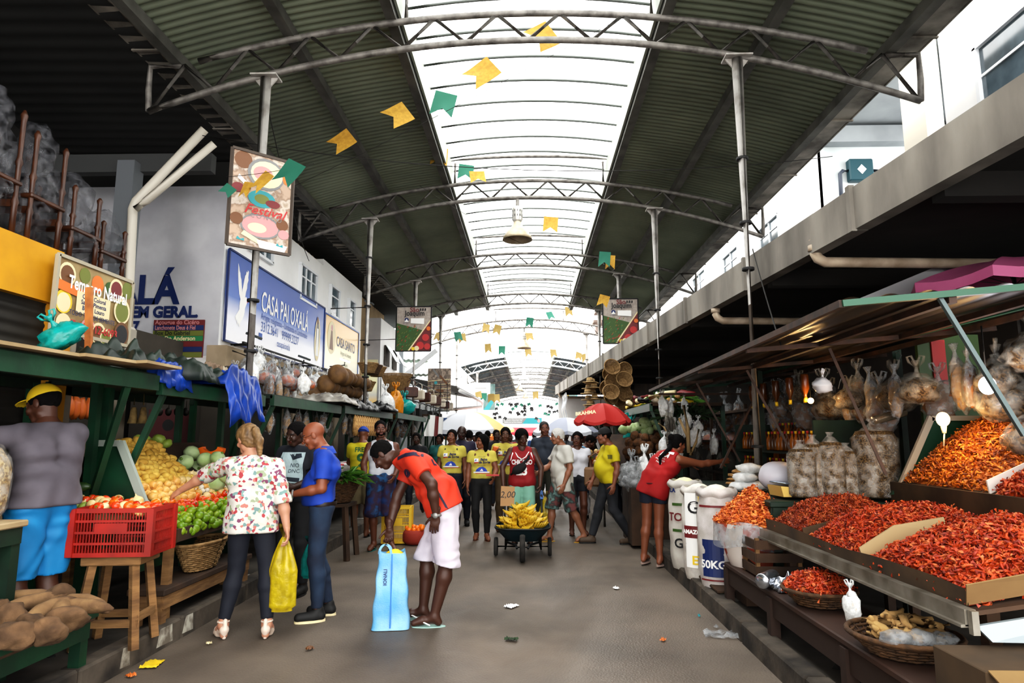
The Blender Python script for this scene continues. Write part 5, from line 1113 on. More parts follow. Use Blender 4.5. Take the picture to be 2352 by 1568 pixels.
# grain sack and scale board by the man in the cap
t = thing('grain_sack', 'clear sack of pale husks standing at the left photo edge', 'sack', (-3.36, 3.98, 1.07)); mb = MB(); mb.ball((0, 0, .22), (.15, .13, .24), 16, 12, .15, 2, 4, sq=.75); mb.build('contents', multi('husks', ['#a48a5c', '#7a6340', '#c4ac7c', '#8f7348'], 70), t); mb = MB(); mb.ball((0, 0, .23), (.16, .14, .25), 16, 12, .15, 2, 4, sq=.75); mb.build('film', film('sackfilm', '#e8e4dc', .15, .1), t)
table('side_counter', 'dark green counter with a pale worn top at the left photo edge', -4.0, -3.13, 3.5, 4.12, 1.07, woodp, grnd, th=.04, cat='table')
# ---------------------------------------------------------------- left stalls farther along
def hookbag(base, loc, label, group, s=1): o = dup(base, loc, (random.uniform(-.1, .1), random.uniform(-.1, .1), random.uniform(0, 6)), label, s*random.uniform(.8, 1.15), group); return tag(o, label, 'bag', group)
proto = []
def P_(kind, seed, mat, inner=None):
    return [kind, seed, mat, inner, None]
def getp(p):
    if p[4] is None: p[4] = mk_bag(*p[:4]); return p[4], True
    return p[4], False
def hb(p, loc, label, group, s=1, cat='bag'):
    o, new = getp(p)
    if not new: o = dup(o, loc)
    o.location = loc; o.rotation_euler = (random.uniform(-.1, .1), random.uniform(-.1, .1), random.uniform(0, 6)); k = s*random.uniform(.8, 1.15); o.scale = (k,)*3
    return tag(o, label, cat, group)
brn_in = M('brown_goods', '#8a5c36', .8, c2='#5a3a20', scale=20); tan_in = M('tan_goods', '#c29a62', .8, c2='#8f6a3c', scale=30); wht_in = M('pale_goods', '#cfc8bc', .8); red_in = M('red_goods', '#a8341c', .7, c2='#c8702a', scale=8); dk_in = M('dark_goods', '#33241a', .8, c2='#1c130d', scale=12)
grain_ = multi('seed_mix', ['#513c21', '#735938', '#352411', '#614829'], 90); B1 = P_('carrier', 1, clear, brn_in); B2 = P_('carrier', 2, whitef, wht_in); B3 = P_('long', 3, clear, tan_in); B4 = P_('round', 4, clear, red_in); clr2 = film('dusky_film', '#b9b4a8', .2, .15); B5 = P_('long', 5, clr2, dk_in); B6 = P_('round', 6, clr2, grain_); B7 = P_('round', 7, tealf, None); B8 = P_('carrier', 8, film('orange_film', '#d88a1c', .8), None)
stall_frame('green-framed stall behind the floral shirt shopper', -3.95, -3.0, 7.55, 10.3, 2.05, .85)
stall_frame('stall with a brown plank roof shelf behind the yellow number nine shirt', -3.95, -3.0, 10.5, 14.2, 2.07, .85, shelf=woodd)
stall_frame('stall with bags on its shelf under the third truss', -3.95, -2.95, 14.5, 18.5, 2.1, .85, shelf=woodd)
stall_frame('stall with hanging clothes beyond the third truss', -3.9, -2.9, 18.8, 23.5, 2.2, .85, shelf=woodd)
mb = MB(); mb.bar((-4.35, 9.7, 3.0), (-4.35, 17.5, 3.0), .03); 
for y in (10, 13, 16): mb.bar((-4.35, y, 3.0), (-4.62, y, 3.0), .03)
tag(mb.build('hanging_rail', band), 'dark rail with goods hanging from it under the shop signs', 'rail')
lb = [('clear bag of brown goods hanging from the rail under the signs', B1), ('cloudy white carrier bag hanging from the rail under the signs', B2), ('slim clear bag hanging from the rail under the signs', B3), ('clear bag of reddish goods hanging from the rail under the signs', B4)]
for i in range(44): l, p = lb[[0, 1, 2, 1, 3, 0, 2, 1][i % 8]]; hb(p, (-4.33+random.uniform(-.05, .12), 9.8+i*.17, 2.9-random.uniform(0, .12)), l, l, .95)
for i in range(26):       # lower clutter on the shelf of the second stall
    l, p = [('clear bag of brown goods lying on the green stall shelf', B1), ('cloudy white bag lying on the green stall shelf', B2), ('slim clear bag lying on the green stall shelf', B3), ('clear bag of reddish goods lying on the green stall shelf', B4)][i % 4]
    hb(p, (-3.75+random.uniform(0, .5), 7.7+i*.1, 2.42+.1*(i % 2)), l, l, .85)
cg = M('gourd', '#7a5a34', .7, c2='#54391e', scale=6, bump=.3)
for i in range(24):
    mb = MB(); r = .17 if i < 10 else .12; 
    if i < 3: mb.ball((0, 0, 0), r, 16, 12, .05, 2, i); g_ = mb.build('dried_gourd', cg)
    else: g_ = dup([o for o in bpy.data.objects if o.name.startswith('dried_gourd')][i % 3], (0, 0, 0), scale=r/.17)
    g_.location = (-3.75+.2*(i % 3)+random.uniform(-.05, .05), 11.2+(i//3)*.3, 2.3+.22*((i*7) % 3)*.8); tag(g_, 'round brown gourd stacked on the plank roof shelf', 'gourd', 'gourds on the roof shelf')
cloth_heap('silver grey tarpaulin crumpled on the plank roof shelf', (-3.3, 10.4, 2.1), .9, 1.5, .2, tsv, 11, rz=.1)
cloth_heap('black tarpaulin draped over the plank roof shelf beside the silver one', (-3.25, 11.9, 2.1), .9, 1.7, .18, tbk, 12, drop=.05); cloth_heap('black tarpaulin bunched on the roof shelf near the second left post', (-3.2, 13.4, 2.1), .8, 1.1, .2, tbk, 13)
for i in range(10): basket('round woven basket hanging with others by the third white building', (-3.9+.25*(i % 2), 14.6+.42*(i//2)*1.0, 2.65+.35*(i % 2)), .19, .22, wick if i % 3 else wickd, n=18, group='hanging baskets') if i < 6 else None
basket('largest round woven basket on its side left of the São Joaquim banner', (-3.6, 17.6, 2.75), .36, .5, wick, n=22)
for i, (x, y, z, p, l) in enumerate(((-3.15, 15.3, 2.5, B8, 'big orange plastic bag on the shelf left of the third post'), (-3.3, 14.9, 2.45, B2, 'pinkish white bag leaning on the orange bag'), (-3.05, 15.9, 2.35, B7, 'teal plastic bag on the shelf by the third post'))): o = hb(p, (x, y, z+.2), l, None, 1.8 if i == 0 else 1.3); 
for i in range(36):      # small goods hanging under the shelves, in the shade
    l, p = [('slim bag of peanuts hanging under the left stall shelf', B3), ('dark bundle in clear film hanging under the left stall shelf', B5), ('clear bag of brown goods hanging under the left stall shelf', B1)][i % 3]
    hb(p, (-3.1-.5*random.random(), 7.8+i*.28, 1.96), l, l, .8)
hand_ = M('leather', '#3a1f18', .5, c2='#5a2e20', scale=5)
def handbag(loc, m, label, group, s=1):
    t = thing('handbag', label, 'handbag', loc, random.uniform(-.4, .4), group); mb = MB(); mb.box((0, 0, -.32), (.34, .12, .26), bev=.03); mb.build('body', m, t); mb = MB(); mb.tube([(-.1, 0, -.2), (-.09, 0, -.05), (0, 0, 0), (.09, 0, -.05), (.1, 0, -.2)], .01, 6); mb.build('handle', m, t); t.scale = (s,)*3
    return t
for i in range(22):
    m, c = [(hand_, 'dark brown'), (tbk, 'black'), (M('cream_bag', '#c9bfae', .7), 'cream'), (M('maroon_bag', '#4c1418', .6), 'maroon')][[0, 1, 3, 2, 1, 0][i % 6]]
    handbag((-2.95-.3*(i % 3), 16.2+.36*i, 3.0-.42*(i % 3)), m, c+' handbag hanging among the goods beyond the third left post', c+' handbags')
for i in range(16):
    mb = MB(); w = .35; c = [ink['white'], ink['white'], tbk, ink['maroon'], M('blue_cloth', '#35507a', .9)][i % 5]; sd = i
    mb.grid(lambda u, v: ((u-.5)*w*(1-.2*v), .03*math.sin(u*9+sd), -.6*v), 8, 6); o = mb.build('hanging_garment', c, loc=(-2.9-.35*(i % 3), 18.9+.3*i, 2.2)); o.rotation_euler = (0, 0, random.uniform(-1, 1)); tag(o, ['white garment hanging in the far left stall', 'white garment hanging in the far left stall', 'black garment hanging in the far left stall', 'maroon garment hanging in the far left stall', 'blue garment hanging in the far left stall'][i % 5], 'garment', ['w', 'w', 'b', 'm', 'bl'][i % 5]+' garments far left')
# barred window and small awning of the fourth left building, with its drain pipe
mb = MB()
for i in range(7): mb.bar((-4.0+.22*i, 21.2, 2.3), (-4.0+.22*i, 21.2, 3.3), .02)
for z in (2.4, 2.7, 3.0, 3.25): mb.bar((-4.0, 21.2, z), (-2.6, 21.2, z), .02)
tag(mb.build('window_grille', band), 'black barred grille behind the rope banner', 'grille')
t = thing('tin_awning', 'low tin awning with a white gutter pipe beyond the rope banner', 'awning', (-3.6, 24, 3.2)); mb = MB(); mb.poly([(-1.1, -1.6, .45), (1.1, -1.6, .05), (1.4, 4.9, .0), (-1.1, 4.9, .45)], (0, 0, .06)); mb.build('sheet', M('tin_dark', '#4a4743', .6), t)
mb = MB(); mb.tube([(1.2, -1.5, -.05), (1.5, 4.8, -.1), (1.5, 4.9, -.3), (-.9, 4.9, -.5)], .07, 8); mb.build('gutter_pipe', ink['white'], t)
# far left wall blocks seen in the gap
mb = MB(); mb.box((-5.6, 33, 2.0), (3.2, 8, 4)); struct(mb, 'wall_left_far', white); mb = MB(); mb.box((-6.5, 27, 2.2), (3, 5, 4.4)); struct(mb, 'wall_left_gap', M('pale_blue_wall', '#cfd6dc', .9))
for k in range(2):
    mb = MB(); mb.grid(lambda u, v: (-9+5*u, 25+k*1.2+1.1*v, 4.55-k*.45+.02*math.cos(u*160)), 160, 1); struct(mb, f'ceiling_gap_awning_{k+1}', M('pale_green_sheet', '#9fb3a2', .6))
mb = MB(); mb.bar((-5.2, 25, 3.6), (-3.6, 25, 4.9), .16); struct(mb, 'trim_gap_brace', steelw); mb = MB(); mb.box((-5.0, 25, 2.6), (.25, .2, 5)); struct(mb, 'trim_gap_column', M('col2', '#9ba2a8', .5))
# leafy greens in a deep basket on a trestle, yellow crate, oranges
basket('deep dark woven basket full of leafy greens beside the blue polo man', (-2.6, 8.9, .72), .27, .3, wickd, flare=1.25, n=34)
t = thing('trestle', 'rough trestle under the basket of greens', 'trestle', (-2.6, 8.9, .0)); mb = MB(); mb.box((0, 0, .69), (.45, .45, .04)); mb.build('top', woodd, t)
for sx in (-1, 1):
    for sy in (-1, 1): mb = MB(); mb.bar((sx*.24, sy*.24, .0), (sx*.18, sy*.2, .68), .06); mb.build('leg', woodd, t)
def leaves(label, c, r, n, mat, L_=.22, w=.05, cat='greens', name='leafy_greens', up=.5, group=None, stuff=True):
    mb = MB()
    for i in range(n):
        a = random.uniform(0, 2*PI); q = random.random()**.5; p = V((r*q*math.cos(a), r*q*math.sin(a), .1*(1-q*q)*r/.3)); d = V((math.cos(a+random.uniform(-1, 1)), math.sin(a+random.uniform(-1, 1)), random.uniform(.0, up))).normalized(); sd = d.cross(V((0, 0, 1))).normalized(); l = L_*random.uniform(.6, 1.2)
        mb.poly([p, p+d*l*.35+sd*w/2, p+d*l*.7+sd*w*.45-V((0, 0, .01)), p+d*l-V((0, 0, .05*l/.2)), p+d*l*.7-sd*w*.45-V((0, 0, .01)), p+d*l*.35-sd*w/2])
    o = mb.build(name, mat, loc=c); return tag(o, label, cat, group, 'stuff' if stuff else None)
leaves('heap of leafy green stalks in the deep basket', (-2.6, 8.9, 1.0), .26, 200, [fm['leaf']], .26, .05)
crate('yellow plastic crate on the road edge behind the orange shirt man', (-2.0, 10.1, .02), .1, .4, .3, .52, M('yellow_plastic', '#c9a414', .5))
t = thing('mesh_sack', 'open sack of oranges on the road behind the bending man', 'sack', (-1.72, 10.0, .01)); mb = MB(); mb.lathe([(.14, 0), (.18, .05), (.18, .16), (.15, .2)], n=14); mb.build('sack_wall', M('net_red', '#8a2a18', .8), t)
for i in range(16): fruit('orange', (-1.72+random.uniform(-.12, .12), 10.0+random.uniform(-.12, .12), .2+.05*random.random()), 'orange piled in the open sack on the road', 'oranges in the sack')
# spotted pots and jars near the bearded man: white tubs, plastic tower
for i in range(14):
    t = thing('plastic_tub', 'white lidded tub stacked on the left stall counter', 'tub', (-3.2-.2*(i % 2), 11.0+.22*(i//2), .9+.0), group='white tubs'); mb = MB(); mb.lathe([(.08, 0), (.09, .2), (.095, .21)], n=14); mb.build('tub', whitef if i % 3 else ink['white'], t); mb = MB(); mb.lathe([(.098, .21), (.098, .235), (.001, .24)], n=14, cap=False); mb.build('lid', ink['red'] if i % 4 == 0 else ink['white'], t)
for i in range(30):
    t = thing('jar', 'small dark jar with a pale lid on the left stall counter', 'jar', (-3.15-.13*(i % 3), 7.75+.2*(i//3), .88), group='small jars on the left counter'); mb = MB(); mb.lathe([(.035, 0), (.04, .02), (.04, .1), (.03, .12)], n=10); mb.build('glass', [dk_in, red_in, tan_in][i % 3], t); mb = MB(); mb.lathe([(.033, .12), (.033, .14)], n=10); mb.build('lid', ink['cream'], t)
for i in range(12):
    t = thing('bag_of_popcorn', 'long bag of pale snacks hanging from the plank shelf near the bearded man', 'bag', (-3.0, 11.2+.16*i, 2.0), group='snack bags'); mb = MB(); mb.tube([(0, 0, 0), (0, 0, -.04), (.01, 0, -.12), (.02, 0, -.3), (.01, 0, -.4)], [.006, .01, .04, .06, .035], 10); mb.build('contents', tan_in, t); mb = MB(); mb.tube([(0, 0, .0), (0, 0, .06), (.03, 0, .08), (.03, 0, .05)], .003, 5); mb.build('hook', gal, t)
# umbrellas
def umbrella(loc, r, cols, label, h=.45, n=8, pole=1.9, name='parasol', sx=1):
    t = thing(name, label, 'parasol', loc); t.scale = (1, 1, 1); cs = list(dict.fromkeys(cols)); mb = MB()
    for k in range(n):
        a0, a1 = 2*PI*k/n, 2*PI*(k+1)/n; mb.mi = cs.index(cols[k % len(cols)]); M_ = 6
        def f(u, v, a0=a0, a1=a1):
            rr = r*u; e0 = V((rr*math.cos(a0), rr*math.sin(a0), 0)); e1 = V((rr*math.cos(a1), rr*math.sin(a1), 0)); p = e0.lerp(e1, v); z = h*(1-u*u)-.05*u*math.sin(PI*v); return V((p.x*sx, p.y, z))
        mb.grid(f, 6, 4); mb.grid(lambda u, v, f=f: f(1, v)+V((0, 0, -.1*u*r)), 1, 4)
    mb.build('canopy', cs, t); mb = MB(); mb.tube([(0, 0, -pole), (0, 0, h)], .02, 8); mb.build('pole', gal, t)
    for k in range(n): a = 2*PI*k/n; mb = MB(); mb.tube([(0, 0, h-.25), (r*.55*math.cos(a)*sx, r*.55*math.sin(a), h*.62)], .006, 4); mb.build('rib', gal, t)
    return t
ured = M('parasol_red', '#a8221c', .7); uw = M('parasol_white', '#dfe2ea', .7); ub = M('parasol_grey', '#a9aec0', .7); uy = M('parasol_yellow', '#d8b060', .7); uo = M('parasol_orange', '#e07a30', .7); up_ = M('parasol_pink', '#c86a96', .6, c2='#b45480', scale=1.5)
p = at(1384, 965, 11.5); u1 = umbrella((p.x, p.y, p.z), .5, [ured], 'red drinks parasol over the right stalls', .3, pole=1.8); 
tx = MB(); lettering(tx, 'BRAHMA', at(1345, 948, 10.98), (1, -.1, .12), (0, .35, 1), .085, bold=.003); 
tx.T = None; o = tx.build('lettering', ink['cream']); o.parent = u1; o.location = -V(u1.location)
p = at(1300, 990, 17); umbrella(p, .85, [uw, ub], 'white and grey striped parasol behind the red one', .35)
p = at(1075, 985, 22); umbrella(p, 1.3, [uw, uw, uw, uw, uw, uw, uw, uy], 'big cream parasol with yellow panels in the left gap', .6, sx=1.0)
p = at(1100, 1000, 28); umbrella(p, 1.5, [uo, uw], 'orange and white parasol in the far left crowd', .4); p = at(1128, 985, 34); umbrella(p, 1.2, [M('parasol_lime', '#c9cf6a', .7)], 'small lime green parasol far behind the crowd', .4)
p = at(1130, 1012, 30); umbrella(p, .9, [M('parasol_blue', '#5aa8d8', .7)], 'light blue parasol low in the far left crowd', .3)
p = at(2330, 648, 6.3); umbrella(p, .95, [up_], 'pink parasol standing behind the shrimp stall canopy', .22, pole=2.6)
# far end
mb = MB(); mb.box((0, 92, 5), (60, .3, 14)); struct(mb, 'wall_far_end', M('bright_far', '#f6f8fb', .9))
t = thing('red_awning', 'low red awning across the far end of the market', 'awning', (1, 55, 1.9)); mb = MB(); mb.poly([(-4.5, 0, .0), (4.5, 0, .0), (4.5, 1.5, .45), (-4.5, 1.5, .45)], (0, 0, .03)); mb.poly([(-4.5, 0, 0), (4.5, 0, 0), (4.5, 0, -.25), (-4.5, 0, -.25)], (0, .02, 0)); mb.build('canvas', M('awning_red', '#c0303c', .8), t)
for s in (-1, 1):
    mb = MB(); mb.tube([(s*4.3, .2, -1.9), (s*4.3, .2, 0)], .04); mb.build('leg', gal, t)
for i, x in enumerate((-3.1, 3.2)):
    s = Sign('banner', ['grey green banner on the left side of the far gate', 'grey green banner on the right side of the far gate'][i], (x-.45, 50, 3.6), (1, 0, 0), (0, 0, 1), .9, 2.0, M('far_banner', '#4c6a66', .7, c2='#7d8f8c', scale=2), cat='banner'); s.pg([(0, 0), (.5, 0), (1, .4), (1, .6)], 'teal').done()
s = Sign('sign_board', 'white hanging sign board far left under the far roof', (-3.4, 38, 4.0), (1, 0, 0), (0, 0, 1), 1.1, .7, ink['white']); s.pg([(.2, .5), (.8, .5), (.8, .6), (.2, .6)], 'grey').done()
# far stalls: boxes of stacked goods both sides beyond the gap
for i in range(14):
    s = -1 if i % 2 else 1; y = 27+i//2*4; x = s*(3.6 if s < 0 else 3.3); stall_frame(f'{["low dark", "green"][i % 2]} stall deep in the market row beyond the gap', x-.6, x+.6, y, y+3.4, 2.2, .85, side=s if s < 0 else 1)['group'] = ['dark', 'green'][i % 2]+' far stalls'

for k in range(3): mb = MB(); z = 3.0-.42*k; mb.bar((-2.95-.3*k, 16.0, z), (-2.95-.3*k, 24.2, z), .025); tag(mb.build('hanging_rail', band), ['upper', 'middle', 'lower'][k]+' thin rail of handbags beyond the third left post', 'rail')
# ---------------------------------------------------------------- dried shrimp stall, near right
def shrimp_mat(n, cols, sc_=38): return multi(n, cols, sc_, .55)
sh_red = shrimp_mat('shrimp_red', ['#a83208', '#782006', '#c04812', '#cc6a38', '#942a08', '#b03c0e']); sh_brn = shrimp_mat('shrimp_brown_red', ['#96350f', '#6c2209', '#a8481c', '#b05a2c', '#802c0e']); sh_org = shrimp_mat('shrimp_orange', ['#d8702a', '#b04e16', '#e8924a', '#c46020', '#a04412']); sh_gld = shrimp_mat('shrimp_golden', ['#b8621a', '#8a400e', '#d8862c', '#6a2f0c', '#c47020', '#93480f'])
def shrimp_template(L_=.05, r=.006):
    mb = MB(); pts = []; rs = []
    for i in range(6): a = -1.1+2.4*i/5; pts.append((L_*.5*math.sin(a), 0, L_*.5*math.cos(a))); rs.append([.3, .9, 1.1, 1, .7, .25][i]*r)
    mb.tube(pts, rs, 5, cap=False); mb._add([pts[0], (pts[0][0]-.02, .006, pts[0][2]-.012), (pts[0][0]-.02, -.006, pts[0][2]-.012)], [(0, 1, 2)]); mb._add([pts[5], (pts[5][0]+.012, .007, pts[5][2]-.012), (pts[5][0]+.012, -.007, pts[5][2]-.012)], [(0, 1, 2)])
    return np.array(mb.v), mb.f
def shrimps(name, label, x0, x1, y0, y1, hf, n, mat, size=1, loc=None, mask=None, parent=None):
    tv, tf = shrimp_template(.05*size, .0062*size); mb = MB(); cx0, cy0 = (x0+x1)/2, (y0+y1)/2; nu = 40
    mb.grid(lambda u, v: (x0+(x1-x0)*u-cx0, y0+(y1-y0)*v-cy0, hf(x0+(x1-x0)*u, y0+(y1-y0)*v)-.006), nu, nu) if mask is None else mb.grid(lambda u, v: ((x1-x0)/2*u*math.cos(2*PI*v), (y1-y0)/2*u*math.sin(2*PI*v), hf(cx0+(x1-x0)/2*u*math.cos(2*PI*v), cy0+(y1-y0)/2*u*math.sin(2*PI*v))-.006), 12, 32)
    vs = [np.array(mb.v)]; fs = list(mb.f); o = len(mb.v); q = rng.random((n, 2)); k = len(tv)
    for i in range(n):
        x, y = x0+(x1-x0)*q[i, 0], y0+(y1-y0)*q[i, 1]
        if mask is not None and not mask(x, y): continue
        R = np.array(Matrix.Rotation(random.uniform(0, 6.28), 3, 'Z') @ Matrix.Rotation(random.gauss(0, .8)+(PI/2 if random.random() < .6 else 0), 3, 'X') @ Matrix.Rotation(random.uniform(0, 6.28), 3, 'Y')); s_ = random.uniform(.7, 1.25)
        vs.append(tv@R.T*s_+[x-cx0, y-cy0, hf(x, y)+random.uniform(0, .016)]); fs += [tuple(a+o for a in f) for f in tf]; o += k
    v = np.concatenate(vs); me = bpy.data.meshes.new(name); me.from_pydata(v.tolist(), [], fs); me.materials.append(mat); me.polygons.foreach_set('use_smooth', [True]*len(fs)); ob = bpy.data.objects.new(name, me); col.objects.link(ob); ob.location = (cx0, cy0, 0) if loc is None else loc
    tag(ob, label, 'dried shrimp', None, 'stuff'); return ob
def mound(x0, x1, y0, y1, base, h, slope=.2, p=.7):
    def f(x, y):
        a = 2*(x-x0)/(x1-x0)-1; b = 2*(y-y0)/(y1-y0)-1; e = max(0, (1-abs(a)**2.6))*max(0, (1-abs(b)**2.6))
        return base+slope*(x-x0)+h*e**p+.02*mnoise.noise(V((x*7, y*7, 1)))
    return f
shrimps('dried_shrimp', 'heap of bright red dried shrimp nearest the camera in the lower tray', 1.99, 2.95, 3.16, 4.08, mound(1.99, 2.95, 3.16, 4.08, .83, .2, .17), 4200, sh_red, 1.05)
shrimps('dried_shrimp', 'heap of orange-red dried shrimp in the middle of the lower tray', 1.99, 2.9, 4.13, 4.95, mound(1.99, 2.9, 4.13, 4.95, .83, .2, .15), 3600, sh_red, .9)
shrimps('dried_shrimp', 'heap of small brownish red dried shrimp at the far end of the lower tray', 1.99, 2.75, 4.98, 5.62, mound(1.99, 2.75, 4.98, 5.62, .85, .2, .12), 3600, sh_brn, .65)
shrimps('dried_shrimp', 'golden brown shrimp heap lit by the bulb on the upper tray', 2.98, 4.0, 4.42, 5.4, mound(2.98, 4.0, 4.42, 5.4, 1.22, .24, .52), 3600, sh_gld, 1.0)
shrimps('dried_shrimp', 'red dried shrimp heap on the upper tray at the right photo edge', 2.96, 3.9, 3.5, 4.36, mound(2.96, 3.9, 3.5, 4.36, 1.22, .2, .3), 2600, sh_red, 1.1)
t = thing('shrimp_tray', 'long metal-edged lower tray lined with brown cardboard on the right stall', 'tray', (2.4, 4.35, 0)); TT = Matrix.Translation(-V((2.4, 4.35, 0)))
def tp(nm, f, m, lab=None): mb = MB(); mb.T = TT; f(mb); return mb.build(nm, m, t, label=lab)
card = M('cardboard', '#866a44', .85, c2='#6c5230', scale=2, detail=7); cardd = M('cardboard_dark', '#54402a', .9, c2='#3a2b1b', scale=4); tin = M('tin_rail', '#9b958a', .4, .6, c2='#6f685c', scale=6)
tp('tray_bottom', lambda q: q.poly([(1.95, 3.1, .79), (2.95, 3.1, .93), (2.95, 5.65, .93), (1.95, 5.65, .79)], (0, 0, .02)), woodd)
tp('front_rail', lambda q: (q.bar((1.94, 3.08, .79), (1.94, 5.68, .79), .05, .07), q.bar((1.925, 3.08, .755), (1.925, 5.68, .755), .06, .012)), tin)
tp('cardboard_front', lambda q: q.grid(lambda u, v: (1.965-.012*v+.006*math.sin(u*23), 3.12+2.5*u, .82+.085*v+.012*math.sin(u*9)*v), 60, 2), cardd)
tp('cardboard_end', lambda q: (q.poly([(1.96, 3.13, .83), (3.05, 3.13, 1.02), (3.05, 3.05, 1.14), (1.93, 3.07, .93)], (0, .006, .003))), card, 'light brown cardboard flap along the near end')
tp('end_panel', lambda q: q.poly([(1.95, 3.06, .76), (3.1, 3.02, .96), (3.1, 3.0, .70), (2.0, 3.04, .70)], (0, .02, 0)), M('white_sheet', '#8d989d', .4, .1), 'pale metal sheet closing the near end')
tp('corner_post', lambda q: q.box((1.94, 3.06, .775), (.03, .03, .1)), tin)
tp('divider', lambda q: q.poly([(1.99, 4.1, .84), (2.5, 4.1, 1.02), (2.5, 4.13, 1.1), (2.2, 4.13, 1.05), (1.98, 4.12, .92)], (0, .012, 0)), M('card_pale', '#a38a66', .8), 'pale cardboard divider between the two big heaps')
tp('divider', lambda q: q.poly([(1.99, 4.96, .84), (2.3, 4.96, .92), (2.3, 4.98, 1.0), (1.99, 4.97, .92)], (0, .01, 0)), cardd)
tp('cross_leg', lambda q: q.bar((2.1, 3.2, .14), (2.1, 3.2, .79), .06), woodd); tp('cross_leg', lambda q: q.bar((2.1, 5.5, .14), (2.1, 5.5, .79), .06), woodd); tp('cross_leg', lambda q: q.bar((2.85, 5.5, .14), (2.85, 5.5, .92), .06), woodd); tp('cross_leg', lambda q: q.bar((2.85, 3.2, .14), (2.85, 3.2, .92), .06), woodd)
t = thing('shrimp_tray', 'upper green shrimp tray with dark cardboard front behind the lower one', 'tray', (3.4, 4.4, 0)); TT = Matrix.Translation(-V((3.4, 4.4, 0)))
tp('tray_bottom', lambda q: q.poly([(2.93, 3.4, 1.18), (4.0, 3.4, 1.4), (4.0, 5.5, 1.7), (2.93, 5.5, 1.18)], (0, 0, .02)), woodd)
tp('front_board', lambda q: q.box((2.94, 4.45, 1.14), (.03, 2.1, .16)), cardd); tp('lower_skirt', lambda q: q.box((2.97, 4.45, .98), (.03, 2.1, .2)), M('skirt_dark', '#1e1510', .9))
tp('divider', lambda q: q.poly([(2.96, 4.38, 1.2), (3.5, 4.38, 1.42), (3.5, 4.4, 1.54), (2.96, 4.4, 1.3)], (0, .012, 0)), M('white_card', '#d8cfc4', .8))
tp('side_board', lambda q: q.poly([(2.9, 5.45, 1.12), (4.0, 5.45, 1.3), (4.0, 5.45, 1.72), (3.25, 5.45, 1.72), (2.96, 5.45, 1.2)], (0, .03, 0)), grn)
tp('edge_strip', lambda q: (q.bar((2.98, 5.43, 1.2), (3.26, 5.43, 1.74), .03, .05), q.bar((3.26, 5.43, 1.73), (4.0, 5.43, 1.73), .03, .04)), M('worn_edge2', '#a79c8c', .6))
for x, y in ((2.98, 3.45), (2.98, 5.4), (3.9, 3.45), (3.9, 5.4)): tp('leg', lambda q, x=x, y=y: q.bar((x, y, .14), (x, y, 1.18 if x < 3 else 1.4), .06), woodd)
# bench and the things on it
t = table('display_bench', 'dark brown plank bench along the right kerb under the shrimp tray', 1.74, 2.2, 2.7, 6.15, .47, M('brown_bench', '#3d2417', .7, c2='#26160e', scale=2, detail=7), M('brown_leg', '#2c1a10', .8), th=.04, ap=.14, inset=.03)
for y in (3.9, 5.05): mb = MB(); mb.bar((-.2, y-4.425, 0), (-.2, y-4.425, .29), .07); mb.build('leg', M('brown_leg', '#2c1a10', .8), t)
def rmask(cx_, cy_, r, sx=1): return lambda x, y: ((x-cx_)/sx)**2+(y-cy_)**2 < r*r
basket('shallow dark wicker tray of red shrimp on the plank bench', (1.93, 4.62, .475), .2, .1, wickd, flare=1.15, n=26)
shrimps('dried_shrimp', 'small heap of red shrimp in the wicker tray on the bench', 1.72, 2.14, 4.41, 4.83, lambda x, y: .56+.1*max(0, 1-((x-1.93)**2+(y-4.62)**2)/.044)**.8, 1000, sh_red, .95, mask=rmask(1.93, 4.62, .205))
basket('shallow dark wicker tray of ginger roots on the plank bench', (1.93, 3.62, .475), .23, .1, wickd, flare=1.15, n=28)
for i in range(26):
    mb = MB(); k = i; a = 0
    if i < 5:
        pts = [(-.06, 0, 0), (-.02, .01, .01), (.03, 0, 0), (.07, .015, .005)]; mb.tube(pts, [.012, .022, .02, .01], 8); mb.tube([(-.01, 0, 0), (-.02, .05, .01)], [.016, .01], 7); mb.tube([(.03, 0, 0), (.05, -.04, .01)], [.015, .009], 7); o = mb.build('ginger_root', fm['ginger'])
    else: o = dup(bpy.data.objects[['ginger_root'][0]], (0, 0, 0))
    q, a = .17*random.random()**.5, random.uniform(0, 6.28); o.location = (1.93+q*math.cos(a), 3.62+q*math.sin(a), .56+.07*random.random()); o.rotation_euler = (random.uniform(-.4, .4), random.uniform(-.4, .4), random.uniform(0, 6)); tag(o, 'knobbly ginger root in the wicker tray on the bench', 'ginger', 'ginger roots')
o = hb(B2, (1.84, 3.98, .72), 'crumpled white plastic bag between the shrimp and ginger trays', None, .55)
for i in range(3): mb = MB(); mb.ball((0, 0, 0), (.08, .06, .04), 10, 8, .4, 3, i); tag(mb.build('crumpled_film', clear, loc=(1.8+.1*i, 3.45-.02*i, .6)), 'crumpled clear film lying in the ginger tray', 'plastic film', 'film in the ginger tray')
mb = MB(); mb.lathe([(.05, 0), (.055, .01), (.055, .22), (.05, .23)], n=18); o = mb.build('tin_can', M('bright_tin', '#b9bec6', .2, .9), loc=(1.84, 5.2, .535)); o.rotation_euler = (PI/2, 0, -.7); tag(o, 'shiny tin lying on the bench at the corner of the tray', 'tin')
cloth_heap('crumpled silver foil on the bench beside the tin', (1.93, 5.05, .475), .3, .25, .1, M('foil', '#c5c9d2', .25, .9), 21, cat='foil', name='silver_foil')
t = thing('wooden_crate', 'dark slatted wooden crate under the basin of orange shrimp', 'crate', (1.98, 5.62, .475)); mb = MB()
for k in range(3):
    for s in (-1, 1): mb.box((0, s*.17, .05+.1*k), (.36, .015, .07)); mb.box((s*.18, 0, .05+.1*k), (.015, .34, .07))
mb.build('slats', woodd, t)
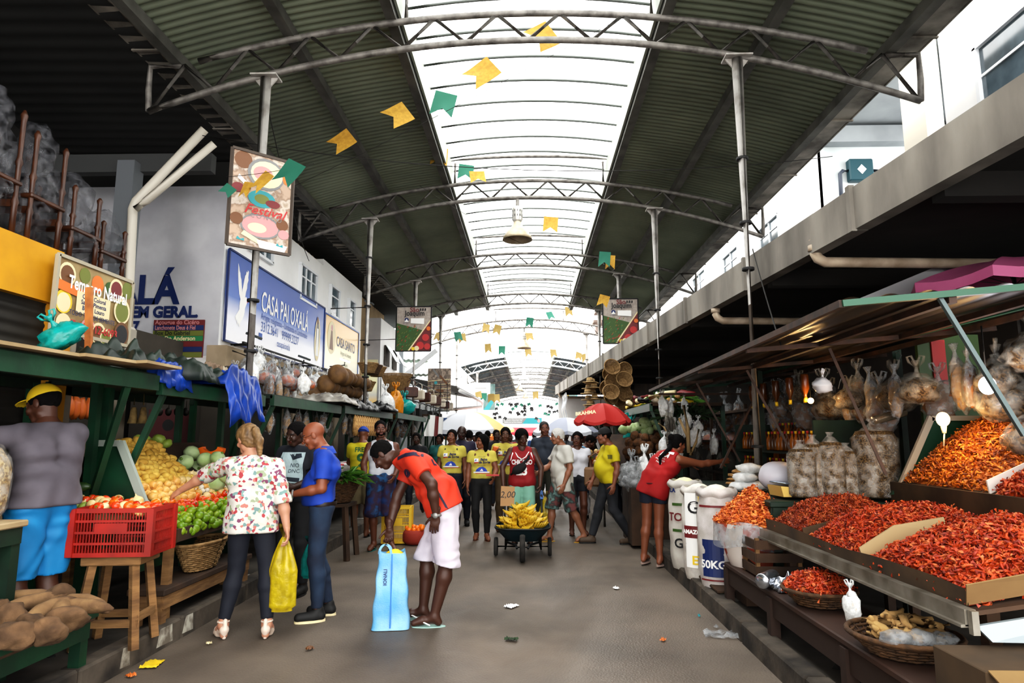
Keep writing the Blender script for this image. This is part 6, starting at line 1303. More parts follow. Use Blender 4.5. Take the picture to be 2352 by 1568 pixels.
for sx in (-1, 1):
    for sy in (-1, 1): mb = MB(); mb.box((sx*.165, sy*.155, .15), (.03, .03, .3)); mb.build('corner_post', wood, t)
# basin of orange shrimp
t = thing('plastic_lined_basin', 'wide striped basin lined with clear film holding orange shrimp', 'basin', (1.98, 6.0, .55)); mb = MB(); mb.lathe([(.1, -.3), (.13, -.28), (.25, .0), (.33, .27), (.335, .29)], n=30, cap=False); mb.build('basin', multi('stripes', ['#d8cfc8', '#b0503a', '#d8cfc8', '#e2dad2'], 4), t)
mb = MB(); mb.grid(lambda u, v: ((.34+.02*math.sin(v*40))*math.cos(2*PI*v)*(1+.03*u), (.34+.02*math.sin(v*40))*math.sin(2*PI*v)*(1+.03*u), .3-.2*u+.02*math.sin(v*31)), 6, 60); mb.build('film_liner', clear, t)
mb = MB(); mb.box((0, 0, -.34), (.3, .3, .1)); mb.build('foot', woodd, t)
shrimps('dried_shrimp', 'cone of orange dried shrimp in the wide lined basin', 1.66, 2.3, 5.68, 6.32, lambda x, y: .83+.3*max(0, 1-math.hypot(x-1.98, y-6.0)/.33), 2400, sh_org, 1.1, mask=rmask(1.98, 6.0, .32))
t = thing('cardboard_carton', 'brown carton with blue marker scrawl at the near end of the bench', 'carton', (1.98, 2.92, .475)); mb = MB(); mb.box((0, 0, .1), (.42, .34, .2), bev=.004); mb.build('box', M('carton', '#4a3823', .85, c2='#35281a', scale=3), t)
mb = MB(); mb.poly([(-.2, -.17, .2), (.2, -.17, .2), (.2, -.24, .17), (-.2, -.24, .17)], (0, 0, .006)); mb.build('flap', card, t); mb = MB(); lettering(mb, 'NSM', (0, -.173, .09), (1, 0, 0), (0, 0, 1), .13, shear=.3); mb.build('marker_text', ink['teal'], t)
# flour sacks standing behind the kerb
def gsack(label, loc, r, h, prints, fill, rz=0, tone='#cfcac4'):
    t = thing('flour_sack', label, 'sack', loc, rz); m = M('woven_sack'+tone, tone, .7, c2='#b4aea8', scale=8, bump=.15, bscale=120); mb = MB()
    mb.grid(lambda u, v: (lambda R_: (R_*math.cos(2*PI*v), R_*.9*math.sin(2*PI*v), h*u))(r*(.86+.2*math.sin(PI*min(1, u*1.05))**.6+.025*math.sin(v*2*PI*5+u*7)+.02*math.sin(u*22+v*9))), 30, 40); mb.build('sack', m, t)
    mb = MB(); mb.grid(lambda u, v: ((r*.93+.03*math.sin(PI*u))*math.cos(2*PI*v), (r*.93+.03*math.sin(PI*u))*.9*math.sin(2*PI*v), h-.09*u+.03+.008*math.sin(v*40)), 6, 40); mb.build('rolled_rim', ink['white'] if False else m, t)
    mb = MB(); mb.lathe([(r*.92, h-.05), (r*.7, h+.01), (r*.3, h+.05), (.001, h+.06)], n=24, cap=False, sc=(1, .9)); mb.build('contents', fill, t)
    mb = MB()
    for ki, it in enumerate(prints):
        mb.mi = II[it[0]]; a0 = it[2]; 
        if it[1][0] == 'T': vs, fs = text_mesh(it[1][1:], it[4], bold=.003); 
        else: w_, h_ = it[4]; vs = [V((-w_/2+w_*i/6, s*h_/2, 0)) for s in (-1, 1) for i in range(7)]; fs = [(i, i+1, 8+i, 7+i) for i in range(6)]
        r2 = r*1.085+.0015*ki
        mb._add([V((r2*math.cos(a0+p.x/r), r2*.9*math.sin(a0+p.x/r), it[3]+p.y)) for p in vs], fs)
    mb.build('print', IK, t); return t
flour = M('flour', '#e6e0cc', .95); flour2 = M('flour_yellow', '#dfd9ab', .95)
FA = -PI/2-.45
gsack('white flour sack marked 50KG on a blue label, nearest of the sacks', (1.83, 6.62, .14), .185, .92, [('navy', 'R', FA-.1, .3, (.2, .34)), ('white', 'T50KG', FA-.1, .24, .1), ('maroon', 'R', FA-.1, .78, (.24, .02)), ('maroon', 'R', FA-.1, .1, (.24, .015))], flour, tone='#d6d0ce')
gsack('white flour sack with the word AMAZÔNIA on a maroon band and a yellow stripe', (1.77, 7.05, .14), .18, .9, [('yellow', 'R', FA+.35, .5, (.07, .74)), ('white', 'R', FA-.3, .5, (.12, .74)), ('maroon', 'R', FA, .48, (.26, .12)), ('white', 'TAMAZÔNIA', FA, .48, .055), ('black', 'TG', FA-.1, .72, .17), ('yellow', 'TET', FA+.1, .2, .12)], flour, tone='#dcd8d0')
gsack('white flour sack with dark green lettering, farthest of the sacks', (1.75, 7.6, .14), .18, .93, [('grn2', 'R', FA-.2, .7, (.14, .03)), ('maroon', 'TTOY', FA-.2, .56, .12), ('grn2', 'R', FA-.2, .42, (.14, .03)), ('black', 'TG', FA-.2, .28, .14), ('navy', 'TLA', FA-.5, .85, .06)], flour2, tone='#c4c1b8')
table('pallet', 'low dark timber platform under the flour sacks', 1.7, 2.7, 6.25, 8.0, .2, woodd, grnd, th=.03, ap=.03, inset=.1, zl=.135)
# inner counter with scale, packets, clear bags of grain
table('stall_counter', 'dark counter behind the flour sacks with scale and packets', 2.02, 3.2, 5.7, 8.4, 1.04, grnd, grnd, ap=.2)
for i in range(26): mb = MB(); mb.ball((0, 0, 0), (.11, .07, .022), 12, 6, .2, 2, i, sq=.8); o = mb.build('packet', whitef if i % 3 else tan_in, loc=(2.3+.2*(i % 3)+random.uniform(-.03, .03), 7.2+.25*((i//3) % 2), 1.07+.045*(i//6))); o.rotation_euler = (0, 0, random.uniform(0, 3)); tag(o, ('flat white plastic packet' if i % 3 else 'flat tan packet')+' in the stack the woman in red reaches over', 'packet', ('white' if i % 3 else 'tan')+' packets')
for i in range(5): mb = MB(); mb.ball((0, 0, 0), (.13, .09, .05), 12, 8, .25, 2, i+5); o = mb.build('flour_bag', whitef, loc=(2.12+.04*i, 6.75, 1.09+.09*i*(i < 3))); tag(o, 'small white bag stacked behind the flour sacks', 'bag', 'small white bags')
t = thing('kitchen_scale', 'cream shop scale with a curved front on the dark counter', 'scale', (2.42, 6.0, 1.065), .1); mb = MB(); mb.poly([(-.24, -.13, .0), (.26, -.13, -.0), (.3, -.13, .04), (.27, -.13, .1), (.12, -.13, .1), (0, -.13, .075), (-.12, -.13, .08), (-.26, -.13, .09)], (0, .26, 0)); mb.build('housing', M('scale_cream', '#c9a85a', .5), t)
mb = MB(); mb.box((-.02, 0, .115), (.42, .3, .012), bev=.004); mb.build('pan', M('steel_pan', '#8a97a8', .25, .8), t); mb = MB(); mb.box((.21, -.135, .07), (.07, .006, .03)); mb.build('display', ink['grey'], t)
mb = MB(); mb.ball((0, 0, .13), (.17, .16, .14), 20, 14, .08, 1.5, 3); o = mb.build('plastic_bag', M('white_bag', '#d5d2dc', .45, trans=.1), loc=(2.3, 6.25, 1.09)); tag(o, 'round white inflated plastic bag beside the scale', 'bag')
grain = multi('grain', ['#48341b', '#68502e', '#2b1e0f', '#543f23', '#7d633c'], 130)
def grainbag(loc, r, h, label, group=None, lean=0):
    t = thing('grain_bag', label, 'bag', loc, random.uniform(-.3, .3), group); mb = MB(); mb.lathe([(r*.8, 0), (r, .03), (r, h*.85), (r*.8, h*.97), (r*.3, h)], n=20, sc=(1, .75)); mb.build('contents', grain, t); mb = MB(); mb.lathe([(r*1.03, .01), (r*1.05, h*.87), (r*.5, h*1.03), (r*.2, h*1.1), (r*.35, h*1.16)], n=20, cap=False, sc=(1, .76)); mb.build('film', film('grain_film', '#e8e4dc', .12, .08), t); t.rotation_euler = (0, lean, 0)
    return t
for i, (px, w, h) in enumerate(((1845, .12, .42), (1880, .11, .46), (1915, .11, .48), (1955, .12, .4), (2018, .19, .58))): p = at(px, 1135, 5.85); grainbag((p.x, 5.85+.05*(i % 2), 1.065), w, h, 'tall clear bag of brown grains standing on the counter' if i < 4 else 'widest clear grain bag at the right end of the row, under the foil roll', 'grain bags' if i < 4 else None)
mb = MB(); mb.lathe([(.035, 0), (.038, .01), (.038, .3), (.03, .31)], n=16); o = mb.build('foil_roll', M('foil2', '#b9a890', .25, .8), loc=(3.0, 5.83, 1.72)); o.rotation_euler = (0, PI/2-.25, .1); tag(o, 'shiny foil roll lying across the top of the grain bags', 'roll')
# canopy of the shrimp stall
t = thing('stall_canopy', 'brown sheet canopy with green rails sloping over the shrimp stall', 'canopy', (2.6, 6.5, 2.35)); TT = Matrix.Translation(-V((2.6, 6.5, 2.35)))
def ze(y): return 2.3+.0*y
A = V((1.66, 3.45, 2.28)); Bq = V((1.9, 10.4, 2.3)); Cq = V((3.9, 10.4, 2.47)); D_ = V((3.6, 3.45, 2.45))
tp('roof_sheet', lambda q: q.grid(lambda u, v: A.lerp(Bq, u).lerp(D_.lerp(Cq, u), v)+V((0, 0, .02+.012*math.sin(v*60))), 20, 90), M('brown_sheet', '#33271c', .3, c2='#1c1611', scale=2.5, stretch=(1, 1, 6)))
gr2 = M('green_rail', '#1c4c38', .5); rr = M('rust_rail', '#4a3022', .7, c2='#2a1c14', scale=8)
tp('front_rail', lambda q: q.bar(A, Bq, .03, .04), rr); tp('near_rail', lambda q: q.bar(A, D_, .03, .035), gr2); tp('far_rail', lambda q: q.bar(Bq, Cq, .03, .04), gr2)
for k in (.3, .62, .85): tp('purlin', lambda q, k=k: q.bar(A.lerp(D_, k)-V((0, 0, .03)), Bq.lerp(Cq, k)-V((0, 0, .03)), .04), rr)
for k in (.25, .5, .75): tp('rafter', lambda q, k=k: q.bar(A.lerp(Bq, k)-V((0, 0, .03)), D_.lerp(Cq, k)-V((0, 0, .03)), .035), rr)
tp('strut', lambda q: q.bar(at(2152, 674, 3.47), at(2352, 1000, 3.47), .022), M('teal_strut', '#4f5d5e', .5, .2), 'grey-blue slanting metal strut')
for a, b, y in (((1905, 800), (2035, 1090), 5.3), ((1715, 850), (1830, 1060), 6.6), ((1600, 880), (1700, 1060), 8.2), ((1745, 890), (1655, 1075), 8.0)): tp('strut', lambda q: q.bar(at(a[0], a[1], y), at(b[0], b[1], y-.1), .022), rr)
for (x, y) in ((3.85, 3.6), (3.85, 6.9), (3.85, 10.2), (2.95, 8.45)): tp('post', lambda q: q.bar((x, y, .14), (x, y, 2.6 if x > 3 else 2.42), .06), grnd)
# hanging goods under the canopy
mb = MB(); mb.bar((3.0, 3.6, 2.36), (3.0, 10, 2.4), .03); tag(mb.build('hanging_rail', gr2), 'green rail under the shrimp stall canopy with goods hooked on', 'rail')
for i in range(22):
    l, p = [('clear bag of brown seeds hooked under the shrimp stall canopy', B6), ('tall clear bag of tan goods hooked under the shrimp stall canopy', B1), ('slim clear bag hooked under the shrimp stall canopy', B3)][i % 3]
    hb(p, (3.1+.3*random.random(), 4.7+i*.2, 2.3-.25*random.random()), l, l, 1.05)
for i in range(12): hb(B6, (3.35+.2*(i % 2), 3.9+.15*(i//2)+random.uniform(-.1, .1), 2.32-.28*(i % 3)), 'big clear seed bag hanging by the white lamp', 'seed bags by the lamp', 1.3)
mbg = M('bottle_dark', '#3a0f08', .2, c2='#7a4a10', scale=2); 
def bottle(loc, m, label, group, s=1, capm=None):
    t = thing('bottle', label, 'bottle', loc, 0, group); mb = MB(); mb.lathe([(.03, 0), (.033, .01), (.033, .12), (.012, .17), (.011, .2)], n=12); mb.build('glass', m, t); mb = MB(); mb.lathe([(.014, .195), (.014, .225)], n=10); mb.build('cap', capm or ink['yellow'], t); t.scale = (s,)*3; return t
bt0 = {}
for i in range(96):
    k = i % 4; x = 3.0+.09*(i//24)*0+.42*(i//48); y = 6.9+.105*(i % 24); z = [1.1, 1.42][(i//24) % 2]+.12*(i//48)
    lab = ['dark sauce bottle with a yellow cap on the stall shelf', 'dark sauce bottle with a red cap on the stall shelf', 'amber oil bottle with a yellow cap on the stall shelf', 'amber oil bottle with a red cap on the stall shelf'][k]
    if k not in bt0: bt0[k] = bottle((x, y, z), mbg if k < 2 else M('amber', '#a05a10', .2), lab, lab, 1.0, ink['yellow'] if k % 2 == 0 else ink['red'])
    else: dup(bt0[k], (x, y, z))
mb = MB(); mb.box((3.0, 8.1, 1.4), (.2, 2.6, .025)); mb.box((3.42, 8.1, 1.2), (.2, 2.6, .025)); mb.box((3.42, 8.1, 1.52), (.2, 2.6, .025)); mb.box((3.2, 6.83, 1.4), (.6, .03, .7)); mb.box((3.2, 9.4, 1.4), (.6, .03, .7)); tag(mb.build('bottle_shelf', grnd), 'dark stepped shelf of sauce bottles at the back of the shrimp stall', 'shelf')
for i in range(14): t = bottle((2.75+.05*(i % 3), 6.6+.13*i, 1.9), mbg, 'dark bottle hanging upside down under the green rail', 'hanging bottles', 1.2); t.rotation_euler = (PI, 0, 0); t.location.z = 2.2
for (px, py) in ((1890, 880), (1925, 885), (2000, 770), (2060, 840)):
    p = at(px, py, 6.2); mb = MB(); mb.tube([p+V((0, 0, .12)), p+V((.03, 0, .14)), p+V((.05, 0, .1)), p+V((.02, 0, .04)), p+V((.0, 0, -.03))], .004, 5); tag(mb.build('wire_hook', gal), 'bent wire hook hanging under the brown canopy', 'hook', 'wire hooks')
hb(P_('round', 31, M('bright_film', '#e8ecf4', .3), None), (2.62, 5.9, 2.13), 'bright white bag catching the light under the canopy', None, .7)
# lit bulb and bright lamp
bm_ = M('bulb_lit', '#ffcf80', .3, emit=14); t = thing('light_bulb', 'glowing warm bulb standing above the golden shrimp', 'bulb', tuple(at(2168, 985, 4.85))); mb = MB(); mb.ball((0, 0, .07), (.044, .044, .052), 16, 12); mb.build('glass', bm_, t); mb = MB(); mb.lathe([(.014, -.03), (.018, 0), (.02, .02)], n=10); mb.tube([(0, 0, -.03), (0, .02, -.12)], .006); mb.build('socket', ink['cream'], t)
p = at(2168, 968, 4.75); lamp('bulb_light', (p.x, 4.72, p.z+.02), 12, (1, .62, .28), .05)
b2 = M('lamp_cool', '#e8ecff', .3, emit=18); t = thing('light_bulb', 'brilliant white lamp hanging behind the slanting strut', 'bulb', tuple(at(2268, 885, 4.4))); mb = MB(); mb.ball((0, 0, 0), (.05, .05, .06), 16, 12); mb.build('glass', b2, t); mb = MB(); mb.tube([(0, 0, .05), (0, 0, .4)], .006); mb.build('cord', band, t)
p = at(2268, 885, 4.25); lamp('lamp_light', tuple(p), 8, (.9, .93, 1), .05)
t = thing('light_bulb', 'small yellow bulb among the hanging bottles', 'bulb', tuple(at(1862, 920, 6.7))); mb = MB(); mb.ball((0, 0, 0), .03, 12, 8); mb.build('glass', bm_, t); mb = MB(); mb.tube([(0, 0, .02), (0, 0, .3)], .005); mb.build('cord', band, t); p = at(1862, 920, 6.5); lamp('small_bulb_light', tuple(p), 7, (1, .6, .25), .03)
t = thing('door_panel', 'dark green painted board with red stripe behind the warm bulb', 'board', (4.0, 6.0, 1.3)); mb = MB(); mb.box((-.2, 0, .4), (.55, .04, 1.6)); mb.build('board', M('olive_green_board', '#2e4a18', .5), t); mb = MB(); mb.box((-.3, -.03, .6), (.12, .02, 1.1)); mb.build('stripe', ink['red'], t)
# ---------------------------------------------------------------- right row farther along
stall_frame('dark stall of herbs and bags behind the woman in the red vest', 1.95, 3.1, 10.6, 13.4, 2.1, .8, side=1, shelf=woodd)
stall_frame('stall with coconuts and cabbages behind the man in the yellow shirt', 1.85, 3.0, 13.6, 16.6, 2.1, .8, side=1)
stall_frame('far right stall of straw hats under the canopy', 1.7, 2.6, 18.0, 22, 2.15, .8, side=1, shelf=woodd)
leaves('tangled mass of dried herbs hanging at the edge of the brown canopy', (2.5, 10.7, 1.85), .35, 200, [fm['leaf2']], .3, .03, 'herbs', 'dried_herbs', 1.2); leaves('dark herb bunches on the low right stall', (1.95, 10.9, .95), .35, 260, [fm['leaf2']], .25, .04, 'herbs', 'herb_bunch', 1.0); leaves('pale herbs lying on the shelf roof behind the canopy', (2.6, 12, 2.18), .35, 150, [fm['leaf']], .3, .03, 'herbs', 'herb_bunch', .5)
for i, (a, b, r) in enumerate((((1570, 930), (1582, 1040), .03), ((1590, 1045), (1560, 960), .02), ((1570, 1040), (1552, 1000), .02), ((1605, 985), (1585, 1045), .018), ((1512, 972), (1530, 990), .014))):
    mb = MB(); mb.tube([at(a[0], a[1], 9.3), at((a[0]+b[0])/2+4, (a[1]+b[1])/2, 9.3), at(b[0], b[1], 9.3)], [r*.8, r, r*.9], 8); tag(mb.build('bare_root', M('pale_root', '#b39a72', .9, c2='#8f764e', scale=6)), ['thickest pale forked root standing behind the woman in red', 'pale root leaning left behind the woman in red', 'short pale root behind the woman in red', 'pale root leaning right behind the woman in red', 'short stick poking out above her head'][i], 'root')
for i in range(34):
    l, p = [('silvery clear bag in the hanging tangle above the woman in red', B5), ('cloudy bag in the hanging tangle above the woman in red', B2)][i % 2]; q = at(1520+random.uniform(0, 130), 900+random.uniform(0, 110), 9.9+.5*random.random()); hb(p, tuple(q), l, l, .7)
mb = MB(); mb.bar((1.95, 9.95, 2.22), (3.3, 9.95, 2.22), .03); tag(mb.build('hanging_rail', rr), 'short rail carrying the tangle of bags above the woman in red', 'rail')
for i in range(34): p = at(random.uniform(1440, 1512), random.uniform(998, 1048), 11.6); fruit('coconut', (p.x, 11.3+(1048-0)*0+random.uniform(0, .6), p.z), 'brown husky coconut in the pile on the right stall', 'coconuts on the right stall', s=.95)
for i in range(16): p = at(random.uniform(1420, 1520), random.uniform(962, 992), 12.3); fruit('cabbage', tuple(p), 'pale cabbage stacked above the coconuts on the right stall', 'cabbages on the right stall', s=.9)
t = thing('sloping_bin', 'sloping wooden bin holding the coconuts and cabbages', 'bin', (2.1, 11.9, .8)); mb = MB(); mb.poly([(-.45, -.6, .0), (.5, -.6, .0), (.5, .7, .8), (-.6, .7, .8)], (0, 0, .03)); mb.build('board', woodd, t); mb = MB(); mb.poly([(-.45, -.62, -.1), (.5, -.62, -.1), (.5, -.62, .12), (-.45, -.62, .12)], (0, .03, 0)); mb.build('front_lip', wood, t)
for i, (px, py, s) in enumerate(((1450, 1075, 1.3), (1480, 1065, 1.2), (1470, 1095, 1.3), (1500, 1085, 1.1), (1440, 1100, 1.0), (1490, 1110, 1.0))): o = hb(B2 if i % 2 else P_('round', 40+i, clear, None), tuple(at(px, py-25, 9.9)), 'cloudy plastic bag in the pile between the yellow shirt and red vest', 'white bags in the right pile', s)
mb = MB(); mb.box((1.75, 10.1, .45), (.6, .9, .8)); o = mb.build('packing_case', woodd); tag(o, 'dark packing case under the white bags beside the woman in red', 'case')
o = hb(P_('carrier', 50, tealf, None), tuple(at(1447, 970, 12.6)), 'long teal plastic bag hanging in the right stall', None, 1.6); hb(P_('carrier', 51, M('sheet_pale', '#c8c6cc', .5), None), tuple(at(1340, 1120, 11.2)), 'white sack hanging by the far right produce table', None, 1.1)
mixm = ['otomato', 'pepper', 'ponion', 'lime', 'tomato']
for i in range(70): k = random.choice(mixm); p = at(random.uniform(1345, 1400), random.uniform(1035, 1078), 12.4+random.random()*.4); fruit(k, tuple(p), {'otomato': 'orange tomato', 'pepper': 'red pepper', 'ponion': 'pale onion', 'lime': 'green lime', 'tomato': 'red tomato'}[k]+' on the far right produce stall', k+' far right', s=1.2)
t = thing('produce_table', 'sloping table of mixed peppers behind the brown handbag', 'table', (1.35, 12.7, .5)); mb = MB(); mb.poly([(-.5, -.5, .3), (.5, -.5, .3), (.5, .5, .75), (-.5, .5, .75)], (0, 0, .03)); mb.build('top', woodd, t)
for s in (-1, 1): mb = MB(); mb.bar((s*.4, -.4, -.48), (s*.4, -.4, .32), .06); mb.build('leg', woodd, t)
for i in range(18):
    mb = MB(); mb.ball((0, 0, 0), (.05, .05, .04), 10, 6, .2, 2, i); p = at(random.uniform(1560, 1680), random.uniform(1020, 1060), 8.6) if i < 6 else at(random.uniform(1500, 1560), random.uniform(905, 940), 11.2); tag(mb.build('wrapped_bundle', tan_in if i % 2 else whitef, loc=p), ('tan' if i % 2 else 'white')+' wrapped bundle on the shelf near the woman in red', 'bundle', ('tan' if i % 2 else 'white')+' bundles right') if i >= 6 else None
for i in range(16):     # rolled cloths and papers on the shelf roof
    mb = MB(); m = [tcl, ink['cream'], ink['maroon'], ink['yellow'], tbk, ink['white']][i % 6]; mb.tube([(0, 0, 0), (.25, .1, .03), (.5, .12, .02)], [.05, .06, .04], 9); o = mb.build('rolled_cloth', m, loc=(1.95+.5*random.random(), 11+.18*i, 2.17+.07*(i % 3))); o.rotation_euler = (0, random.uniform(-.2, .2), random.uniform(-1.2, 1.2)); tag(o, ['beige', 'cream', 'maroon', 'yellow', 'black', 'white'][i % 6]+' rolled cloth on the right shelf roof', 'cloth', ['beige', 'cream', 'maroon', 'yellow', 'black', 'white'][i % 6]+' rolls')
straw = M('straw', '#b99d72', .85, c2='#94784e', scale=18, bump=.2)
def hat(loc, label, group, s=1):
    mb = MB(); mb.lathe([(.2, 0), (.19, .012), (.1, .02), (.09, .04), (.085, .1), (.06, .125), (.001, .128)], n=22, cap=False); o = mb.build('straw_hat', straw, loc=loc); tag(o, label, 'hat', group); mb = MB(); mb.lathe([(.0925, .025), (.0925, .05)], n=22, cap=False); mb.build('hat_band', tbk, o); o.scale = (s,)*3; return o
for i in range(14): hat((1.55+.12*(i % 2)+random.uniform(-.04, .04), 17.2+.3*(i//7), 2.1+.15*(i % 7)), 'straw hat in the hanging column under the canopy end', 'straw hats')
for i in range(12): o = basket('pale round basket hanging under the canopy beyond the red parasol', (1.9+.3*(i % 2), 15.5+.25*(i//3), 2.55+.3*(i % 3)), .16, .2, wick, n=14, group='baskets right'); o.rotation_euler = (1.2, .3*i, 0)
for i in range(14): mb = MB(); mb.grid(lambda u, v: (.03*math.sin(v*9), (u-.5)*.16, -.9*v), 3, 8); tag(mb.build('hanging_cloth', ink['white'] if i % 3 else M('pale_blue', '#b8c6d8', .9), loc=(1.15+.03*(i % 2), 21+.2*i, 3.0)), ('white' if i % 3 else 'pale blue')+' strip of cloth hanging at the far end of the canopy', 'cloth', ('white' if i % 3 else 'pale blue')+' strips')
for i in range(20): handbag((1.5+.25*(i % 2), 19+.3*(i//2), 2.2-.35*(i % 3)), hand_ if i % 3 else M('cream_bag', '#c9bfae', .7), ('dark brown' if i % 3 else 'cream')+' handbag hanging in the far right stall', ('dark' if i % 3 else 'cream')+' bags right')
for i in range(5): mb = MB(); mb.box((0, 0, 0), (.5, .35, .3), bev=.01); tag(mb.build('carton', [card, woodp, whitef][i % 3], loc=(2.5, 16.9+.4*i, 2.4)), ['brown', 'pale', 'white', 'brown', 'pale'][i]+' carton on the shelf under the far canopy', 'carton', ['brown', 'pale', 'white', 'brown', 'pale'][i]+' cartons')
# back fill under the canopy: dark sacks and stacked goods on shelves along the back wall
for i in range(30): k = hb([B5, B4, B1][i % 3], (3.6+.3*random.random(), 9+.35*i, 1.3+.5*(i % 3)), ['dark bundle', 'reddish bag', 'brown goods bag'][i % 3]+' in the gloom at the back of the right stalls', ['d', 'r', 'b'][i % 3]+' bags at the back', 1.6)
mb = MB(); mb.box((3.7, 14.5, .95), (.6, 12, .04)); mb.box((3.7, 14.5, 1.5), (.6, 12, .04)); mb.box((3.7, 14.5, 2.0), (.6, 12, .04)); 
for k in range(7): mb.box((3.45, 8.6+2*k, 1.1), (.05, .05, 2)); 
tag(mb.build('storage_shelf', woodd), 'long dark storage shelves at the back of the right stalls', 'shelf')
# ---------------------------------------------------------------- wheelbarrow of bananas
t = thing('wheelbarrow', 'black wheelbarrow loaded with bananas in the middle of the road', 'wheelbarrow', (-.1, 9.15, 0)); bk = M('black_iron', '#17191b', .5, .4); blue = M('blue_grip', '#1c5a9a', .5)
mb = MB(); mb.grid(lambda u, v: (lambda a, k: ((.22+.15*k)*math.copysign(abs(math.cos(a))**.5, math.cos(a)), (.3+.1*k)*math.copysign(abs(math.sin(a))**.5, math.sin(a))+.0, .22+.16*k))(2*PI*v, u), 4, 40); mb.poly([(-.2, -.27, .22), (.2, -.27, .22), (.2, .27, .22), (-.2, .27, .22)]); mb.build('tray', M('barrow_tray', '#16282e', .5, .3), t)
mb = MB(); mb.tube([(.37*math.copysign(abs(math.cos(a))**.5, math.cos(a)), .4*math.copysign(abs(math.sin(a))**.5, math.sin(a)), .385) for a in np.linspace(0, 2*PI, 41)], .012, 6); mb.build('rim', bk, t)
def wheel(nm, c, r, w):
    mb = MB(); R = Matrix.Rotation(PI/2, 3, 'Y'); mb.lathe([(r*.72, -w/2), (r*.93, -w/2), (r, -w*.25), (r, w*.25), (r*.93, w/2), (r*.72, w/2), (r*.72, -w/2)], c, 28, R=R, cap=False); o = mb.build(nm, M('tyre', '#141312', .9, c2='#2e2b28', scale=12), t); mb = MB(); mb.lathe([(r*.73, -w*.3), (r*.2, -w*.35), (r*.2, w*.35), (r*.73, w*.3)], c, 20, R=R); mb.build('hub', bk, o)
wheel('wheel', (0, -.5, .17), .17, .07); wheel('wheel', (-.36, -.1, .13), .12, .05); wheel('wheel', (.36, -.1, .13), .12, .05)
for s in (-1, 1):
    mb = MB(); mb.tube([(s*.07, -.5, .17), (s*.09, -.42, .2), (s*.22, -.2, .2), (s*.27, .5, .42), (s*.27, .85, .72)], .016, 8); mb.tube([(s*.2, .2, .25), (s*.25, .3, .03), (s*.25, .42, .03), (s*.25, .45, .38)], .014, 6); mb.build('frame', bk, t)
    mb = MB(); mb.tube([(s*.27, .78, .66), (s*.27, .9, .77)], .024, 8); mb.build('grip', blue, t); mb = MB(); mb.tube([(s*.08, -.1, .13), (s*.36, -.1, .13)], .012, 6); mb.build('axle', bk, t)
mb = MB(); mb.tube([(-.09, -.42, .17), (.09, -.42, .17)], .014, 6); mb.build('axle', bk, t)
def banana_hand(seed):
    mb = MB(); random.seed(seed); n = 7
    for i in range(n):
        a = (i-(n-1)/2)*.19; pts = []; rs = []
        for j in range(7):
            s_ = j/6; th = -.5+1.5*s_; y = .14*math.sin(th*1.0)+.07; z = -.1*(math.cos(th*1.2))+.1; pts.append(V((math.sin(a)*(y+.02), math.cos(a)*y, z-.03))); rs.append([.009, .016, .021, .023, .022, .016, .006][j])
        mb.tube(pts, rs, 7)
    o = mb.build('banana_bunch', fm['banana']); mb = MB(); mb.ball((0, .0, -.01), (.022, .018, .016), 8, 6, .2); mb.tube([(0, 0, 0), (0, -.025, .005)], .009); mb.build('crown', M('crown_green', '#7d7a24', .7), o); return o
bb = [banana_hand(i) for i in range(3)]; random.seed(11); c_ = 0
for r_, z, n in [(.27, .47, 12), (.23, .54, 11), (.17, .61, 8), (.09, .67, 5), (0, .7, 1)]:
    for i in range(n):
        a = 2*PI*i/n+random.uniform(-.15, .15); o = bb[c_] if c_ < 3 else dup(bb[c_ % 3], (0, 0, 0)); c_ += 1; ya = a-PI/2+random.uniform(-1.3, 1.3); q = (r_-.05)
        o.location = (-.1+q*math.cos(a)-.05*math.cos(ya+PI/2), 9.13+q*math.sin(a)*1.05-.05*math.sin(ya+PI/2), z-.02); o.rotation_euler = (-.25-.7*r_+random.uniform(-.25, .25), random.uniform(-.5, .5), ya); o.scale = (1.1, .85, 1.25); tag(o, 'bunch of ripe bananas heaped on the wheelbarrow', 'bananas', 'bananas on the wheelbarrow')
t = thing('price_sign', 'torn cardboard price sign reading 2,00 stuck in the bananas', 'sign', (-.31, 9.2, .78), .05); mb = MB(); mb.poly([(-.1, 0, -.14), (.09, 0, -.14), (.1, 0, .12), (-.09, 0, .13)], (0, .006, 0)); mb.build('card', M('price_card', '#a88560', .9), t); mb = MB(); lettering(mb, '2,00', (0, -.004, .01), (1, 0, 0), (0, 0, 1), .12, shear=.2); mb.build('numbers', ink['black'], t)
# ---------------------------------------------------------------- bags held or standing near the shoppers
def fold_bag(name, label, top, h, w, d, mat, seed, cat='bag', low=1.0):
    p = V(top); t = thing(name, label, cat, tuple(p)); mb = MB()
    def f(u, v):
        a = 2*PI*v; k = min(1, u*2.2)**.8; sw = w*(.12+.88*k)*(1-.15*(1-low)*u); r = 1+.1*mnoise.noise(V((math.cos(a)*2, math.sin(a)*2, u*2+seed)))+.07*math.sin(a*7+seed)*(1-.5*u); e = 1 if u < .95 else .75
        return (sw/2*math.cos(a)*r*e, d/2*k*math.sin(a)*r*e, -.12*h-.88*h*u)
    mb.grid(f, 30, 48); mb.poly([f(1, j/48) for j in range(48)][::-1]); mb.build('bag_body', mat, t); mb = MB()
    for s in (-1, 1): mb.grid(lambda u, v: (s*.03*math.sin(PI*u)+(v-.5)*.03, .01*s, -.16*h*abs(2*u-1)+.02), 10, 2)
    mb.build('handle', mat, t); return t
fold_bag('carrier_bag', 'long translucent yellow plastic bag held by the woman in the floral shirt', at(655, 1207, 5.45), .66, .24, .16, yelf, 3)
fold_bag('carrier_bag', 'teal plastic bag hanging behind the man in the blue polo', at(712, 1235, 6.3), .36, .14, .1, tealf, 5)
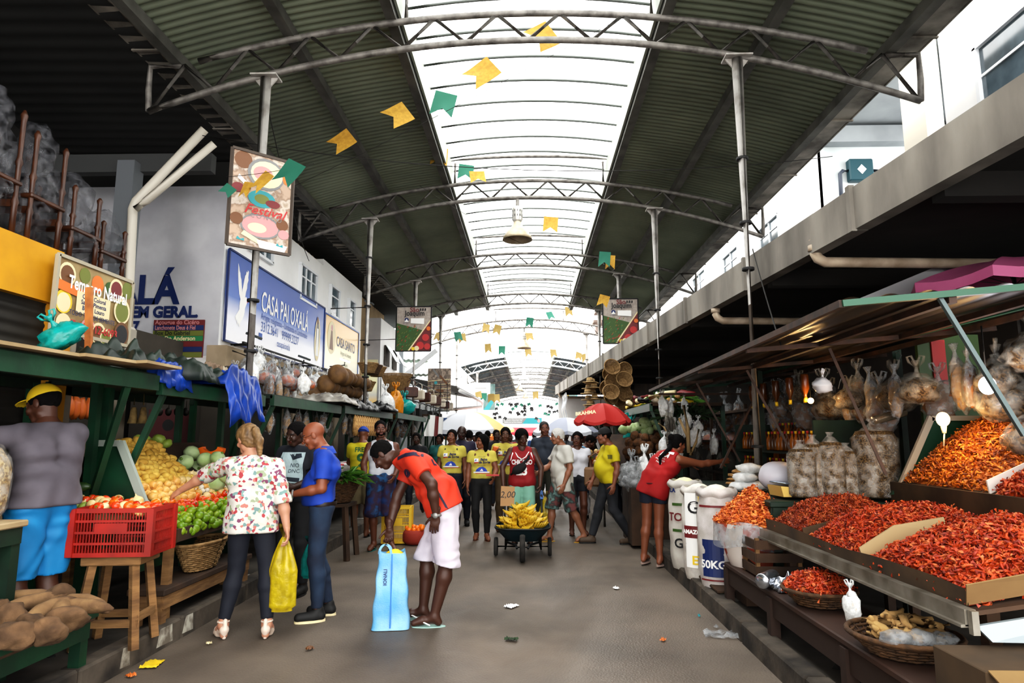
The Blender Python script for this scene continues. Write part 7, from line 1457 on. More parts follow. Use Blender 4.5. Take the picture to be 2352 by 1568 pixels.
t = thing('woven_bag', 'tall light blue woven shopping bag standing on the road before the bending man', 'bag', (-1.17, 5.72, .005), .15); mb = MB(); wb = M('blue_weave', '#5fa4d8', .5, c2='#88bde4', scale=5, bump=.2, bscale=90)
def wf(u, v):
    a = 2*PI*v; c, s_ = math.cos(a), math.sin(a); sx = .158-.048*u+.006*math.sin(u*17+v*6); sy = .1-.045*u; q = .35
    return (sx*math.copysign(abs(c)**q, c), sy*math.copysign(abs(s_)**q, s_)+.01*math.sin(u*11), .62*u+.015*math.sin(a*2+1)*u)
mb.grid(wf, 24, 48); mb.poly([wf(0, j/48) for j in range(48)]); mb.build('bag_body', wb, t)
mb = MB(); mb.bar((.0, -.106, .02), (.0, -.064, .6), .01, .006, up=V((0, 1, 0))); mb.build('seam', M('seam_blue', '#2a70c0', .6), t)
mb = MB(); lettering(mb, 'IONALI', (-.05, -.086, .42), (0, .07, 1), (-1, 0, 0), .04, bold=.001); mb.build('print', ink['navy'], t)
mb = MB()
for s in (-1, 1): mb.grid(lambda u, v: (-.06+.12*u*0+.05*math.cos(PI*u)+(v-.5)*.02, s*.035, .6+.07*math.sin(PI*u)), 12, 2)
mb.build('handle', wb, t); mb = MB(); mb.ball((.02, 0, .58), (.08, .04, .05), 12, 8, .3, 2, 2); mb.build('contents', ink['yellow'], t)
fold_bag('net_bag', 'yellow net bag carried by the white-haired man', at(1252, 1130, 10.4), .55, .2, .14, yelf, 8)
# litter on the road
def scrap(px, py, w, m, label, seed, nm='paper_scrap', cat='litter', h=.03): p = atz(px, py, .008); mb = MB(); mb.grid(lambda u, v: ((u-.5)*w, (v-.5)*w*.7, h*abs(mnoise.noise(V((u*4, v*4, seed))))+.002), 8, 8); o = mb.build(nm, m, loc=p); o.rotation_euler = (0, 0, seed); tag(o, label, cat)
scrap(1175, 1392, .13, ink['white'], 'crumpled white paper lying on the road below the wheelbarrow', 1); scrap(1415, 1351, .07, ink['white'], 'small white paper scrap on the right half of the road', 2); scrap(1658, 1458, .28, clear, 'crumpled clear film on the road by the right kerb', 3, 'plastic_film', h=.06); scrap(1523, 1470, .05, ink['orange'], 'orange peel scrap on the road near the bottom', 4, 'peel'); scrap(1645, 1440, .05, clear, 'tiny clear scrap beside the crumpled film', 5, 'plastic_film'); scrap(1175, 1468, .1, fm['leaf2'], 'trampled green leaf on the road in the foreground', 6, 'leaf'); scrap(712, 1490, .06, ink['brown'], 'brown scrap on the road behind the heels', 7, 'leaf'); scrap(350, 1525, .16, ink['yellow'], 'yellow fibre scrap against the left kerb', 8, 'peel'); scrap(300, 1552, .06, ink['orange'], 'orange scrap in the lower left gutter', 9, 'peel'); scrap(480, 1478, .04, ink['cream'], 'pale crumb near the left kerb', 10, 'peel'); scrap(1606, 1415, .03, ink['teal'], 'tiny green scrap on the right half of the road', 11, 'leaf'); scrap(1690, 1385, .12, M('grease', '#7d756c', .5), 'pale smear on the road beside the right kerb', 12, 'scrap', h=.004)
hb(P_('round', 60, M('white_sack', '#b8b0a8', .6), None), (1.95, 2.95, .42), 'white plastic bag stuffed under the bench in the bottom right corner', None, 1.2)
mb = MB(); mb.ball((0, 0, 0), (.16, .13, .12), 12, 9, .4, 2.2, 5); tag(mb.build('rubbish_bag', tbk, loc=(1.98, 4.2, .26)), 'black rubbish bag in the shadow under the bench', 'bag')
# ---------------------------------------------------------------- the people
def W(rz, *ks, **off):      # world offsets (dx, dy, z) from the feet -> the person's own frame
    c, s = math.cos(rz), math.sin(rz); return {k: (dx*c+dy*s, -dx*s+dy*c, z) for k, (dx, dy, z) in off.items()}
def Wd(rz, d): c, s = math.cos(rz), math.sin(rz); return (d[0]*c+d[1]*s, -d[0]*s+d[1]*c, d[2])
cblk = M('hair_black', '#080606', .9, bump=.3, bscale=120, spec=.15); cgry = M('hair_white', '#b9b7b2', .8, bump=.3, bscale=120); cbld = M('hair_blond', '#8a6c45', .55, c2='#4e3a24', scale=22, stretch=(1, 1, .25))
jean = M('jeans', '#121d31', .85, c2='#1c3048', scale=5, bump=.1, bscale=150); navyp = M('navy_trousers', '#0c111f', .8); blkc = M('cloth_black', '#0c0c0e', .85); rub = M('rubber_black', '#101010', .7); whs = M('white_cotton', '#d6d6d8', .85, c2='#c2c2c6', scale=6)
flor = multi('floral', ['#ccc8c0', '#ccc8c0', '#a03840', '#ccc8c0', '#6f8f8c', '#c8c4bb', '#74405c', '#ccc8c0', '#b87068', '#c6c2b8', '#ccc8c0', '#93a080', '#ccc8c0'], 42, .8)
# floral shirt shopper
rz = .3; P0 = Person('woman in a white floral blouse reaching over the produce, seen from behind', (-2.27, 5.42, .0), rz, 1.69, W(rz, head=(-.08, .02, 1.575), neck=(-.03, -.0, 1.42), chest=(-.01, 0, 1.26), shL=(-.2, -.02, 1.37), shR=(.15, .05, 1.35), elL=(-.45, .1, 1.27), wrL=(-.68, .14, 1.14), elR=(.25, 0, 1.08), wrR=(.3, -.02, .86), anL=(-.17, -.03, .12), anR=(.17, .0, .12), toL=(-.24, .05, .03), toR=(.15, .13, .03), knL=(-.12, .04, .52), knR=(.13, .05, .52)), '#b5826a', .0085, look=Wd(rz, (-.75, .55, -.3)), bust=.5, curl=.8, fat=1.08)
P0.body(); P0.top(flor, 'blouse', 1.15, hem=.13, inf=.022, wr=.008, long_=.1, fr=20); P0.bottom(navyp, 'trousers', inf=.009, wr=.002); P0.hair('pony', cbld); P0.shoes('heel', M('pink_leather', '#dcc8b8', .45)); 
# man in the blue polo
rz = PI/2+.25; bp = M('polo_blue', '#0f3fa8', .75, c2='#0c3590', scale=5); P1 = Person('bald man in a royal blue polo and jeans with glasses, facing left', (-1.87, 5.98, 0), rz, 1.74, dict(head=(0, .1, 1.56), neck=(0, .0, 1.42), chest=(0, -.02, 1.26), waist=(0, .02, 1.07), elL=(-.22, .0, 1.11), wrL=(-.15, .24, 1.06), elR=(.22, .0, 1.11), wrR=(.1, .26, 1.04), anL=(-.09, .0, .085), toL=(-.12, .16, .03), anR=(.1, -.08, .085), toR=(.13, .08, .03)), '#7b452c', .0085, look=(.05, .9, -.4), belly=.2, curl=.7, hands={'L': {'n': (.4, 0, 1)}, 'R': {'n': (-.4, 0, 1)}}, fat=1.02)
P1.body(feet=False); P1.top(bp, 'polo_shirt', .72, hem=-.02, inf=.02, wr=.006); P1.bottom(jean, 'jeans', inf=.012); P1.glasses(rub); P1.shoes('shoe', rub, ink['cream'])
mb = MB(); c = V(P1.J['neck']); mb.lathe([(.06, .02), (.066, .045), (.086, .015), (.104, -.02)], c+V((0, -.005, .0)), 20, cap=False); mb.build('collar', bp, P1.shirt)
mb = MB(); c = V(P1.J['pelvis']); mb.lathe([(.186, 0), (.189, .008), (.189, .034), (.186, .04)], c+V((0, .0, .0)), 24, cap=False, sc=(1, .68)); mb.build('belt', M('belt', '#1c0f0a', .5), P1.root)
mb = MB(); mb.tube([V(P1.J['wrL'])+V((.033*math.cos(a), 0, .033*math.sin(a))) for a in np.linspace(0, 2*PI, 13)], .009, 6, cap=False); mb.build('watch', gal, P1.root)
# navy t-shirt man behind
rz = PI-.25; P2 = Person('man in a navy t-shirt with a white print standing behind the blue polo', (-2.42, 6.85, 0), rz, 1.76, dict(head=(0, .05, 1.56), elL=(-.25, .05, 1.12), wrL=(-.12, .22, 1.05), elR=(.25, .03, 1.12), wrR=(.12, .2, .98)), '#3a2218', .01, look=(.3, .9, -.35), fat=1.08, belly=.3)
P2.body(feet=False); P2.top(M('navy_tee', '#12151f', .85), 't_shirt', .65, hem=.06, inf=.018); P2.bottom(M('dark_trousers', '#15161a', .8)); P2.hair('crop', cblk); P2.shoes('shoe', rub, rub)
P2.prints([dict(p=[(-.12, -.2), (.14, -.2), (.14, .1), (-.12, .1)], m=0), dict(p=[(-.105, -.185), (-.02, -.185), (-.04, -.05), (-.105, .06)], m=1, z=.002), dict(p=[(.02, .02), (.12, .05), (.1, .09), (-.03, .08)], m=1, z=.002), dict(p=[(-.08, -.17), (.12, -.19), (.12, -.15), (.0, -.14)], m=1, z=.002), dict(t='NIO', s=.055, c=(.06, -.03), m=1, z=.002), dict(t='DNC', s=.05, c=(.06, -.085), m=1, z=.002)], mats=[M('print_pale', '#9fb3b8', .8), M('print_navy', '#1c2632', .8)])
# number nine shirt
rz = .1; yb = M('jersey_yellow', '#c2b41c', .75, c2='#b0a214', scale=5); P3 = Person('man in a yellow football shirt with FRED 9 on the back and a blue cap', (-2.72, 10.7, .0), rz, 1.75, dict(head=(0, .05, 1.57), elL=(-.22, .12, 1.13), wrL=(-.12, .33, 1.05), elR=(.22, .12, 1.13), wrR=(.1, .33, 1.05)), '#6a3f2a', .012, look=(.1, 1, -.3), fat=1.08)
P3.body(); P3.top(yb, 'football_shirt', .6, hem=.1, inf=.02); P3.bottom(M('shorts_pale', '#6d6248', .8), 'shorts', fr=1.0, inf=.02, flare=.02); P3.cap(M('cap_blue', '#1c3c8c', .8), back=True); P3.shoes('flop', rub, rub)
P3.prints([dict(t='FRED', s=.1, c=(0, .07), b=.003, sx=.9), dict(t='9', s=.28, c=(0, -.1), b=.008), dict(t='sjpj.com', s=.03, c=(0, -.24))], mats=[M('jersey_green', '#1d5a2c', .7)], side=-1)
# bearded man
rz = PI+.15; P4 = Person('bearded man in a white sleeveless shirt and patterned blue shorts facing the camera', (-2.13, 9.5, .0), rz, 1.8, dict(head=(.03, .03, 1.6), neck=(.02, 0, 1.44), elL=(-.24, -.02, 1.13), wrL=(-.18, .16, .98), elR=(.24, .05, 1.13), wrR=(.2, .18, 1.0), anL=(-.16, .05, .085), toL=(-.2, .2, .03), anR=(.08, -.05, .085)), '#5a3322', .011, look=(-.15, 1, -.05), fat=.98)
P4.body(); P4.top(M('tank_white', '#c4c6ce', .85, c2='#aeb0ba', scale=4), 'tank_top', vest=True, hem=.1, inf=.016, open_neck=.02); P4.bottom(multi('shorts_blue', ['#121a34', '#134a78', '#1a1430', '#2a1430', '#0d2a5c'], 5, .8, kind='n'), 'shorts', fr=1.12, inf=.03, flare=.03); P4.hair('crop', cblk); P4.beard(cblk); P4.shoes('flop', M('sole_teal', '#2d6b66', .7), M('sole_teal', '#2d6b66', .7))
P4.prints([dict(p=[(-.02, -.1), (.04, -.12), (.03, .02), (-.03, 0)], m=0)], mats=[M('print_coral', '#c0605a', .8)])
# man in the orange-red shirt bending over the blue bag
rz = PI/2-.05; osh = M('shirt_orange_red', '#d23a1e', .7, c2='#c03014', scale=4)
P5 = Person('man in an orange-red football polo and white shorts bending down to a blue bag', (-.87, 5.88, 0), rz, 1.8, dict(pelvis=(0, -.13, .92), hipL=(-.09, -.12, .9), hipR=(.09, -.12, .9), waist=(0, -.07, 1.05), chest=(0, .1, 1.22), neck=(0, .27, 1.325), head=(0, .425, 1.345), shL=(-.19, .12, 1.31), shR=(.19, .2, 1.27), elL=(-.3, -.06, 1.12), wrL=(-.25, -.09, .88), elR=(.13, .32, 1.0), wrR=(.04, .36, .74), knL=(-.1, -.15, .5), knR=(.1, .05, .5), anL=(-.1, -.06, .085), toL=(-.12, .1, .03), anR=(.09, .07, .085), toR=(.1, .24, .03)), '#43261a', .0085, look=(.0, .62, -.78), fat=1.12, belly=.25, stocky=1.08, curl=.7, hands={'R': {'curl': 1.3, 'd': (0, 0, -1)}, 'L': {'d': (0, .15, -1), 'curl': .6}})
P5.body(); P5.top(osh, 'football_polo', .62, hem=.02, inf=.026, wr=.01, fr=20, long_=.04); P5.bottom(M('shorts_white', '#d3cbd6', .85, c2='#bdb4c2', scale=5), 'shorts', fr=1.06, inf=.026, flare=.022, wr=.009); P5.hair('crop', cblk); P5.shoes('flop', M('sole_mint', '#9fc4bc', .7), ink['white'])
def surfprint(P, items, dirn, name='print', mats=None, obj=None, off=.006):     # strips and badges given as points near the cloth, dropped onto it along dirn
    obj = obj or P.shirt; me = obj.data; bv = BVHTree.FromPolygons([p.co for p in me.vertices], [tuple(p.vertices) for p in me.polygons]); d = V(dirn).normalized(); mb = MB()
    for m, pts, w, up in items:
        mb.mi = m; pts = [V(p)*P.sc for p in pts]; L_ = []
        if w == 0: src = pts; 
        n = 10; seq = []
        for i in range(len(pts)-1): seq += [pts[i].lerp(pts[i+1], k/n) for k in range(n)]
        seq.append(pts[-1]); rows = []
        for q in seq:
            r = []
            for s in (-1, -.33, .33, 1): w_ = q+V(up)*s*w/2; h = bv.ray_cast(w_-d*.6, d, 1.2); r.append((h[0]-d*off) if h[0] else None)
            rows.append(r)
        for i in range(len(rows)-1):
            for j in range(3):
                q = [rows[i][j], rows[i+1][j], rows[i+1][j+1], rows[i][j+1]]
                if all(x is not None for x in q) and max((q[0]-q[2]).length, (q[1]-q[3]).length) < .09: mb._add(q, [(0, 1, 2, 3)])
    return mb.build(name, mats, obj)
nv = M('trim_navy', '#1c1230', .7)
surfprint(P5, [(0, [(-.3, .27, 1.315), (-.3, .19, 1.345), (-.3, .1, 1.36), (-.3, .04, 1.345)], .03, (0, .3, 1)), (0, [(-.3, -.02, 1.33), (-.3, -.06, 1.26)], .03, (0, 1, .2)), (0, [(-.3, .02, 1.16), (-.3, -.1, 1.05), (-.3, -.17, .93)], .028, (0, 1, .5))], (1, 0, 0), 'navy_trim', [nv])
cy, cz = .1, 1.21; mb0 = []
def badge(P, y, z, r):
    me = P.shirt.data; bv = BVHTree.FromPolygons([p.co for p in me.vertices], [tuple(p.vertices) for p in me.polygons]); mb = MB()
    for k, (rr, mi, o) in enumerate(((r, 0, .006), (r*.86, 1, .008), (r*.8, 0, .01))):
        mb.mi = mi; pts = []
        for i in range(24): a = 2*PI*i/24; w = V((-.6, y+rr*math.cos(a), z+rr*math.sin(a)))*P.sc; h = bv.ray_cast(w, V((1, 0, 0)), 1); pts.append((h[0] if h[0] else w+V((.4, 0, 0)))-V((o, 0, 0)))
        c = sum(pts, V())/24-V((.002, 0, 0)); mb._add(pts+[c], [(i, (i+1) % 24, 24) for i in range(24)])
    mb.mi = 1; 
    for q in ([(-.2, -.75), (-.05, .75), (.05, .75), (-.05, -.75)], [(.2, -.75), (.05, .75), (-.02, .6), (.08, -.75)], [(-.25, -.2), (.25, -.2), (.25, -.1), (-.25, -.1)]):
        pts = []
        for a, b in q: w = V((-.6, y-a*r*.6, z+b*r*.6))*P.sc; h = bv.ray_cast(w, V((1, 0, 0)), 1); pts.append((h[0] if h[0] else w+V((.4, 0, 0)))-V((.014, 0, 0)))
        mb._add(pts, [tuple(range(len(pts)))])
    mb.build('club_badge', [nv, M('badge_red', '#a04040', .6)], P.shirt)
badge(P5, .17, 1.2, .035)
mb = MB(); c = V(P5.J['wrL']); mb.tube([c+V((.036*math.cos(a), .036*math.sin(a), .0)) for a in np.linspace(0, 2*PI, 13)], .012, 6, cap=False); mb.lathe([(.022, 0), (.024, .006), (.02, .012)], c+V((-.038, 0, 0)), 14, R=Matrix.Rotation(-PI/2, 3, 'Y')); mb.build('wristwatch', gal, P5.root)
# four in yellow event shirts
ty = M('tee_yellow', '#c0b250', .8, c2='#b0a244', scale=5); PM = [M('pr_navy', '#1a2450', .7), M('pr_blue', '#2340a0', .7), M('pr_white', '#d8d8d8', .7), M('pr_red', '#b03028', .7)]
def bahia(P): P.prints([dict(t='Bahia', s=.055, c=(.035, .015), b=.002, sh=.2), dict(t='da Sorte', s=.055, c=(.045, -.03), b=.002, sh=.2), dict(t='o titulo da cidade', s=.018, c=(0, .06)), dict(p=[(-.12, -.04), (-.05, -.04), (-.05, .03), (-.12, .03)], m=2), dict(p=[(-.115, -.005), (-.085, .025), (-.085, -.005)], m=1, z=.002), dict(p=[(-.12, -.05), (-.05, -.04), (-.05, -.025), (-.12, -.03)], m=3, z=.002), dict(t='www.bahiadasorte', s=.018, c=(0, -.085)), dict(p=[(-.1, -.18), (.1, -.18), (.07, -.13), (.02, -.1), (-.04, -.11), (-.08, -.14)], m=1), dict(p=[(-.03, -.17), (.03, -.17), (.005, -.13)], m=2, z=.002), dict(p=[(-.13, -.2), (.13, -.2), (.13, -.18), (-.13, -.18)], m=2), dict(p=[(-.1, -.215), (.15, -.21), (.15, -.2), (-.1, -.205)], m=3)], mats=PM)
def strap(P, m, off=.06):
    mb = MB()
    for s in (-1, 1): c = V(P.J['neck']); L_, F_, U_ = V(P.lat), V(P.front), V(P.spine); mb.tube([c+L_*s*.1-F_*.1-U_*.2, c+L_*s*.105-F_*.04+U_*.01, c+L_*s*.1+F_*.085-U_*.06, c+L_*s*.115+F_*.1-U_*.2, c+L_*s*.15+F_*.02-U_*.34], [.012, .016, .016, .013, .01], 6)
    mb.ball(c-F_*.2-U_*.22, (.14, .08, .19), 12, 9, .1); mb.build('backpack', m, P.root)
P6 = Person('woman in a yellow event t-shirt and black leggings with long hair, looking left', (-.76, 10.45, 0), PI+.05, 1.62, dict(elL=(-.24, .02, 1.12), wrL=(-.2, .17, 1.0), elR=(.22, -.01, 1.1), wrR=(.23, .03, .86), anL=(-.09, .02, .085), anR=(.08, -.08, .085), toL=(-.12, .18, .03), toR=(.1, .08, .03)), '#7a4a33', .011, look=(.8, .6, -.05), bust=.8, fat=1.05)
P6.body(); P6.top(ty, 't_shirt', .5, hem=-.03, inf=.014); P6.bottom(blkc, 'leggings', inf=.008, wr=.001); P6.hair('long', cblk); bahia(P6); strap(P6, M('strap_brown', '#5c3018', .6)); P6.shoes('flop', M('sandal_brown', '#6a3a22', .6), M('sandal_brown', '#6a3a22', .6))
P7 = Person('woman in a yellow event t-shirt with hair tied back, left of the long-haired one', (-1.33, 11.25, 0), PI-.05, 1.7, {}, '#6e422c', .012, look=(.05, 1, .05), bust=.7); P7.body(); P7.top(ty, 't_shirt', .5, hem=-.02, inf=.014); P7.bottom(navyp, 'trousers'); P7.hair('bun', cblk); bahia(P7); strap(P7, blkc)
P8 = Person('bald dark-skinned man in a dark purple polo behind the yellow t-shirts', (-1.25, 12.1, 0), PI, 1.78, {}, '#2e1a12', .013, look=(.1, 1, -.2), fat=1.1); P8.body(feet=False); P8.top(M('polo_purple', '#1c1630', .8), 'polo_shirt', .6, hem=.05); P8.bottom(navyp); P8.shoes('shoe', rub, rub)
P9 = Person('boy in a yellow event t-shirt holding an orange packet up beside his face', (-.42, 11.4, 0), PI, 1.74, dict(elL=(-.22, .03, 1.12), wrL=(-.2, .03, .88), elR=(.22, .08, 1.14), wrR=(.15, .26, 1.24)), '#54321f', .012, look=(0, 1, -.1), hands={'R': {'d': (-.2, .2, 1), 'curl': 1.0}}); P9.body(); P9.top(ty, 't_shirt', .6, hem=.03, inf=.016); P9.bottom(M('khaki', '#5c4a34', .8)); P9.hair('short', cblk); bahia(P9); strap(P9, M('strap_tan', '#8a6038', .6))
mb = MB(); mb.box((0, 0, 0), (.1, .05, .13), (.2, .2, .1), .015); o = mb.build('snack_packet', ink['orange'], loc=(-.58, 11.12, 1.36)); tag(o, 'orange snack packet held up by the boy in yellow', 'packet')
mb = MB(); mb.box((0, 0, 0), (.2, .13, .02)); o = mb.build('booklet', ink['red'], loc=(-.57, 10.2, 1.0)); tag(o, 'red and white booklet in the hand of the long-haired woman', 'booklet')
# basketball vest with the wheelbarrow
rz = PI-.02; P10 = Person('young man in a red CHICAGO 23 basketball vest pushing the wheelbarrow', (-.12, 10.15, 0), rz, 1.7, W(rz, elL=(.29, -.05, 1.12), wrL=(.27, -.17, .86), elR=(-.3, -.05, 1.12), wrR=(-.28, -.17, .86), head=(.0, -.07, 1.57), neck=(0, -.03, 1.42)), '#46291c', .011, look=(-.45, .9, -.3), stocky=1.02, hands={'L': {'curl': 1.2}, 'R': {'curl': 1.2}})
P10.body(); rv = M('vest_red', '#8f0f16', .75, c2='#7c0c12', scale=5); P10.top(rv, 'basketball_vest', vest=True, hem=.12, inf=.022, open_neck=.04, long_=.03); P10.bottom(M('shorts_mint', '#7fae9c', .8), 'shorts', fr=.95, inf=.025, flare=.02); P10.hair('afro', cblk); P10.shoes('flop', rub, rub)
P10.prints([dict(t='CHICAGO', s=.1, c=(0, -.06), b=.004, sx=.68), dict(t='23', s=.17, c=(0, -.19), b=.008)], mats=[ink['white']])
n_ = P10; mb = MB()
for s in (-1, 1):
    c = V(n_.J['neck']); L_, F_, U_ = V(n_.lat), V(n_.front), V(n_.spine); mb.tube([c+L_*s*.115-U_*.02-F_*.02, c+L_*s*.105+F_*.07-U_*.06, c+L_*s*.06+F_*.112-U_*.13, c+F_*.125-U_*.165], .009, 6); mb.tube([c+L_*s*.13-U_*.03, c+L_*s*.14+F_*.08-U_*.08, c+L_*s*.165+F_*.085-U_*.17, c+L_*s*.19+F_*.02-U_*.25], .009, 6)
mb.build('white_trim', ink['white'], n_.shirt)
mb = MB(); mb.tube([c-L_*.12-U_*.0+F_*.0, c-L_*.1+F_*.13-U_*.15, c+L_*.04+F_*.155-U_*.28, c+L_*.17+F_*.1-U_*.4], [.02, .022, .02, .015], 8); mb.ball(c+L_*.04+F_*.17-U_*.3, (.12, .05, .07), 14, 9, .1, R=Matrix.Rotation(.5, 3, 'Y')); mb.build('sling_bag', blkc, n_.root)
# grey t-shirt man
P11 = Person('tall man in a slate grey t-shirt behind the basketball vest', (.27, 12.0, 0), PI-.3, 1.86, {}, '#6b4230', .012, look=(-.5, 1, -.1), fat=1.15, belly=.3); P11.body(feet=False); P11.top(M('tee_slate', '#2c333f', .85, c2='#222833', scale=4), 't_shirt', .65, hem=.06); P11.bottom(M('olive_trousers', '#34352c', .8)); P11.hair('crop', M('hair_short_grey', '#2a2624', .8)); P11.shoes('shoe', rub, rub)
# white-haired man
rz = PI/2+.35; P12 = Person('white-haired man in a loose white shirt and striped shorts walking left', (.5, 10.3, 0), rz, 1.72, dict(head=(0, .08, 1.57), neck=(0, .0, 1.42), elL=(-.23, -.03, 1.1), wrL=(-.22, .07, .86), elR=(.2, .12, 1.12), wrR=(.16, .34, 1.02), knL=(-.1, -.1, .5), anL=(-.1, -.3, .1), toL=(-.12, -.17, .03), knR=(.1, .14, .5), anR=(.1, .18, .085), toR=(.12, .34, .03)), '#8a5c44', .011, look=(.2, 1, -.15), fat=1.05, belly=.2)
P12.body(); P12.top(M('shirt_white_loose', '#c6c4bd', .85, c2='#b2b0a8', scale=4), 'shirt', .75, hem=.2, inf=.028, wr=.008, long_=.14); P12.bottom(multi('plaid', ['#2e4a48', '#47302c', '#5f7c78', '#26302e', '#6a3a38'], 6, .8, kind='n'), 'shorts', fr=1.05, inf=.03, flare=.02); P12.hair('short', cgry); P12.shoes('flop', M('flop_yellow', '#c79a14', .7), M('flop_yellow', '#c79a14', .7))
P13 = Person('woman with glasses in a white top and black shorts carrying a brown handbag', (.78, 11.0, 0), PI+.1, 1.66, dict(elL=(-.23, .0, 1.1), wrL=(-.2, .12, .95)), '#5a3424', .012, look=(.3, 1, -.05), bust=1.0, fat=1.08); P13.body(); P13.top(M('top_white', '#d0d0d8', .85), 'top', .25, hem=.0, inf=.012, open_neck=.03); P13.bottom(M('shorts_black', '#12151f', .8), 'shorts', fr=.5, inf=.014); P13.hair('bun', cblk); P13.glasses(rub); P13.shoes('flop', rub, rub)
handbag((1.08, 10.9, 1.32), M('tan_leather', '#7a5a3c', .6), 'brown shoulder handbag at the side of the woman in white', None, 1.2)
# yellow t-shirt man with black cap
rz = PI/2+.25; P14 = Person('man in a bright yellow t-shirt, black cap and dark jeans walking left', (1.2, 10.15, 0), rz, 1.72, dict(head=(0, .07, 1.575), elL=(-.24, -.04, 1.11), wrL=(-.24, .02, .87), elR=(.22, .1, 1.1), wrR=(.2, .2, .9), knL=(-.1, -.02, .5), anL=(-.1, -.28, .1), toL=(-.12, -.14, .03), knR=(.1, .14, .5), anR=(.1, .26, .085), toR=(.12, .42, .03)), '#7a4a34', .011, look=(.1, 1, -.02), belly=.8, fat=1.1)
P14.body(feet=False); P14.top(M('tee_bright_yellow', '#c2b010', .8, c2='#ae9e0c', scale=4), 't_shirt', .68, hem=.08, inf=.02, wr=.007); P14.bottom(M('jeans_black', '#15171c', .85, c2='#24262c', scale=4), 'jeans', inf=.014); P14.cap(blkc); P14.hair('crop', cblk); P14.shoes('shoe', M('shoe_tan', '#4a3a2c', .7), rub); surfprint(P14, [(0, [(-.3, .06, 1.3), (-.3, .06, 1.24)], .05, (0, 1, 0))], (1, 0, 0), 'chest_print', [M('print_olive', '#5c5810', .8)])
# woman in red
rz = -.75; P15 = Person('woman in a red sleeveless vest with a long braid leaning over the right stall', (1.52, 8.42, .03), rz, 1.66, W(rz, pelvis=(.03, .02, .95), hipL=(-.04, .07, .93), hipR=(.1, -.04, .93), waist=(.08, .02, 1.08), chest=(.2, .05, 1.24), neck=(.31, .07, 1.385), head=(.38, .1, 1.5), shL=(.16, .17, 1.36), shR=(.36, -.05, 1.3), elR=(.66, .02, 1.24), wrR=(.92, .08, 1.27), elL=(.4, .33, 1.2), wrL=(.62, .4, 1.22), anL=(-.1, .1, .085), anR=(.07, -.07, .085), toL=(-.02, .24, .03), toR=(.16, .05, .03), knL=(-.05, .1, .5), knR=(.08, -.03, .5)), '#7b4830', .01, look=Wd(rz, (.85, .35, -.2)), bust=.8, fat=1.1)
P15.body(); P15.top(M('vest_red2', '#9c0c0e', .8, c2='#86090b', scale=4), 'vest', vest=True, hem=.12, inf=.02, wr=.007, long_=.06); P15.bottom(M('denim_dark', '#141b2c', .85), 'denim_shorts', fr=.42, inf=.018); P15.hair('bun', cblk, vol=.01); P15.shoes('flop', M('flop_pale', '#a08a80', .7), rub)
P15.prints([dict(t='ICA', s=.09, c=(0, .08), b=.004), dict(p=[(-.02, .13), (.08, .17), (.1, .13), (.04, .12)]), dict(t='BATISTA', s=.03, c=(.0, .02)), dict(t='PREMEDITO', s=.028, c=(.0, -.015)), dict(t='MARES', s=.03, c=(.0, -.05))], mats=[ink['white']], side=-1)
mb = MB(); c = V(P15.hc); Fh, Uh = V(P15.HB[1]), V(P15.HB[2]); nb = V(P15.J['neck']); ct = V(P15.J['chest'])-V(P15.front)*.15; mb.tube([c-Fh*.1+V((0, 0, .02)), c-Fh*.12-V((0, 0, .06)), nb-V(P15.front)*.1, ct, ct-V((0, 0, .12))], [.035, .035, .028, .024, .01], 8); mb.build('braid', cblk, P15.root)
mb = MB(); mb.tube([V(P15.J['waist'])*.4+V(P15.J['pelvis'])*.6+V((.17*math.cos(a), .135*math.sin(a), 0)) for a in np.linspace(0, 2*PI, 25)], .008, 5, cap=False); mb.build('apron_string', M('string_maroon', '#4a0a10', .8), P15.shirt)
# blue t-shirt boy bending over the produce
rz = -PI/2-.2; P16 = Person('boy in a light blue t-shirt bending over the far right produce stall', (.98, 13.1, 0), rz, 1.66, dict(head=(0, .22, 1.53), neck=(0, .12, 1.4), chest=(0, .06, 1.25), shL=(-.17, .1, 1.36), shR=(.17, .1, 1.36), elL=(-.2, .2, 1.12), wrL=(-.1, .4, 1.1), elR=(.2, .2, 1.12), wrR=(.1, .4, 1.1)), '#5a3424', .012, look=(0, .8, -.6)); P16.body(feet=False); P16.top(M('tee_lightblue', '#3f7a9c', .8), 't_shirt', .62, hem=.05); P16.bottom(navyp); P16.hair('short', cblk); P16.shoes('shoe', rub, rub)
# man in the yellow cap, near left
rz = PI/2-.25; P17 = Person('man in a yellow cap, grey t-shirt and turquoise shorts at the near left stall', (-3.3, 4.44, .135), rz, 1.82, dict(head=(0, .07, 1.56), neck=(0, .02, 1.42), shL=(-.18, .02, 1.36), elL=(-.34, .24, 1.3), wrL=(-.32, .48, 1.36), elR=(.22, .2, 1.2), wrR=(.12, .4, 1.1), chest=(0, .0, 1.27)), '#4a2a1c', .0085, look=(-.25, .95, -.35), fat=1.16, belly=.55, stocky=1.06)
P17.body(feet=True); P17.top(M('tee_grey', '#5d5860', .85, c2='#4c474f', scale=4), 't_shirt', .8, hem=.03, inf=.026, wr=.01, fr=20, long_=.02); P17.bottom(M('shorts_turquoise', '#0a7cb8', .7, c2='#086a9e', scale=3), 'shorts', fr=1.0, inf=.03, flare=.03, wr=.008); P17.cap(M('cap_yellow', '#dcb81e', .75)); P17.hair('crop', cblk); P17.shoes('flop', rub, rub)
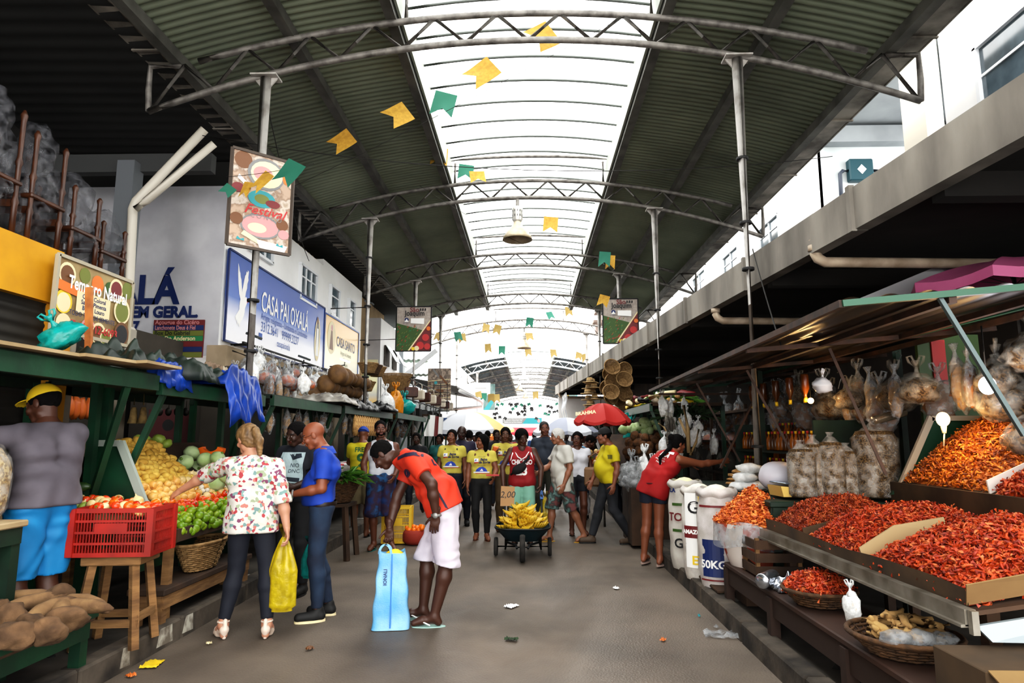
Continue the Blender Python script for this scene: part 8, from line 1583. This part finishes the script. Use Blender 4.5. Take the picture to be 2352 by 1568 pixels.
# the crowd beyond
cr_ = [(958, 1000, 13.5, 0, 'black hair and a dark top behind the bending man', '#111218', 'bun', '#3a2418', 1.66), (1078, 1000, 14.5, 1, 'white shirt with a dark backpack seen from behind', '#b8b8bc', 'short', '#4a2c1e', 1.72), (1100, 1012, 16, 1, 'pale grey shirt seen from behind in the crowd', '#9a9a9e', 'short', '#3a2418', 1.7), (1120, 1010, 18, 1, 'brown shirt walking away in the crowd', '#5a4436', 'crop', '#3a2418', 1.75),
       (1140, 1008, 15, 0, 'black t-shirt partly behind the boy in yellow', '#14141a', 'crop', '#3a2418', 1.74), (1170, 1010, 19, 0, 'red t-shirt far down the aisle', '#8a2424', 'crop', '#4a2c1e', 1.7), (1275, 1000, 14.6, 0, 'dark green shirt between the grey and white shirts', '#1e2e28', 'crop', '#4a2c1e', 1.74), (1330, 1000, 14.5, 0, 'maroon top behind the woman with glasses', '#3c1820', 'bun', '#4a2c1e', 1.66),
       (1425, 1010, 13.0, 1, 'white shirt at the right stalls behind the black cap', '#a8a8a4', 'crop', '#5a3424', 1.66), (1228, 1008, 22, 1, 'blue shirt far down the aisle', '#2c4a7c', 'crop', '#3a2418', 1.74), (1205, 1008, 26, 1, 'white t-shirt in the distance', '#b4b4b4', 'crop', '#3a2418', 1.7), (1186, 1007, 30, 0, 'dark clothes in the distance', '#1c1c20', 'crop', '#3a2418', 1.72),
       (1150, 1006, 24, 0, 'orange top in the distance', '#a4582c', 'bun', '#4a2c1e', 1.64), (1060, 1006, 20, 1, 'black top by the left parasols', '#17171b', 'bun', '#3a2418', 1.66), (1090, 1006, 24, 0, 'pink top by the left parasols', '#a06470', 'bun', '#5a3424', 1.64), (1255, 1006, 19, 1, 'beige shirt in the distance behind the grey t-shirt', '#8a7c64', 'crop', '#3a2418', 1.72), (1010, 1004, 15.5, 0, 'teal top among the left stalls', '#1f5c5a', 'bun', '#4a2c1e', 1.64), (1300, 1004, 20, 0, 'grey shirt under the striped parasol', '#5a5c64', 'crop', '#3a2418', 1.72)]
for i, (px, py, Y, back, lab, c_, hk, sk, h) in enumerate(cr_):
    x = at(px, 1003, Y).x; ph = .14 if i % 2 else -.14; P = Person('person with '+lab, (x, Y, 0), (0 if back else PI)+random.uniform(-.4, .4), h, dict(anL=(-.09, ph, .085), toL=(-.12, ph+.15, .03), anR=(.09, -ph, .085), toR=(.12, -ph+.15, .03), knL=(-.1, ph*.6+.03, .5), knR=(.1, -ph*.6+.03, .5), wrL=(-.23, .05-ph, .88), wrR=(.23, .05+ph, .88)), sk, .014 if Y < 17 else .018, look=(random.uniform(-.4, .4), 1, -.1))
    P.body(feet=False); P.top(M('crowd_'+c_, c_, .85), 't_shirt', .6, hem=.04); P.bottom(jean if i % 2 else navyp); P.hair(hk, cblk)
    if Y < 15 and 'backpack' in lab: strap(P, blkc)
